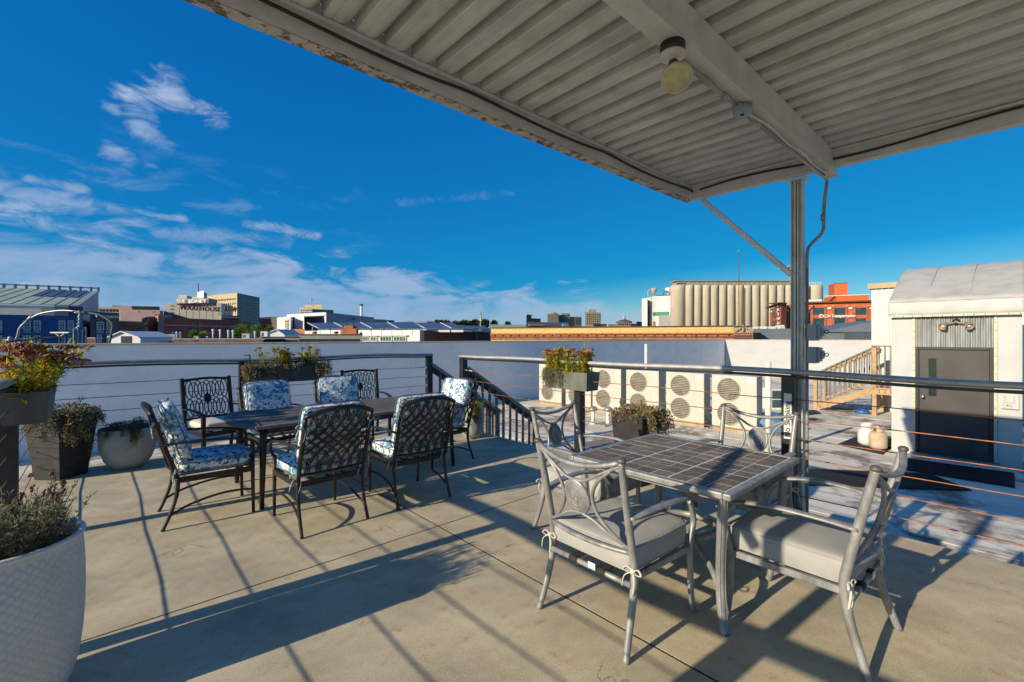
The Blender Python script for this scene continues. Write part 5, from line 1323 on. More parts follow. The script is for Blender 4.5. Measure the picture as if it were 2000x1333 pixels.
# gas bottles
def bottle(label, x, y, m_, rz, s_=1.0):
    t = thing('gas_bottle', label, 'gas bottle', (x, y, ROOF), 'gas bottles by the shelter')
    P = [(.10, 0), (.105, .02), (.12, .03), (.148, .05), (.155, .09), (.156, .26), (.148, .32), (.12, .36), (.06, .375), (.001, .377)]
    MB().lathe([(r_ * s_, z * s_) for r_, z in P], 28, (x, y, ROOF)).build('body', m_, t)
    m = MB()
    for i in range(28):
        a = 2 * PI * i / 28
        if abs(math.sin(a * 1.0 + rz)) < .35: continue
        a2 = a + 2 * PI / 28; c0 = (x + .10 * math.cos(a) * s_, y + .10 * math.sin(a) * s_); c1 = (x + .10 * math.cos(a2) * s_, y + .10 * math.sin(a2) * s_)
        m.beam((*c0, ROOF + .42 * s_), (*c1, ROOF + .42 * s_), .006, .10)
    m.build('collar', m_, t)
    MB().tube([(x, y, ROOF + .37 * s_), (x, y, ROOF + .44 * s_)], .02, n=8).build('valve', 'steel', t)
bottle('rusty tan gas bottle on the black mat left of the shelter', 11.88, 1.95, 'tank_rust', .5)
bottle('white gas bottle half hidden behind the rusty tan one', 12.16, 2.19, 'tank_white', 1.5)
t = thing('plastic_crate', 'bright green plastic tub behind the rusty gas bottle', 'tub', (12.3, 1.9, ROOF)); MB().lathe([(.09, 0), (.13, .2), (.135, .2), (.12, .19)], 14, (12.25, 1.87, ROOF + .02)).build('tub', 'green_plastic', t)
t = thing('pet_bowl', 'small blue bowl on the roof before the wooden stair landing', 'bowl', (17.2, 3.2, ROOF)); MB().lathe([(.001, 0), (.19, 0), (.17, .09), (.13, .12), (.12, .11), (.11, .04), (.001, .03)], 24, (17.2, 3.2, ROOF + .002), cap=False).build('shell', 'bowl_blue', t)

# ---------------- wooden stairs and landing with pale shed
ws = thing('wooden_stairs', 'tan timber stairs with weathered handrail leading to a landing by the pink door', 'stairs', (17.3, 3.3, ROOF))
LZ = .03; LX0, LX1 = 17.0, 18.25; LYA, LYB = 1.2, 2.95
MB().box(LX0, LYA, LZ - .20, LX0 + .045, LYB, LZ - .045).build('rim_board', 'wood_tan', ws)
for i in range(12):
    y = LYA + i * .146; MB().box(LX0 - .02, y, LZ - .04, LX1, y + .14, LZ).build('deck_board', 'wood_tan', ws)
for (x, y) in ((LX0 + .06, LYB - .07), (LX1 - .1, LYB - .07), (LX0 + .06, LYA + .06)):
    MB().box(x - .05, y - .05, ROOF, x + .05, y + .05, LZ + 1.22 if x < 17.5 else LZ - .05).build('post', 'wood_tan', ws)
# stairs run along +Y down from LYB to 4.35
for x in (LX0 + .02, LX1 - .15):
    MB().extr([(x, LYB, LZ - .22), (x, 4.30, ROOF), (x, 4.42, ROOF), (x, 4.42, ROOF + .14), (x, LYB, LZ)], (.045, 0, 0)).build('stringer', 'wood_tan', ws)
for i in range(4):
    y = LYB + .02 + i * .32; z = LZ - .165 * (i + 1)
    MB().box(LX0 + .07, y, z - .035, LX1 - .16, y + .30, z).build('tread', 'wood_weathered', ws); MB().box(LX0 + .07, y - .005, z, LX1 - .16, y + .015, z + .125).build('riser', 'wood_tan', ws)
for x in (LX0 + .04, LX1 - .13):
    m = MB(); m.beam((x, LYB - .02, 1.20), (x, 4.42, .33), .09, .04); m.build('handrail', 'wood_weathered', ws)
    m = MB(); m.beam((x, LYB, .22), (x, 4.40, -.56), .04, .06); m.build('bottom_rail', 'wood_tan', ws)
    m = MB(); m.beam((x + .03, LYB, 1.13), (x + .03, 4.40, .27), .04, .08); m.build('rail_board', 'wood_tan', ws)
    MB().box(x - .045, 4.33, ROOF, x + .045, 4.43, .36).build('post', 'wood_tan', ws)
    for i in range(10):
        y = LYB + .10 + i * .132; k = (y - LYB) / 1.47; MB().box(x - .045, y - .017, .18 - .80 * k, x - .012, y + .017, 1.17 - .87 * k).build('baluster', 'wood_weathered', ws)
MB().box(LX0 - .03, LYA, LZ + 1.20, LX0 + .10, LYB, LZ + 1.24).build('handrail', 'wood_weathered', ws)
MB().box(LX0 + .02, LYA, LZ + .10, LX0 + .06, LYB - .12, LZ + .16).build('bottom_rail', 'wood_tan', ws)
for i in range(12):
    y = LYA + .08 + i * .135; MB().box(LX0 - .012, y - .017, LZ - .15, LX0 + .018, y + .017, LZ + 1.20).build('baluster', 'wood_weathered', ws)
sh = thing('roof_shed', 'pale metal-sided shed with a pink door behind the wooden landing', 'shed', (19.8, .5, ROOF))
MB().box(18.30, -3, ROOF, 22, 3.17, 3.05).build('wall', 'siding_pale', sh)
MB().box(18.20, -3.1, 3.053, 22.1, 3.25, 3.22).build('fascia', 'beige_trim', sh)
for i in range(9):
    y = 3.05 - i * .155; MB().box(18.272, y - .02, LZ if i > 3 else ROOF, 18.298, y + .02, 3.04).build('siding_rib', 'siding_pale', sh)
f_ = MB(); f_.box(18.25, 2.36, LZ, 18.27, 2.44, 2.22); f_.box(18.25, 1.3, 2.1425, 18.27, 2.36, 2.22); f_.build('door_frame', 'wood_dark', sh)
d_ = MB().box(18.252, 1.36, LZ, 18.268, 2.357, 2.14).build('door', 'pink_door', sh)
MB().box(18.21, 2.22, .95, 18.2515, 2.30, 1.05).build('handle', 'lamp_black', d_)
t = thing('wall_lamp', 'small black bracket lamp on the pale shed left of its pink door', 'lamp', (18.22, 2.5, 1.6)); m = MB(); m.tube(catmull([(18.27, 2.52, 1.55), (18.1, 2.5, 1.62), (18.02, 2.47, 1.72)], 4), .014, n=6); m.ball((18.0, 2.46, 1.70), .06, 8, 6); m.ball((18.25, 2.53, 1.52), .045, 8, 6); m.build('lamp_body', 'lamp_black', t)

# ================================================================== the town beyond the parapet
mat('hotel_blue', (.018, .085, .24), .6, var=.08, scale=.3)
mat('hotel_dark', (.055, .065, .085), .6, var=.08, scale=.4)
mat('win_teal', (.03, .08, .085), .12, var=.5, scale=.6)
mat('win_dark', (.02, .028, .035), .2, var=.4, scale=.6)
mat('win_green', (.02, .17, .13), .15, var=.35, scale=.9)
mat('frame_pale', (.55, .56, .54), .6)
mat('roof_glass_green', (.44, .50, .30), .4, var=.2, scale=.35, stretch=(1, 1, 1))
mat('solar_panel', (.07, .10, .16), .35, var=.2, scale=.4)
mat('steel_blue', (.22, .31, .42), .5, var=.1, scale=.3)
mat('metal_grey', (.30, .31, .31), .55, var=.1, scale=.5)
mat('white_clad', (.62, .63, .65), .6, var=.05, scale=.4)
mat('pink_stucco', (.46, .30, .275), .8, var=.08, scale=.3)
mat('brown_brick', (.15, .065, .05), .85, var=.2, scale=.8)
mat('brick_red', (.36, .115, .06), .85, var=.2, scale=1.2)
mat('brick_dark', (.26, .075, .06), .85, var=.2, scale=.7, stain=.3, stain_col=(.08, .03, .03), sscale=.3)
mat('brick_orange', (.50, .175, .075), .85, var=.15, scale=1.2)
mat('stone_grey', (.25, .25, .225), .8, var=.1, scale=.4)
mat('stone_yellow', (.50, .41, .23), .8, var=.1, scale=.4)
mat('stone_tan', (.44, .37, .26), .8, var=.12, scale=.4)
mat('glass_navy', (.03, .06, .10), .25, var=.2)
mat('sign_white', (.85, .85, .83), .5)
mat('sign_red', (.20, .012, .02), .5)
mat('silo_concrete', (.50, .45, .33), .85, var=.12, scale=.35, stretch=(1, 1, .25), stain=.25, stain_col=(.55, .52, .42), sscale=.5, slo=.6, shi=.72)
mat('silo_house', (.36, .32, .22), .85, var=.2, scale=.5)
mat('paint_white', (.62, .62, .61), .6, var=.04)
mat('paint_green', (.03, .25, .12), .6)
mat('kch_orange', (.50, .115, .045), .8, var=.08, scale=.4)
mat('kch_brick', (.36, .13, .06), .85, var=.25, scale=1.5)
mat('roof_orange', (.55, .12, .02), .75, var=.08)
mat('yellow_brick', (.60, .44, .17), .8, var=.12, scale=3)
mat('terracotta', (.42, .15, .06), .8, var=.25, scale=2)
mat('crest_stone', (.38, .33, .23), .85, var=.3, scale=5)
mat('clad_slate', (.16, .185, .21), .5, metal=.1, var=.08, scale=.5)
mat('parapet_green', (.20, .22, .20), .8, var=.12, scale=.8)
mat('parapet_brown', (.13, .085, .06), .9, var=.35, scale=3)
mat('roof_slate', (.07, .085, .09), .7, var=.1)
mat('bark', (.09, .065, .045), .9)
mat('hill_forest_haze', (.035, .07, .10), .9, var=.2, scale=.01)  # forest colour with the blue haze of distance mixed in
mat('utility_steel', (.20, .26, .28), .5, metal=.3, var=.3, scale=8)
mat('arch_steel', (.30, .32, .34), .4, metal=.5)
mat('sign_blue', (.35, .55, .75), .4)
mat('brick_dark2', (.13, .05, .05), .85, var=.1, scale=.5)
mat('sign_orange', (.75, .28, .03), .5)
mat('flag_red', (.45, .12, .14), .7)
leafmat('tree_green', (.13, .24, .03), (.06, .13, .02), .3); leafmat('tree_yellow', (.30, .32, .03), (.14, .20, .025), .3); leafmat('tree_far', (.045, .075, .03), (.025, .045, .02), .05)
GZ = -12.0
def zat(px, D, y): return CAM_H + (HY - y) * D / FPX
class Wall:
    def __init__(s, root, name, material, pa, Da, pb, Db, yt, thick=12, zb=GZ, zt=None, build=True, label=None):
        s.root = root; s.A = ray(pa, Da); s.B = ray(pb, Db); s.A.z = s.B.z = 0
        s.pa, s.pb = pa, pb
        s.zt = zt if zt is not None else zat(pa, Da, yt)
        d = s.B - s.A; s.d = d.normalized(); n_ = Vector((-d.y, d.x, 0)).normalized()
        if n_.dot((s.A + s.B) / 2) > 0: n_ = -n_
        s.n = n_
        if build:
            q_ = (s.B if (pa + pb) / 2 < 1000 else s.A).normalized() * thick; m = MB(); P = [s.A, s.B, s.B + q_, s.A + q_]
            if (P[1] - P[0]).cross(P[2] - P[1]).z < 0: P.reverse()
            m.prism([(p.x, p.y) for p in P], zb, s.zt); s.o = m.build(name, material, root, label=label)
    def s_at(s, px):
        return hit(s.A, s.d, px)
    def D_at(s, px):
        p = s.A + s.d * s.s_at(px); return p.dot(Fv)
    def P(s, px, out=0): 
        return s.A + s.d * s.s_at(px) + s.n * out
    def z(s, px, y): return zat(px, s.D_at(px), y)
    def box(s, m, p0, p1, y0, y1, out, thick):
        """pixel rectangle; its front stands `out` metres proud"""
        a = s.P(p0); b = s.P(p1); pm = (p0 + p1) / 2; z1 = s.z(pm, y0); z0 = s.z(pm, y1); c = (a + b) / 2 + s.n * (out - thick / 2); c.z = (z0 + z1) / 2
        return m.obox(c, (b - a) / 2, s.n * thick / 2, Vector((0, 0, (z1 - z0) / 2)))
    def part(s, name, material, p0, p1, y0, y1, out=.08, thick=.2, parent=None, kind=None):
        return s.box(MB(), p0, p1, y0, y1, out, thick).build(name, material, parent or s.root, kind=kind)
    def window(s, p0, p1, y0, y1, glass='win_teal', frame='frame_pale', nx=2, ny=2, out=.10, fw=.10):
        a = s.P(p0); b = s.P(p1); pm = (p0 + p1) / 2; z1 = s.z(pm, y0); z0 = s.z(pm, y1); L_ = (b - a).length; d = (b - a).normalized(); Z = Vector((0, 0, 1))
        m = MB()
        def bar(u0, u1, w0, w1, o): m.obox(a + d * (u0 + u1) / 2 + Z * (w0 + w1) / 2 + s.n * (o / 2), d * (u1 - u0) / 2, s.n * o / 2, Z * (w1 - w0) / 2)
        bar(0, L_, z0, z0 + fw, out); bar(0, L_, z1 - fw, z1, out); bar(0, fw, z0 + fw, z1 - fw, out); bar(L_ - fw, L_, z0 + fw, z1 - fw, out)
        for i in range(1, nx): bar(L_ * i / nx - fw * .3, L_ * i / nx + fw * .3, z0 + fw, z1 - fw, out * .8)
        for j in range(1, ny): bar(fw, L_ - fw, z0 + (z1 - z0) * j / ny - fw * .3, z0 + (z1 - z0) * j / ny + fw * .3, out * .7)
        w = m.build('window', frame, s.root)
        MB().obox((a + b) / 2 + Z * ((z0 + z1) / 2 - 0) + s.n * .025, d * (L_ / 2 - fw * .5), s.n * .02, Z * ((z1 - z0) / 2 - fw * .5)).build('pane', glass, w)
        return w
    def grid(s, px0, px1, y0, y1, nx, ny, fw=.5, fh=.55, glass='win_dark', out=.05, name='window'):
        """windows spread evenly, one object each, sharing a mesh"""
        a = s.s_at(px0); b = s.s_at(px1); pm = (px0 + px1) / 2; z1 = s.z(pm, y0); z0 = s.z(pm, y1)
        cw = (b - a) / nx; chh = (z1 - z0) / ny; src = None; off = s.root.location
        for i in range(nx):
            for j in range(ny):
                c = s.A + s.d * (a + cw * (i + .5)); c.z = z0 + chh * (j + .5)
                if src is None:
                    src = MB().obox((0, 0, 0), s.d * abs(cw) * fw / 2, s.n * .12, Vector((0, 0, chh * fh / 2))).mesh(name, glass)
                o = bpy.data.objects.new(name, src); COL.objects.link(o); o.parent = s.root; o.location = c + s.n * (out - .12 + .03) - off
def B(name, label, px, D, cat='building', group=None):
    p = ray(px, D); return thing(name, label, cat, (p.x, p.y, GZ), group)
def text_on(w, body, p0, p1, y0, y1, material, parent, out=.3, name='lettering', depth=.12, bold=True, spacing=1.0):
    """lettering fitted to a pixel rectangle on wall w"""
    a = w.P(p0); b = w.P(p1); L_ = (b - a).length; pm = (p0 + p1) / 2; z1 = w.z(pm, y0); z0 = w.z(pm, y1)
    d = (b - a).normalized(); X = d; Y = Vector((0, 0, 1)); Zn = X.cross(Y)
    if Zn.dot(w.n) < 0: Zn = -Zn; 
    cu = bpy.data.curves.new(name, 'FONT'); cu.body = body; cu.size = 1; cu.extrude = depth / 2; cu.align_x = 'LEFT'; cu.space_character = spacing
    if bold: cu.offset = .02
    t = bpy.data.objects.new(name, cu); COL.objects.link(t); bpy.context.view_layer.update(); me = bpy.data.meshes.new_from_object(t); bpy.data.objects.remove(t)
    xs = [v.co.x for v in me.vertices]; ys = [v.co.y for v in me.vertices]; sx = L_ / (max(xs) - min(xs)); sy = (z1 - z0) / (max(ys) - min(ys))
    o0 = a + w.n * out - parent.location
    if parent.parent: o0 -= parent.parent.location
    for v in me.vertices:
        x = (v.co.x - min(xs)) * sx; y = (v.co.y - min(ys)) * sy; q = v.co.z
        v.co = o0 + d * x + Vector((0, 0, z0 + y)) + w.n * q
    me.materials.clear(); me.materials.append(MATS[material]); me.name = name
    o = bpy.data.objects.new(name, me); COL.objects.link(o); o.parent = parent; return o

# -- blue hotel block and its dark sign tower
h = B('hotel', 'navy blue hotel block with paired windows at the far left beyond the parapet', 60, 55)
w = Wall(h, 'wall', 'hotel_blue', -70, 43.5, 157, 48.5, 0, 14, zt=zat(157, 48.5, 618))
for (a, b_) in ((-9, 4.5), (45.5, 60.5), (66, 80), (115, 128), (132.6, 144.3)):
    w.window(a, b_, 626.5, 645, nx=2, ny=3); w.window(a, b_, 655.7, 674, nx=2, ny=3); w.part('spandrel', 'steel_blue', a, b_, 646, 651, .05, .1)
w.part('parapet_cap', 'metal_grey', -70, 157, 609.5, 611, .05, .3) if 0 else None
w2 = Wall(h, 'side_wall', 'hotel_blue', 157.2, 48.6, 178, 56, 0, 6, zt=zat(157, 48.5, 618) - .3)
ht = B('hotel_sign_tower', 'dark grey hotel tower carrying white sign letters beside the navy block', 205, 52)
w = Wall(ht, 'wall', 'hotel_dark', 176, 50, 232.7, 52.5, 609, 9)
w.window(187.9, 202.2, 629, 645.3, nx=2, ny=3); w.window(207.4, 221, 629, 645.3, nx=2, ny=3); w.window(187.9, 197.6, 653.8, 669, nx=2, ny=3); w.window(207.4, 221, 653.8, 669, nx=2, ny=3)
w.part('spandrel', 'steel_blue', 187.9, 202, 646.5, 651, .05, .1); w.part('spandrel', 'steel_blue', 207, 221, 646.5, 651, .05, .1)
text_on(w, 'LAQUINTA', 196.5, 230.5, 616.8, 623, 'sign_white', ht, .1, 'sign_lettering')
m = MB(); c = w.P(190.5, .15); c.z = w.z(190.5, 620); m.lathe([(.001, 0), (.26, 0), (.26, .08), (.001, .08)], 20); m.xf(Matrix.Translation(c) @ w.n.to_track_quat('Z', 'Y').to_matrix().to_4x4()).build('sun_emblem', 'sign_blue', ht)
w.part('roof_edge', 'frame_pale', 150, 177, 607.5, 612, -.2, .3)
# -- big sloping roof hall
hl = B('exhibition_hall', 'large hall with a sloping green-grey panelled roof behind the navy hotel', 100, 85)
E1 = ray(154.7, 75); E0 = ray(0, 70.5); dE = (E0 - E1).normalized(); E1.z = E0.z = 0; dE.z = 0
Rg = ray(192.4, 100); Rg.z = 0; off = Rg - E1; ze = zat(154.7, 75, 598.5); zr = zat(192.4, 100, 570.5)
seam_px = [192.4, 178, 157.5, 137.5, 116.5, 95.6, 74, 52, 30, 7.8, -15, -40, -70]
Ss = [hit(Rg, dE, p) for p in seam_px]
for i in range(len(Ss) - 1):
    s0, s1 = Ss[i], Ss[i + 1]
    def q(s_, k, up=0): p = E1 + dE * s_ + off * k; return Vector((p.x, p.y, ze + (zr - ze) * k + up))
    k_ = .42 if 1 <= i <= 4 else 1.0
    m = MB(); m.extr([q(s0 + .08, .0), q(s1 - .08, .0), q(s1 - .08, k_), q(s0 + .08, k_)], (0, 0, .15)); m.build('roof_panel', 'metal_grey' if i == 0 else 'roof_glass_green', hl)
    if k_ < 1: m = MB(); m.extr([q(s0 + .5, .44, .02), q(s1 - .5, .44, .02), q(s1 - .5, .97, .02), q(s0 + .5, .97, .02)], (0, 0, .3)); m.build('solar_panel', 'solar_panel', hl); m = MB(); m.extr([q(s0 + .08, .42), q(s1 - .08, .42), q(s1 - .08, 1), q(s0 + .08, 1)], (0, 0, .12)); m.build('roof_panel', 'metal_grey', hl)
    m = MB(); m.beam(q(s0, 0, .16), q(s0, 1, .16), .12, .12); m.build('roof_rib', 'metal_grey', hl)
    m = MB(); p = q(s0, 1, .0); m.box(p.x - .2, p.y - .2, p.z, p.x + .2, p.y + .2, p.z + 1.0); m.build('ridge_post', 'metal_grey', hl)
m = MB(); m.beam(q(Ss[-1], 1, .9) if 0 else (E1 + off + dE * Ss[0] + Vector((0, 0, zr + .8))), E1 + off + dE * Ss[-1] + Vector((0, 0, zr + .8)), .3, .3); m.build('ridge_beam', 'metal_grey', hl)
m = MB(); a = E1 + dE * Ss[0]; b_ = E1 + off + dE * Ss[0]; m.extr([Vector((a.x, a.y, GZ)), Vector((b_.x, b_.y, GZ)), Vector((b_.x, b_.y, zr)), Vector((a.x, a.y, ze))], dE * 3); m.build('gable_wall', 'steel_blue', hl)
m = MB(); b2 = E1 + dE * Ss[-1]; m.extr([Vector((a.x, a.y, GZ)), Vector((a.x, a.y, ze - .1)), Vector((b2.x, b2.y, ze - .1)), Vector((b2.x, b2.y, GZ))], off.normalized() * 3); m.build('front_wall', 'metal_grey', hl)
w = Wall(hl, 'roof_unit', 'frame_pale', -20, 66, 81, 68.5, 0, 3, zt=zat(81, 68, 603)); w3 = Wall(hl, 'plant_screen', 'hotel_dark', 134, 60, 162, 61, 598.5, 4)
# -- mauve block and garage
mv = B('office_block', 'wide mauve-pink block behind the dark sign tower', 275, 150)
w = Wall(mv, 'wall', 'pink_stucco', 236, 155, 312, 158, 597.5, 30); w1 = Wall(mv, 'side_wing', 'pink_stucco', 312, 163, 319, 165, 607, 25)
w.part('window_band', 'win_dark', 258, 309, 599, 604.5, .2, .5); w.window(268.5, 271.5, 607.5, 610, nx=1, ny=1, fw=.1); w.window(297, 300.5, 608, 611, nx=1, ny=1, fw=.1)
tn = B('office_block', 'low tan block with a window band between hall and mauve block', 212, 170); w = Wall(tn, 'wall', 'stone_tan', 192, 170, 238, 172, 600, 20); w.grid(193, 232, 603.5, 610, 6, 1, .7, .8); Wall(tn, 'penthouse', 'stone_tan', 219, 172, 236, 173, 596.5, 8)
gg = B('parking_garage', 'brown brick parking garage with a grid of openings left of the warehouse', 255, 110)
w = Wall(gg, 'wall', 'brown_brick', 228, 108, 279, 114, 628, 20); w.part('cornice', 'stone_tan', 228, 279, 627.5, 629.5, .3, .6); w.part('opening', 'win_dark', 229, 277, 632.5, 634.5, .12, .3)
w.grid(229, 278, 639, 664, 14, 5, .6, .55, 'win_teal')
# -- brick warehouse
bw = B('brick_warehouse', 'long dark red brick warehouse with two sunlit orange end bays', 380, 95)
w = Wall(bw, 'wall', 'brick_dark', 321, 95, 470, 112, 620.5, 30)
for (a, b_) in ((373.3, 378.5), (387.5, 392.5), (428.2, 433), (441, 446), (454.2, 458.8)):
    w.window(a, b_, 628.5, 634.5, 'win_teal', 'win_teal', 1, 1, .12, .12); w.window(a, b_, 640.8, 646.8, 'win_teal', 'win_teal', 1, 1, .12, .12)
w.part('belt_course', 'steel_blue', 322, 468, 636.3, 637.8, .15, .3); w.part('parapet_cap', 'frame_pale', 430, 467, 619.5, 621, .2, .6); w.part('sign_board', 'glass_navy', 330, 352, 647.5, 654, .1, .2); 
text_on(w, 'MOXY', 333, 347, 649, 653.5, 'sign_blue', bw, .2, 'sign_lettering')
Wall(bw, 'roof_house', 'steel_blue', 303, 110, 335, 113, 614.5, 8, zb=3); Wall(bw, 'roof_house', 'brick_dark', 434, 118, 468, 121, 616.5, 8, zb=3); Wall(bw, 'parapet_raise', 'brick_dark', 470, 112.2, 489, 118, 627.5, 20)
for nm, (a, Da, b_, Db, c_, Dc, yt) in enumerate([(277, 101, 290, 91, 299, 92, 622.5), (299, 99, 309, 90.5, 321, 92, 619.5)]):
    wl = Wall(bw, 'end_bay', 'brick_orange', a, Da, b_, Db, yt, 4); wr = Wall(bw, 'end_bay', 'brick_dark' if nm == 0 else 'glass_navy', b_ + .05, Db, c_, Dc, yt, 4, zt=wl.zt)  # orange and dark faces: sun and shade put into the bay colours
    wl.grid(a + 1.5, b_ - .6, 628, 660, 3, 3, .42, .7)
tr_ = None
# -- tall grey block with rooftop lettering
ed = B('grey_tower', 'grey block with large white rooftop lettering THE EDNEY', 385, 175)
w = Wall(ed, 'wall', 'stone_grey', 320, 176, 432, 170, 0, 30, zt=zat(432, 170, 592.3)); wr = Wall(ed, 'side_wall', 'glass_navy', 432.1, 170, 455, 185, 0, 2, zt=w.zt)  # navy side wall: its shade is put into the colour
w.grid(333, 341, 594.5, 615, 3, 3, .6, .4, 'win_dark'); w.grid(394, 418, 595, 599, 4, 1, .5, .9, 'frame_pale')
pw = Wall(ed, 'penthouse', 'stone_grey', 343, 172, 407, 169, 584, 12, zb=w.zt - .1); Wall(ed, 'penthouse_side', 'glass_navy', 407.1, 169.2, 424.5, 176, 0, 4, zb=w.zt - .1, zt=pw.zt)
Wall(ed, 'plant_room', 'metal_grey', 349, 177, 365, 176, 576.5, 8, zb=w.zt - .1); Wall(ed, 'plant_room_side', 'roof_slate', 365.1, 176, 375, 180, 578.5, 4, zb=w.zt - .1)
text_on(pw, 'THE', 347.5, 364.5, 585.8, 591.8, 'sign_white', ed, .5, 'rooftop_lettering', bold=False); text_on(pw, 'EDNEY', 371, 405.5, 585.8, 591.8, 'sign_white', ed, .5, 'rooftop_lettering')
Wall(ed, 'white_tower', 'paint_white', 385.2, 183, 398, 180, 569.5, 6, zb=w.zt - .1); Wall(ed, 'white_tower_side', 'steel_blue', 398.1, 180, 404.5, 184, 571, 5, zb=w.zt - .1)  # steel-blue side puts the white tower's shade into the colour
p = ray(387.5, 182); MB().tube([(p.x, p.y, zat(0, 182, 571)), (p.x, p.y, zat(0, 182, 553))], .14, n=6).build('mast', 'lamp_black', ed)
# -- rooftop sign WAREHOUSE ROW
rs = B('rooftop_sign', 'dark red lettering WAREHOUSE ROW standing on the brick warehouse roof', 405, 108, 'sign'); ww = Wall(rs, '', None, 351, 99, 463, 111, 0, build=False)
text_on(ww, 'WAREHOUSE', 351, 430.5, 598.5, 607.3, 'sign_red', rs, .0, 'lettering', .25, True, 1.12); text_on(ww, 'ROW', 438.5, 463, 600.6, 608.2, 'sign_red', rs, 0, 'lettering', .25, True, 1.1)
for px in (352, 365, 378, 391, 404, 417, 429, 440, 449, 461):
    p = ww.P(px, -.2); MB().tube([(p.x, p.y, zat(px, ww.D_at(px), 622)), (p.x, p.y, zat(px, ww.D_at(px), 600))], .05, n=5).build('strut', 'lamp_black', rs)
# -- yellow and grey tower
yt_ = B('tall_building', 'tall building with a sunlit yellow face and a shaded gridded side, beside the grey block', 463, 240)
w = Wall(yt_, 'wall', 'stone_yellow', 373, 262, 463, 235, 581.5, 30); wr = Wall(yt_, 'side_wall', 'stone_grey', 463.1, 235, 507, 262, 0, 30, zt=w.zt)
w.grid(425, 461, 583.5, 588, 12, 1, .55, .8); w.grid(425, 461, 591, 612, 9, 3, .5, .5)
wr.grid(465, 505, 585, 631, 10, 8, .45, .62); Wall(yt_, 'attic', 'metal_grey', 445, 262, 503, 275, 577, 10, zb=w.zt); Wall(yt_, 'attic', 'terracotta', 408, 250, 425, 248, 578.2, 6, zb=w.zt)
lb = B('low_building', 'low dark brown building right of the tall gridded tower', 518, 200); w = Wall(lb, 'wall', 'brown_brick', 507, 200, 530, 204, 622.5, 20); w.grid(508, 529, 625, 638, 5, 3)
hb = B('low_building', 'small tan gabled building left of the white museum', 537, 180); Wall(hb, 'wall', 'stone_tan', 530, 180, 545, 181, 620, 15)
# -- white museum with blue shaded side
mu_ = B('museum_building', 'white panelled building with a deep shaded recess and long side coloured blue-grey as shade', 630, 88)
wA = Wall(mu_, 'wall', 'white_clad', 541, 93, 567.5, 88, 620.5, 10); wB = Wall(mu_, 'side_wall', 'white_clad', 567.6, 88, 574, 94, 0, 1.5, zt=wA.zt)
wC = Wall(mu_, 'wall', 'white_clad', 574.1, 92, 594, 89, 618.5, 10); m_ = MB()
w = Wall(mu_, 'recess_wall', 'steel_blue', 588, 97, 634, 92, 612.5, 14); wR = Wall(mu_, 'side_wall', 'steel_blue', 637, 85, 731, 106, 610.5, 22)  # steel blue puts the shade of recess and long side into the colour
top = Wall(mu_, 'white_fascia', 'white_clad', 560, 93, 637, 85, 0, 10, zb=zat(600, 89, 618.4), zt=zat(637, 85, 610.5)); MB().extr([ray(632, 86.5, 611), ray(637, 85, 611), ray(637, 85, 637), ray(635.5, 85.4, 637)], -wR.d * -.0 + Vector((.3, .9, 0))).build('slanted_fin', 'white_clad', mu_)
for r_ in range(8):
    yy = 624.5 + r_ * 2.7
    wA.part('window', 'win_dark' if r_ % 2 else 'stone_yellow', 557, 561, yy, yy + 1.7, .06, .1); wA.part('window', 'win_dark', 561.8, 564.8, yy + .4, yy + 1.9, .06, .1)
bs = Wall(mu_, 'brick_base', 'terracotta', 573, 84, 595.5, 81, 643.5, 6); Wall(mu_, 'brick_base', 'terracotta', 541, 90, 553, 88, 644.5, 4)
wR.part('louvre', 'hotel_dark', 687, 694, 622, 625, .1, .2); wR.part('dark_panel', 'hotel_blue', 616, 626, 632, 634, .1, .2) if 0 else None
w.part('canopy_strip', 'paint_white', 616, 626, 632, 634.3, .6, .8)
# -- tan block with flag, green glass block, stack
cb = B('tan_building', 'tan stepped building with a flag rising behind the white museum', 605, 190)
w = Wall(cb, 'wall', 'stone_tan', 585.3, 192, 628.5, 190, 600.5, 30); w.grid(587, 609, 604, 613.5, 6, 2, .5, .55); Wall(cb, 'attic', 'stone_yellow', 595.5, 193, 628, 192, 595.7, 12, zb=w.zt)
p = ray(607.3, 192); MB().tube([(p.x, p.y, zat(0, 192, 596)), (p.x, p.y, zat(0, 192, 583.3))], .12, n=5).build('flagpole', 'frame_pale', cb)
wf = Wall(cb, '', None, 607.5, 192, 613, 192, 0, build=False); wf.part('flag', 'flag_red', 607.6, 612.2, 583.6, 586.8, 0, .05)
gb = B('glass_building', 'green glass block between the tan building and the museum roof', 630, 160); w = Wall(gb, 'wall', 'win_green', 609, 160, 651, 166, 604, 14)
for i in range(7): w.part('mullion', 'metal_grey', 609.5 + i * 6.8, 610.1 + i * 6.8, 604, 613, .15, .2)
sk_ = B('chimney_stack', 'slim white chimney stack rising behind the museum', 705.6, 130, 'chimney'); p = ray(705.6, 130); m = MB(); m.tube([(p.x, p.y, GZ), (p.x, p.y, zat(0, 130, 597.5))], .36, n=14); m.build('shaft', 'white_clad', sk_); MB().lathe([(.45, -.1), (.5, .1), (.5, .35), (.3, .4)], 14, (p.x, p.y, zat(0, 130, 597.0))).build('cap', 'roof_slate', sk_)
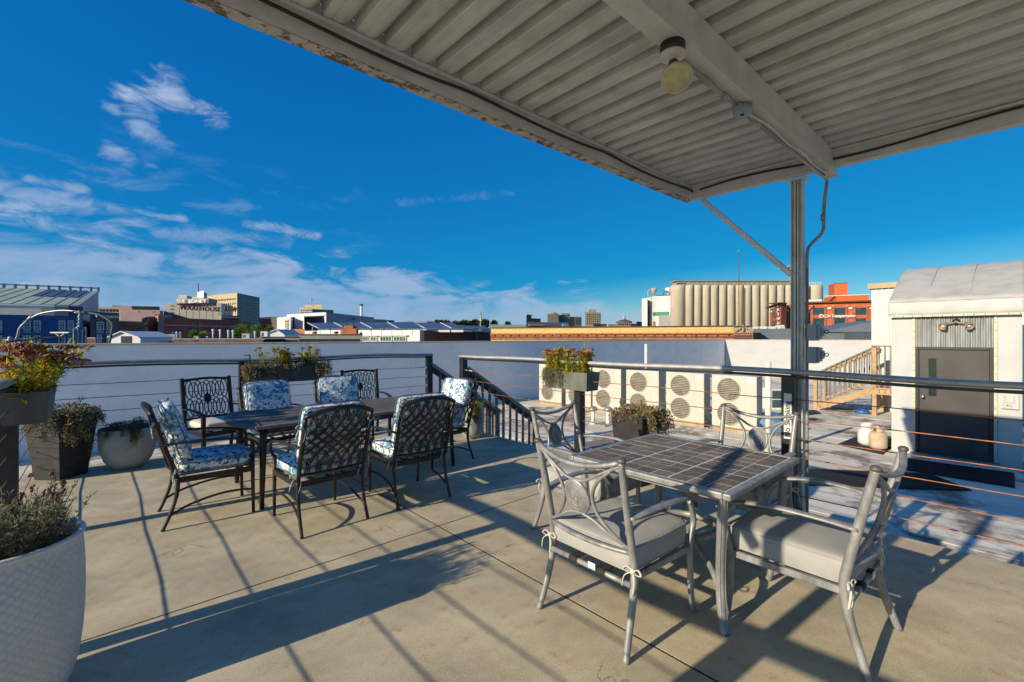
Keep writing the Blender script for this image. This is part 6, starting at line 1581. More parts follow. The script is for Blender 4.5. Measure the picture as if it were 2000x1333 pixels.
for (lab, a, b_, D, y, mt_) in (('small tan stone building right of the museum side', 731, 753, 150, 624, 'stone_tan'), ('dark pitched-roof building behind the solar hall, left part', 750, 770, 160, 625.5, 'roof_slate'),
                                ('low brick building behind the solar roofs', 771, 797, 170, 630.2, 'brick_red'), ('low long white building on the skyline behind the solar roofs', 796, 834, 190, 627.2, 'paint_white'),
                                ('small pale yellow building on the skyline left of the far trees', 833, 848, 195, 628, 'stone_yellow'), ('long pale blue-green low building left of the brick chimney block', 956, 1028, 110, 634.2, 'pale_green'),
                                ('brick tower standing left of the dark curved roof', 1028, 1038, 120, 615.8, 'brick_red'), ('red brick wing right behind the brick tower', 1038, 1056, 124, 622, 'brick_red'),
                                ('tan tower with stepped top on the distant skyline', 1069, 1091, 330, 613, 'stone_tan'), ('tan concrete tower right of its dark glass neighbour', 1096, 1113.5, 330, 612.3, 'stone_tan'),
                                ('dark blue glass block between two tan towers', 1090.5, 1101, 325, 615.5, 'glass_navy'), ('blue-grey block with a tan end right of the tan towers', 1113, 1123, 300, 619, 'glass_navy'), ('tan ribbed block beside the blue-grey one', 1122, 1136, 300, 618.8, 'stone_tan'),
                                ('small white building in front of the cream tower', 1159, 1176, 150, 633, 'stone_tan'), ('dark little block right of the small white building', 1176, 1185, 150, 632.8, 'win_dark'), ('red brick gabled building left of the white mill', 1243, 1254, 200, 628.5, 'brick_red'),
                                ('low red roofs far off left of the white mill', 1232, 1244, 200, 632.5, 'brick_red'), ('pale low buildings left of the domed hall', 1188, 1206, 220, 633.5, 'stone_tan')):
    if mt_ not in MATS: mat('pale_green', (.42, .50, .45), .7)
    o = B('distant_building', lab, (a + b_) / 2, D); w = Wall(o, 'wall', mt_, a, D, b_, D + 3, y, 15)
    if b_ - a > 12 and D > 290: w.grid(a + 1.5, b_ - 1.5, y + 2.5, y + 16, 5, 4, .45, .5)
    if lab.startswith('tan tower with'): Wall(o, 'upper_step', mt_, 1080.5, D + 1, 1088, D + 2, 610.3, 9, zb=w.zt); Wall(o, 'upper_step', mt_, 1073, D + 1, 1088, D + 2, 612, 9, zb=w.zt)
    if lab.startswith('brick tower'): w.part('cap', 'stone_tan', a - .4, b_ + .4, 615, 616.3, .2, .5)
ct = B('cream_tower', 'cream high-rise with a raised centre on the skyline above the yellow parapet', 1158, 260); w = Wall(ct, 'wall', 'stone_yellow', 1143, 260, 1174, 264, 610, 25); Wall(ct, 'penthouse', 'stone_yellow', 1150.3, 262, 1164.5, 263.5, 604.8, 10, zb=w.zt)
w.grid(1145, 1173, 613, 634, 7, 5, .45, .45); p = ray(1150.6, 262); MB().tube([(p.x, p.y, w.zt), (p.x, p.y, zat(0, 262, 596.5))], .15, n=5).build('flagpole', 'frame_pale', ct)
dm = B('domed_hall', 'low domed hall with a small lantern right of the cream tower', 1219, 210); w = Wall(dm, 'wall', 'stone_tan', 1206, 210, 1232, 212, 630.5, 16); w.grid(1207, 1231, 631.5, 636, 6, 1, .5, .8)
p = ray(1219, 218); zt_ = zat(0, 210, 630.5); MB().lathe([(3.9, 0), (3.8, .5), (3.0, 1.0), (1.6, 1.5), (.9, 1.7)], 24, (p.x, p.y, zt_)).build('roof', 'roof_slate', dm); MB().lathe([(.7, 1.5), (.7, 2.9), (.5, 3.2), (.15, 3.6)], 12, (p.x, p.y, zt_)).build('lantern', 'stone_tan', dm)
cr = B('curved_roof_building', 'low building with a dark curved roof left of the tan towers', 1075, 95); m = MB(); A_ = ray(1032, 95); B_ = ray(1112, 99); zb_ = zat(0, 95, 638.5)
P = []
for i in range(9):
    a = PI / 2 * i / 8; P.append((math.cos(PI - a) * 5 + 5, math.sin(a) * (zat(0, 95, 627.6) - zb_)))
nn_ = Vector((Fv.x, Fv.y, 0)); m.extr([Vector((A_.x, A_.y, zb_)) + nn_ * x + Vector((0, 0, z)) for x, z in P] + [Vector((A_.x, A_.y, zb_)) + nn_ * 5], Vector((B_.x - A_.x, B_.y - A_.y, 0))); m.build('roof', 'roof_slate', cr)
w = Wall(cr, 'wall', 'roof_slate', 1029, 94, 1143, 99, 636.5, 8); w.part('roof_edge', 'stone_tan', 1033, 1062, 634.6, 636.2, .3, .5); w.part('skylight', 'steel_blue', 1098, 1108, 633, 637.8, .5, .6)
# -- church spire
sp_ = B('church_spire', 'thin stone church spire rising above the far trees', 939.3, 330, 'spire'); p = ray(939.3, 330); m = MB(); z0 = zat(0, 330, 634); z1 = zat(0, 330, 616); z2 = zat(0, 330, 607)
m.lathe([(1.35, GZ - z0), (1.3, 0), (.95, (z1 - z0) * .55), (.45, z1 - z0)], 8, (p.x, p.y, z0), smooth=False); m.build('tower', 'stone_tan', sp_); MB().lathe([(.42, 0), (.06, z2 - z1)], 8, (p.x, p.y, z1), smooth=False).build('spire', 'roof_slate', sp_)
# -- solar roofed hall
so_ = B('solar_roof_hall', 'long low hall with tilted solar arrays, white end wall and dark maroon side', 820, 62)
wW = Wall(so_, 'wall', 'white_clad', 595, 68, 820, 60, 0, 10, zt=zat(820, 60, 645)); wP = Wall(so_, 'pilaster', 'steel_blue', 820.1, 60, 828, 62, 0, 1, zt=wW.zt); wM = Wall(so_, 'side_wall', 'brick_dark2', 828.1, 62, 959, 92, 0, 20, zt=wW.zt + .0)  # the pilaster's steel blue paints in the shade on this end
for a in (709, 724.5, 739.2 + 3, 770, 785.5): pass
for (a, b_) in ((708.5, 723), (724.5, 738), (743, 766.5), (769.5, 794.5)):
    wW.window(a, b_, 657, 668, 'win_green', 'frame_pale', 4, 1, .15, .12)
wW.part('window_head', 'frame_pale', 706, 798, 655.2, 656.6, .3, .5)
for i in range(11): wW.part('panel_joint', 'metal_grey', 605 + i * 20, 605.5 + i * 20, 645.5, 656, .03, .05)
wM.part('downpipe', 'steel_blue', 929, 930.2, 649, 668, .2, .2); wM.part('gutter', 'steel_blue', 828, 958, 646, 648, .4, .6)
cells = [600, 618, 637, 656, 675, 695, 715, 736, 757, 778, 799]
def array(pa, pb, Da, Db, yl, yh, dback, strut=True):
    A_ = ray(pa, Da, yl); B_ = ray(pb, Db, yl); A2 = ray(pa - 22, Da + dback, yh); B2 = ray(pb - 22, Db + dback, yh); B_.z = A_.z; B2.z = A2.z
    m = MB(); m.extr([A_, B_, B2, A2], (0, 0, .12)); m.build('solar_panel', 'solar_panel', so_)
    if strut: m = MB(); m.beam(A_ + Vector((0, 0, .17)), A2 + Vector((0, 0, .17)), .07, .07); m.beam(A_.lerp(A2, .5), A_.lerp(A2, .5) - Vector((0, 0, .9)), .08, .08); m.build('strut', 'paint_white', so_)
    m = MB(); m.beam(A_ + Vector((0, 0, -.25)), B_.lerp(A_, .06) + Vector((0, 0, -.25)), .35, .3); m.build('ballast_beam', 'paint_white', so_)
n_ = 11
for i in range(n_):
    pa = 622 + i * 26; array(pa, pa + 24.5, 67.5 - .3 * i, 67.3 - .3 * i, 643.6, 632.5 - .25 * i * (i < 8), 7, i % 2 == 0)
for i in range(5):
    pa = 860 + i * 21; array(pa, pa + 19.5, 66 + 3.6 * i, 69 + 3.6 * i, 643.6, 634 + 1.0 * i, 7, i in (1,))
# -- near low parapets and roof gear across the street
np1 = B('neighbour_parapet', 'low dark brown parapet of the roof across the alley, left part', 380, 33, 'parapet'); w = Wall(np1, 'wall', 'parapet_brown', 254, 33, 330, 33, 669.5, .4); w = Wall(np1, 'wall', 'parapet_brown', 330.05, 33, 514, 33, 0, .4, zt=zat(0, 33, 663)); w.part('roof_surface', 'steel_blue', 330, 514, 661.8, 663.6, -.3, 6)
np2 = B('neighbour_parapet', 'stepped grey-green parapet with a brick chimney gable across the alley', 610, 36, 'parapet')
w = Wall(np2, 'wall', 'parapet_green', 504, 36, 583, 36, 659, .5); w_ = Wall(np2, 'wall', 'parapet_green', 583.05, 36, 708, 36, 653.8, .5); w.part('cap', 'brown_brick', 511, 583, 657.8, 659.2, .1, .7); w_.part('cap', 'brown_brick', 583, 704, 652.8, 654, .1, .7)
w_.part('dark_opening', 'win_dark', 585, 702, 662.5, 668.5, .05, .1); w.part('dark_opening', 'win_dark', 512, 582, 664.5, 669.5, .05, .1)
w_.part('chimney_gable', 'terracotta', 665, 695, 642.5, 652.7, -.1, .5); w_.part('chimney_gable', 'terracotta', 671.5, 688.5, 636, 642.4, -.1, .5)
for px, y in ((673.5, 632), (686, 632), (667, 638), (692, 638)):
    c = w_.P(px, -.3); c.z = zat(px, 36, y); m = MB(); m.ball(c, .085, 10, 7); m.tube([c, c - Vector((0, 0, .2))], .05, n=6); m.build('finial', 'parapet_brown', np2)
for nm, (px, y, w_px, h_px, mt_) in enumerate([(614.5, 652.5, 11, 5, 'terracotta'), (656.5, 652.5, 10, 5, 'terracotta'), (704.5, 660, 6, 11, 'roof_slate')]):
    c = ray(px, 38, y); s_ = 38 / FPX; t = thing('roof_ventilator', ['left squat brown ventilator on the grey-green roof', 'right squat brown ventilator on the grey-green roof', 'dark slim ventilator at the right end of the grey-green roof'][nm], 'ventilator', c); MB().lathe([(w_px * s_ * .35, 0), (w_px * s_ * .4, h_px * s_ * .45), (w_px * s_ * .5, h_px * s_ * .6), (w_px * s_ * .42, h_px * s_ * .85), (.02, h_px * s_)], 12, c).build('body', mt_, t)
def gear(label, cat, px0, px1, y0, y1, D, mt_, round_=False, name='roof_unit', top=None):
    t = thing(name, label, cat, ray((px0 + px1) / 2, D, y1), 'equipment on the roofs across the alley'); w = Wall(t, '', None, px0, D, px1, D, 0, build=False)
    if round_:
        c = ray((px0 + px1) / 2, D, y1); r_ = (px1 - px0) * D / FPX / 2; h_ = (y1 - y0) * D / FPX; MB().lathe([(r_, 0), (r_, h_ * .96), (r_ * .9, h_), (.01, h_ * 1.01)], 16, c).build('body', mt_, t)
        if top: MB().lathe([(r_ * 1.5, -.02), (r_ * 1.6, .05), (r_ * 1.2, .12), (.01, .14)], 14, c + Vector((0, 0, h_))).build('cowl', mt_, t)
    else:
        w.part('cabinet', mt_, px0, px1, y0, y1, 0, (px1 - px0) * D / FPX * .8, t); w.part('grille', 'ac_dark', px0 + (px1 - px0) * .12, px0 + (px1 - px0) * .5, y0 + (y1 - y0) * .2, y1 - (y1 - y0) * .2, .01, .03, t); w.part('lid', 'metal_grey', px0 - .4, px1 + .4, y0 - .8, y0 - .05, .03, (px1 - px0) * D / FPX * .8 + .06, t)
gear('big grey box unit standing left on the roof across the alley', 'roof unit', 320.5, 341, 654, 669, 36, 'metal_grey'); gear('left of two upright pipes beside the big grey unit', 'pipe', 344, 346.5, 651.5, 667, 36, 'white_clad', True, 'vent_pipe', True); gear('right of two upright pipes beside the big grey unit', 'pipe', 351.5, 354.5, 652, 667, 36, 'metal_grey', True, 'vent_pipe', True)
gear('small pale cabinet unit before the yellow-green tree', 'roof unit', 378.5, 387, 657.5, 663.5, 36, 'stone_tan'); gear('dark drum unit left of its twin on the roof across the alley', 'roof unit', 388, 399, 657, 663, 36.5, 'glass_navy', True); gear('dark drum unit right of its twin on the roof across the alley', 'roof unit', 403, 415.5, 656.5, 662.5, 36, 'glass_navy', True)
for lab, px, y in (('slim capped vent pipe right of the dark drums', 416, 646.5), ('second slim capped vent pipe, over the brick warehouse corner', 430, 647), ('stout white vent pipe, left of a close pair', 446, 648.5), ('stout white vent pipe, right of a close pair', 455, 648.5), ('capped white vent pipe left of the white box hut', 498.2, 650.5)):
    gear(lab, 'pipe', px - 1.5, px + 1.5, y, 662.5, 35, 'white_clad', True, 'vent_pipe', True)
gear('grey louvred unit between vent pipes on the roof across the alley', 'roof unit', 472.5, 487, 652.5, 662, 35, 'metal_grey'); gear('white box hut at the right end of the brown parapet', 'hut', 509, 522, 648, 659.5, 36, 'white_clad', False, 'roof_hut'); gear('tall thin pale pipe right of the white barn', 'pipe', 288, 290.5, 651.5, 669, 34, 'galv', True, 'vent_pipe')
def gable(name, label, pl, pk, pr, yk, ye, yb, D, mt_, open_=None):
    t = thing(name, label, 'hut', (*ray(pk, D).xy, zat(0, D, yb))); z0, ze_, zk = zat(0, D, yb), zat(0, D, ye), zat(0, D, yk); L_ = 3.0
    A_, K_, B_ = [ray(p_, D) for p_ in (pl, pk, pr)]; f_ = Vector((Fv.x, Fv.y, 0))
    V = [Vector((A_.x, A_.y, z0)), Vector((B_.x, B_.y, z0)), Vector((B_.x, B_.y, ze_)), Vector((K_.x, K_.y, zk)), Vector((A_.x, A_.y, ze_))]; MB().extr(V, f_ * L_).build('wall', mt_, t)
    for q in ((V[4], V[3]), (V[3], V[2])):
        m = MB(); u = (q[1] - q[0]); m.extr([q[0] - f_ * .15 + Vector((0, 0, .03)), q[1] - f_ * .15 + Vector((0, 0, .03)), q[1] - f_ * .15 + Vector((0, 0, .09)), q[0] - f_ * .15 + Vector((0, 0, .09))], f_ * (L_ + .3)); m.build('roof', 'paint_white', t)
    if open_: w = Wall(t, '', None, pl, D, pr, D, 0, build=False); w.part('doorway', 'win_dark', *open_, .04, .06, t)
gable('white_barn', 'white gabled hut with a dark doorway in front of the brick garage', 212.5, 239, 274, 649.5, 661, 674, 31, 'white_clad', (237, 257, 657, 674)); gable('white_hut', 'small white gabled roof hut left of the museum base', 512, 541, 556, 645.5, 655, 659, 40, 'white_clad')
bp_ = B('brick_parapet', 'short stretch of brick wall right of the navy hotel at parapet level', 179, 36, 'wall'); w = Wall(bp_, 'wall', 'brown_brick', 165, 36, 187, 36, 661, .5); w.part('cap', 'frame_pale', 165, 187, 660, 661.2, .05, .7)
# -- yellow brick parapet with terracotta cornice and crest
yb_ = B('ornate_brick_parapet', 'long sunlit yellow brick parapet with terracotta cornice across the street', 1200, 62, 'parapet')
w = Wall(yb_, 'wall', 'yellow_brick', 959, 68, 1433, 56, 0, 6, zt=zat(959, 68, 641.3)); zt_ = w.zt
def band(nm, mt_, z0, z1, out): m = MB(); m.obox((w.A + w.B) / 2 + Vector((0, 0, (z0 + z1) / 2)) + w.n * (out / 2), (w.B - w.A) / 2, w.n * out / 2, Vector((0, 0, (z1 - z0) / 2))); return m.build(nm, mt_, yb_)
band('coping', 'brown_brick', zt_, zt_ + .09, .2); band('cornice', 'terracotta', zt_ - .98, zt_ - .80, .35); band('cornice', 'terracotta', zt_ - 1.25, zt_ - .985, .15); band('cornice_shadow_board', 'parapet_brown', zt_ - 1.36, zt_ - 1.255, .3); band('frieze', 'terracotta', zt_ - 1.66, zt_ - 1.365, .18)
L_ = (w.B - w.A).length; nb = 26
for i in range(nb):
    c = w.A + w.d * L_ * (i + .5) / nb + w.n * .2 + Vector((0, 0, zt_ - 1.12)); m = MB(); m.extr([c + w.n * .14 + Vector((0, 0, .13)), c - w.n * .05 + Vector((0, 0, .13)), c - w.n * .05 - Vector((0, 0, .14)), c + w.n * .0 - Vector((0, 0, .14))], w.d * .14); m.build('bracket', 'brown_brick', yb_)
m = MB()
for r_ in range(8): 
    zz = zt_ - .09 - r_ * .09; m.obox((w.A + w.B) / 2 + Vector((0, 0, zz)) + w.n * .004, (w.B - w.A) / 2, w.n * .006, Vector((0, 0, .012)))
m.build('mortar_course', 'parapet_brown', yb_, kind='stuff') if 0 else None
wc = Wall(yb_, 'crest_block', 'crest_stone', 1434, 55.9, 1469.5, 55, 0, 1.2, zt=zat(1450, 55.5, 637.5)); wc.part('cornice', 'parapet_brown', 1432, 1471, 636.5, 638.2, .25, 1.6); wc.part('cornice', 'terracotta', 1432.5, 1471, 652.5, 655.5, .3, .5); wc.part('frieze', 'brown_brick', 1434, 1470, 655.6, 663, .15, .3)
m = MB(); c = wc.P(1452, .15); rnd = random.Random(8)
def cz(y): return zat(1452, 55.5, y)
m.ball((c.x, c.y, cz(645)), .28, 12, 8, (1, .6, 1.3)); m.ball((c.x, c.y, cz(637)), .16, 10, 7, (1.3, .8, 1))
for sg in (-1, 1):
    for k in range(7):
        q = c + wc.d * sg * (.28 + .12 * k); m.ball((q.x, q.y, cz(641 + k * 1.3 + rnd.uniform(-.6, .6))), .13 - .008 * k, 8, 6)
    m.tube(catmull([(c + wc.d * sg * .15 + Vector((0, 0, cz(638)))), (c + wc.d * sg * .42 + Vector((0, 0, cz(641.5)))), (c + wc.d * sg * .62 + Vector((0, 0, cz(646)))), (c + wc.d * sg * .95 + Vector((0, 0, cz(649.5))))], 5), .06, n=6)
for k in range(9): q = c + wc.d * (-.9 + .225 * k); m.ball((q.x, q.y, cz(650.5)), .10, 8, 6)
m.build('carved_crest', 'crest_stone', yb_); 
ob = B('brick_return', 'short orange brick wall end right of the carved crest', 1478, 58, 'wall'); w = Wall(ob, 'wall', 'terracotta', 1470.5, 56, 1485.5, 57, 651, 3); w.part('cap', 'brick_orange', 1470.5, 1485.5, 650, 651.3, .08, .2)
fp = B('roof_mast', 'tall thin rusty mast rising in front of the silos', 1443, 60, 'mast'); p = ray(1443, 60); zz0, zz1, zz2 = zat(0, 60, 645), zat(0, 60, 572), zat(0, 60, 491); MB().tube([(p.x, p.y, zz0), (p.x, p.y, zz1)], .075, n=8).build('lower_tube', 'terracotta', fp); MB().tube([(p.x, p.y, zz1), (p.x, p.y, zz2)], .045, n=8).build('upper_tube', 'parapet_brown', fp); MB().ball((p.x, p.y, zz2), .09).build('finial', 'metal_grey', fp)
# -- slate clad building
sl_ = B('slate_clad_building', 'long slate-grey metal clad building behind the sunlit parapet', 1600, 60)
w = Wall(sl_, 'wall', 'clad_slate', 1471, 58, 1546, 57, 642.5, 20); w2 = Wall(sl_, 'wall', 'clad_slate', 1546.1, 57, 1745, 54, 0, 20, zt=zat(1600, 56, 649.5))
m = MB(); n0 = -w2.n
pts = [(1545, 646), (1640, 645.5), (1665, 640.5), (1700, 634), (1745, 625)]; V = []
for px, y in pts: q = w2.P(px, -3); V.append(Vector((q.x, q.y, zat(px, q.dot(Fv) if 0 else Vector((q.x, q.y, 0)).dot(Fv), y))))
m.extr([Vector((V[0].x, V[0].y, 0)), Vector((V[-1].x, V[-1].y, 0))] + V[::-1], n0 * 12); m.build('upper_wall', 'clad_slate', sl_)
for i in range(24):
    w2.part('cladding_rib', 'clad_slate', 1648 + i * 2.35, 1648.9 + i * 2.35, 650, 664, .14, .14)
w2.part('cladding_trim', 'hotel_dark', 1546, 1745, 648.8, 650, .16, .3)
for i in range(4): w.part('roof_plant', 'paint_white', 1475 + i * 18, 1490 + i * 18, 637.5, 642.2, -2, 2)
w.part('roof_plant', 'paint_white', 1413, 1470, 634, 637.5, -6, 2); w.part('roof_plant', 'paint_white', 1535, 1543, 634.5, 641.5, -2, 2)
for (a, b_) in ((1569, 1583), (1584, 1594)): w2.part('roof_plant', 'paint_white', a, b_, 633, 641, -1.5, 2)
# -- grain silos
gs = B('grain_silos', 'row of tall tan concrete grain silos with a gallery on top', 1450, 230)
D = 230.; r_ = 8.05 * D / FPX; cyl = None
zt_ = zat(0, D, 558)
def silo(px, rr, D_=D, zt=zt_):
    p = ray(px, D_); MB().lathe([(rr, GZ - zt), (rr, -2.0), (rr, -1.98), (rr * .995, 0)], 32, (p.x, p.y, zt)).build('silo', 'silo_concrete', gs)
silo(1324, 14.3 * D / FPX, D + 2)
for i in range(15): silo(1346 + i * 16.1, r_)
silo(1591.5, 13.2 * D / FPX, D + 1, zat(0, D, 557.5))
w = Wall(gs, 'gallery', 'silo_house', 1322, D - 1, 1543, D - 1, 549.5, 6, zb=zt_); w.part('gallery_roof', 'metal_grey', 1318, 1543, 548.2, 549.7, .5, 7.5); w.grid(1325, 1540, 551, 555.5, 24, 1, .32, .9, 'stone_grey')
Wall(gs, 'gallery_end', 'silo_house', 1312.5, D + 5, 1321.9, D - 1, 551, 3, zb=zt_ - 1); t_ = Wall(gs, 'head_house', 'silo_concrete', 1542.5, D + 2, 1580, D + 3, 521.5, 8, zb=zt_ - 8); t_.part('roof_slab', 'silo_concrete', 1541.5, 1581, 520, 521.6, .4, 9)
w.part('platform_rail', 'parapet_brown', 1306, 1325, 546.4, 547.2, 3, .4)
m = MB(); 
for i in range(7): p = ray(1582 + i * 3.6, D); m.tube([(p.x, p.y, zat(0, D, 558)), (p.x, p.y, zat(0, D, 552))], .12, n=4)
m.beam(ray(1581, D, 552), ray(1605, D, 552), .3, .3); m.build('railing', 'white_clad', gs, kind='stuff')
w = Wall(gs, '', None, 1450, D - r_ - .5, 1453, D - r_ - .5, 0, build=False); w.part('ladder', 'parapet_brown', 1451.2, 1452.4, 560, 640, .0, .5)
# -- white mill
wm = B('white_mill', 'tall white mill building with rooftop cyclones left of the silos', 1280, 215)
w0 = Wall(wm, 'annex', 'paint_white', 1253.5, 245, 1264.5, 241, 583.8, 12); w1 = Wall(wm, 'wall', 'paint_white', 1264.6, 252, 1280, 238, 0, 14, zt=zat(0, 238, 577.5)); w = Wall(wm, 'wall', 'paint_white', 1280.1, 238, 1312, 234, 0, 14, zt=w1.zt)
w.part('roof_edge', 'parapet_brown', 1280, 1312, 576.8, 577.8, .3, .6); w.part('green_canopy', 'paint_green', 1281, 1305.5, 609.5, 616, .6, .8); w1.part('green_canopy', 'paint_green', 1277, 1280.2, 610.5, 616.5, .6, .8); w.part('annex', 'metal_grey', 1288, 1312, 616.5, 640, 2, 2.2); w.part('red_door', 'terracotta', 1275.5, 1279.6, 628, 637.5, .6, .2)
for px, y0, y1, rr, mt_ in ((1277, 563, 577, 5.2, 'stone_tan'), (1306, 562, 577, 7.0, 'paint_white')):
    p = ray(px, 243); s_ = 243 / FPX; MB().lathe([(rr * .45 * s_, 0), (rr * .45 * s_, (y1 - y0) * .35 * s_), (rr * s_, (y1 - y0) * .55 * s_), (rr * s_, (y1 - y0) * .92 * s_), (rr * .6 * s_, (y1 - y0) * s_)], 18, (p.x, p.y, zat(0, 243, y1))).build('cyclone', mt_, wm)
P = catmull([ray(1266, 243, 581), ray(1266, 243, 570), ray(1269, 243, 567), ray(1274, 243, 566)], 4); MB().tube(P, .3, n=6).build('duct', 'stone_tan', wm); P = catmull([ray(1294, 242, 577), ray(1298, 242, 570), ray(1302, 242, 568.5), ray(1305, 242, 572)], 4); MB().tube(P, .25, n=6).build('duct', 'roof_slate', wm)
w1.part('downpipe', 'metal_grey', 1264.5, 1266, 584, 637, .4, .4)
# -- orange brick transport offices
kc = B('brick_office', 'orange-red brick office with big windows and white company lettering', 1640, 110)
w = Wall(kc, 'wall', 'kch_orange', 1562, 113, 1760, 104, 0, 20, zt=zat(1640, 109.5, 590.5))
w.part('eave', 'parapet_brown', 1561, 1760, 588.6, 590.8, .8, 1.4); w.part('eave_band', 'kch_orange', 1561, 1760, 588, 588.7, .9, 1.4)
for k in range(5):
    a = 1589 + k * 41.3 - 41.3 * 0
    if a > 1750: break
    w.window(a, a + 19.6, 601.5, 614.8, 'win_teal', 'glass_navy', 4, 2, .12, .14); w.window(a, a + 19.6, 622, 638.5, 'win_teal', 'glass_navy', 4, 2, .12, .14)
    w.part('pier', 'kch_brick', a + 20.3, a + 25.0, 597, 640, .22, .3); w.part('pier', 'kch_brick', a - 5.6, a - .9, 597, 640, .22, .3)
    w.part('stone_block', 'sign_white', a + 27, a + 34, 601, 603.6, .25, .3); w.part('stone_cap', 'stone_yellow', a + 20.3, a + 25.5, 597.2, 598.8, .28, .3); w.part('stone_cap', 'stone_yellow', a - 5.8, a - .7, 597.2, 598.8, .28, .3)
    w.part('stone_cap', 'stone_yellow', a - 5.8, a - .7, 617.8, 619, .28, .3)
text_on(w, 'KCH Transportation', 1606.5, 1669.5, 614.8, 622.2, 'sign_white', kc, .5, 'sign_lettering')
m = MB(); c = w.P(1603, .5); c.z = w.z(1603, 618.3); rr = .33; m.lathe([(.001, 0), (rr, 0), (rr, .08), (.001, .08)], 20); m.xf(Matrix.Translation(c) @ w.n.to_track_quat('Z', 'Y').to_matrix().to_4x4()).build('round_logo', 'sign_orange', kc)
m = MB(); c = w.P(1603.4, .6); c.z = w.z(1603, 618.3); m.tube([c + w.d * math.cos(q) * .42 + Vector((0, 0, math.sin(q) * .42)) for q in [PI * .3 + i * PI * 1.4 / 12 for i in range(13)]], .09, n=6).build('logo_ring', 'sign_white', kc)
P = [w.P(1580, .3), w.P(1580, .3), w.P(1588, .3), w.P(1588, .3)]; zz = [w.z(1580, 640), w.z(1580, 607), w.z(1588, 600.5), w.z(1588, 597)]
MB().tube([Vector((p.x, p.y, z)) for p, z in zip(P, zz)], .13, n=6).build('downpipe', 'lamp_black', kc)
wp = Wall(kc, 'penthouse', 'roof_orange', 1634, 114, 1697, 111, 578.5, 8, zb=w.zt - .1); Wall(kc, 'penthouse', 'roof_orange', 1609.5, 120, 1633.9, 114, 0, 4, zb=w.zt - .1, zt=wp.zt); wp.part('penthouse_cap', 'paint_white', 1610, 1697.5, 576.8, 578.2, .2, 1)
ws_ = Wall(kc, 'lift_tower', 'roof_orange', 1630, 118, 1656, 116.5, 553.8, 6, zb=w.zt); Wall(kc, 'lift_tower', 'kch_orange', 1618, 122, 1629.9, 118, 0, 4, zb=w.zt, zt=ws_.zt); ws_.part('tower_cap', 'parapet_brown', 1629, 1656.4, 553, 554, .1, 6.2)
w.part('roof_plant', 'paint_white', 1575, 1610, 583.2, 587, -4, 2); w.part('roof_plant', 'roof_orange', 1575, 1608, 587, 589, -4, 2)
kl = B('brick_wing', 'smaller red brick wing with a vertical KING sign left of the canopy post', 1520, 105)
w = Wall(kl, 'wall', 'kch_orange', 1504, 118, 1521.5, 106, 0, 10, zt=zat(1521, 106, 598.5)); w.part('eave', 'parapet_brown', 1501, 1521, 597.3, 599, .8, 1.2); w.window(1510, 1517, 608, 620, 'win_dark', 'glass_navy', 2, 2, .12, .14); w.window(1510, 1517, 626, 640, 'win_dark', 'glass_navy', 2, 2, .12, .14)
for (a, b_) in ((1504.8, 1508), (1518.5, 1521)): w.part('stone_block', 'sign_white', a, b_, 608.5, 610.5, .2, .3)
w = Wall(kl, 'wall', 'kch_orange', 1534, 106, 1548, 106, 0, 10, zt=zat(1521, 106, 595.5)); w.part('stone_block', 'sign_white', 1535.5, 1539.5, 605.5, 607.8, .2, .3)
ch = Wall(kl, 'chimney', 'kch_orange', 1519.5, 105.5, 1525.5, 102.5, 0, 2, zt=zat(1525, 102.5, 592.5)); c2_ = Wall(kl, 'chimney', 'kch_brick', 1525.6, 102.5, 1536, 103.5, 0, 2.5, zt=ch.zt); c2_.part('chimney_cap', 'parapet_brown', 1519.5, 1536.3, 591.5, 593.3, .2, 2.5)
for i, L__ in enumerate('KING'):
    text_on(ch, L__, 1520.6 if L__ != 'I' else 1522.2, 1524.8 if L__ != 'I' else 1523.2, 602.2 + i * 8.9, 607.8 + i * 8.9, 'sign_white', kl, .3, 'sign_lettering')
# -- trees
def crown_tree(label, px, D, yt, wpx, ybot, mats_, seed, n=900, ls=None):
    c0 = ray(px, D); s_ = D / FPX; t = thing('tree', label, 'tree', (c0.x, c0.y, GZ), 'trees between the buildings'); rnd = random.Random(seed)
    zt_, zb_ = zat(0, D, yt), zat(0, D, ybot); R_ = wpx * s_ / 2; ls = ls or .9 * s_ * 3
    MB().tube([(c0.x, c0.y, GZ), (c0.x + .1, c0.y, (GZ + zb_) / 2), (c0.x, c0.y, zb_ + (zt_ - zb_) * .4)], [.35, .28, .12], n=8).build('trunk', 'bark', t)
    ms = [MB() for _ in mats_]
    for k in range(9):
        a = rnd.uniform(0, 2 * PI); rr = R_ * rnd.uniform(0, .72); cz_ = zb_ + (zt_ - zb_) * rnd.uniform(.25, .78); r2 = R_ * rnd.uniform(.28, .46)
        foliage(ms[rnd.randrange(len(ms))], rnd, (c0.x + rr * math.cos(a), c0.y + rr * math.sin(a), cz_), (r2, r2, min(r2, (zt_ - cz_))), n // 9, ls, ls * .7, .3, .3)
    for k, q in enumerate(ms): q.build('crown', mats_[k], t, kind='stuff')
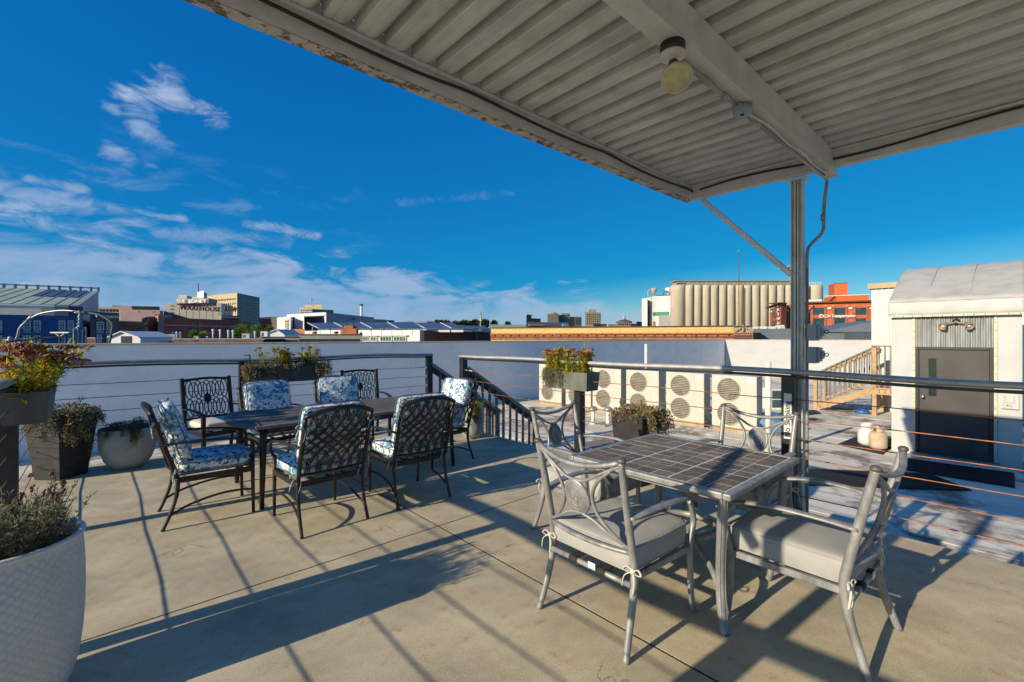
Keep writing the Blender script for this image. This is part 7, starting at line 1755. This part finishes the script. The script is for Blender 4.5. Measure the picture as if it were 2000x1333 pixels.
for args in [('green tree left of the twin brick bays, low over the garage', 262, 80, 650, 30, 672, ['tree_green', 'tree_yellow'], 1), ('small dark tree in front of the orange brick bays', 300, 75, 655, 30, 674, ['tree_green'], 2),
             ('yellow-green tree before the brick warehouse, left one', 377, 60, 646, 32, 668, ['tree_yellow', 'tree_green'], 3), ('bright green tree before the brick warehouse, right one', 404, 62, 646.5, 28, 668, ['tree_yellow', 'tree_green'], 4),
             ('big green tree right of the brick warehouse, left of its neighbours', 478, 75, 629.5, 44, 665, ['tree_green', 'tree_yellow'], 5), ('yellowish tree in the middle of the tree group by the museum', 502, 78, 631, 40, 665, ['tree_yellow', 'tree_green'], 6),
             ('green tree nearest the white museum wall', 528, 82, 632, 30, 662, ['tree_green', 'tree_yellow'], 7), ('dark green low tree under the big green one', 464, 70, 640, 26, 665, ['tree_green'], 8)]:
    crown_tree(*args)
for i, (px, yt, w_, lab) in enumerate([(858, 628, 16, 'far dark tree at the left end of the skyline trees'), (871, 626.5, 17, 'far dark tree, second from the left on the skyline'), (888, 625.8, 16, 'far tree with the highest crown on the skyline'), (901, 627.5, 16, 'far dark tree in the middle of the skyline row'), (913, 629.5, 12, 'far low tree left of the church spire'),
                                       (928, 627.5, 18, 'far tree directly left of the church spire'), (949, 626.5, 18, 'far tree directly right of the church spire'), (965, 628.5, 14, 'far tree near the brick block'), (992, 631.8, 10, 'tiny far tree right above the pale low building')]):
    crown_tree(lab, px, 300, yt, w_, 640, ['tree_far'], 20 + i, 420, 1.9)
# -- distant hill
m = MB(); P = []
for i in range(60):
    px = 380 + i * 12; P.append((px, 618.5 + 9 * (1 - math.exp(-((px - 500) / 160) ** 2)) + 1.2 * math.sin(i * .7) + .6 * math.sin(i * 1.9) + (px > 620) * min(1, (px - 620) / 60) * 12))
V = []; F_ = []
for k, (px, y) in enumerate(P):
    a = ray(px, 2600); b_ = ray(px, 2900); c_ = ray(px, 3400); V += [(a.x, a.y, GZ), (b_.x, b_.y, zat(0, 2900, y)), (c_.x, c_.y, GZ)]
for k in range(len(P) - 1): o_ = 3 * k; F_ += [(o_, o_ + 3, o_ + 4, o_ + 1), (o_ + 1, o_ + 4, o_ + 5, o_ + 2)]
m.add(V, F_, True); m.build('hill', 'hill_forest_haze', kind='structure')
# -- gear just behind the parapet, left
ua = thing('insulator_post', 'grey-green pipe cabinet topped by a ringed insulator post just behind the parapet', 'utility post', ray(157, 14.2)); c = ray(157, 14.2); s_ = 14.2 / FPX
MB().box(c.x - .13, c.y - .10, ROOF, c.x + .11, c.y + .1, zat(0, 14.2, 641.5)).build('cabinet', 'utility_steel', ua, bevel=.01)
m = MB()
for k, dx in enumerate((-.14, -.05, .05, .13)): m.tube([(c.x + dx, c.y - .13, ROOF), (c.x + dx, c.y - .13, zat(0, 14.2, 643 - 4 * (k % 2)))], .026, n=8)
m.build('pipe_bundle', 'utility_steel', ua, kind='stuff')
z0 = zat(0, 14.2, 641.5); MB().lathe([(.12, 0), (.10, .03), (.06, .06), (.055, .13), (.085, .135), (.085, .15), (.045, .16), (.045, .23), (.075, .24), (.075, .25), (.04, .26), (.05, .32), (.06, .36), (.03, .42), (.03, .50), (.05, .52), (.01, .55)], 16, (c.x - .01, c.y, z0)).build('insulator', 'utility_steel', ua)
la = thing('bent_mast_arm', 'silver arching steel mast arm with a clamp, bending down to the parapet at both ends', 'mast', ray(100, 15.0))
def Q(px, y, D=15.0): return ray(px, D, y)
MB().tube(catmull([Q(31, 664), Q(35, 655), Q(37, 645), Q(43, 636), Q(52, 628), Q(62, 621), Q(80, 613), Q(100, 609), Q(120, 607), Q(145, 608)], 6), [.036] * 19 + [.03] * 36, n=8).build('left_arm', 'arch_steel', la)
MB().tube(catmull([Q(145, 608), Q(165, 611), Q(185, 613.5), Q(200, 618), Q(214, 627), Q(220, 635), Q(218, 650), Q(213, 674)], 6), .035, n=8).build('right_arm', 'roof_slate', la)
MB().tube([Q(64, 615), Q(58, 622), Q(52, 629)], [.03, .05, .05], n=8).build('lamp_head', 'arch_steel', la); MB().tube([Q(150, 610.5), Q(172, 611.5)], .05, n=8).build('clamp', 'roof_slate', la)
MB().tube([Q(188, 616), Q(193, 620), Q(197, 621)], [.05, .08, .05], n=8).build('lamp_head', 'glass_navy', la)
sw = thing('cable_splice', 'black overhead cable with a bolted clamp crossing before the navy hotel', 'cable', ray(60, 15.6)); MB().tube([Q(-40, 664.6, 15.6), Q(12, 664.4, 15.6), Q(30, 663, 15.6), Q(80, 660, 15.6), Q(140, 657, 15.6)], .014, n=6).build('wire', 'cable_dark', sw)
m = MB(); m.tube([Q(10, 665.5, 15.6), Q(25, 663.5, 15.6)], .04, n=8); m.tube([Q(18, 660, 15.6), Q(18, 669, 15.6)], .03, n=6); m.ball(Q(20, 661, 15.6), .07); m.build('clamp', 'arch_steel', sw)
MB().tube([Q(45, 662.2, 15.55), Q(80, 660.1, 15.55)], .03, n=6).build('splice', 'cable_dark', sw)
up = thing('utility_pole', 'green pole with a pale braced crossarm in front of the navy hotel', 'utility pole', ray(116.5, 24)); c = ray(116.5, 24); MB().tube([(c.x, c.y, GZ), (c.x, c.y, zat(0, 24, 651))], .04, n=8).build('pole', 'leaf_green', up)
a, b_ = ray(99, 24, 650), ray(135, 24, 650); MB().beam(a, b_, .08, .06).build('crossarm', 'pvc', up); m = MB(); m.beam(ray(107, 24, 651), ray(116, 24, 658), .025, .025); m.beam(ray(126, 24, 651), ray(117, 24, 658), .025, .025); m.build('brace', 'pvc', up)
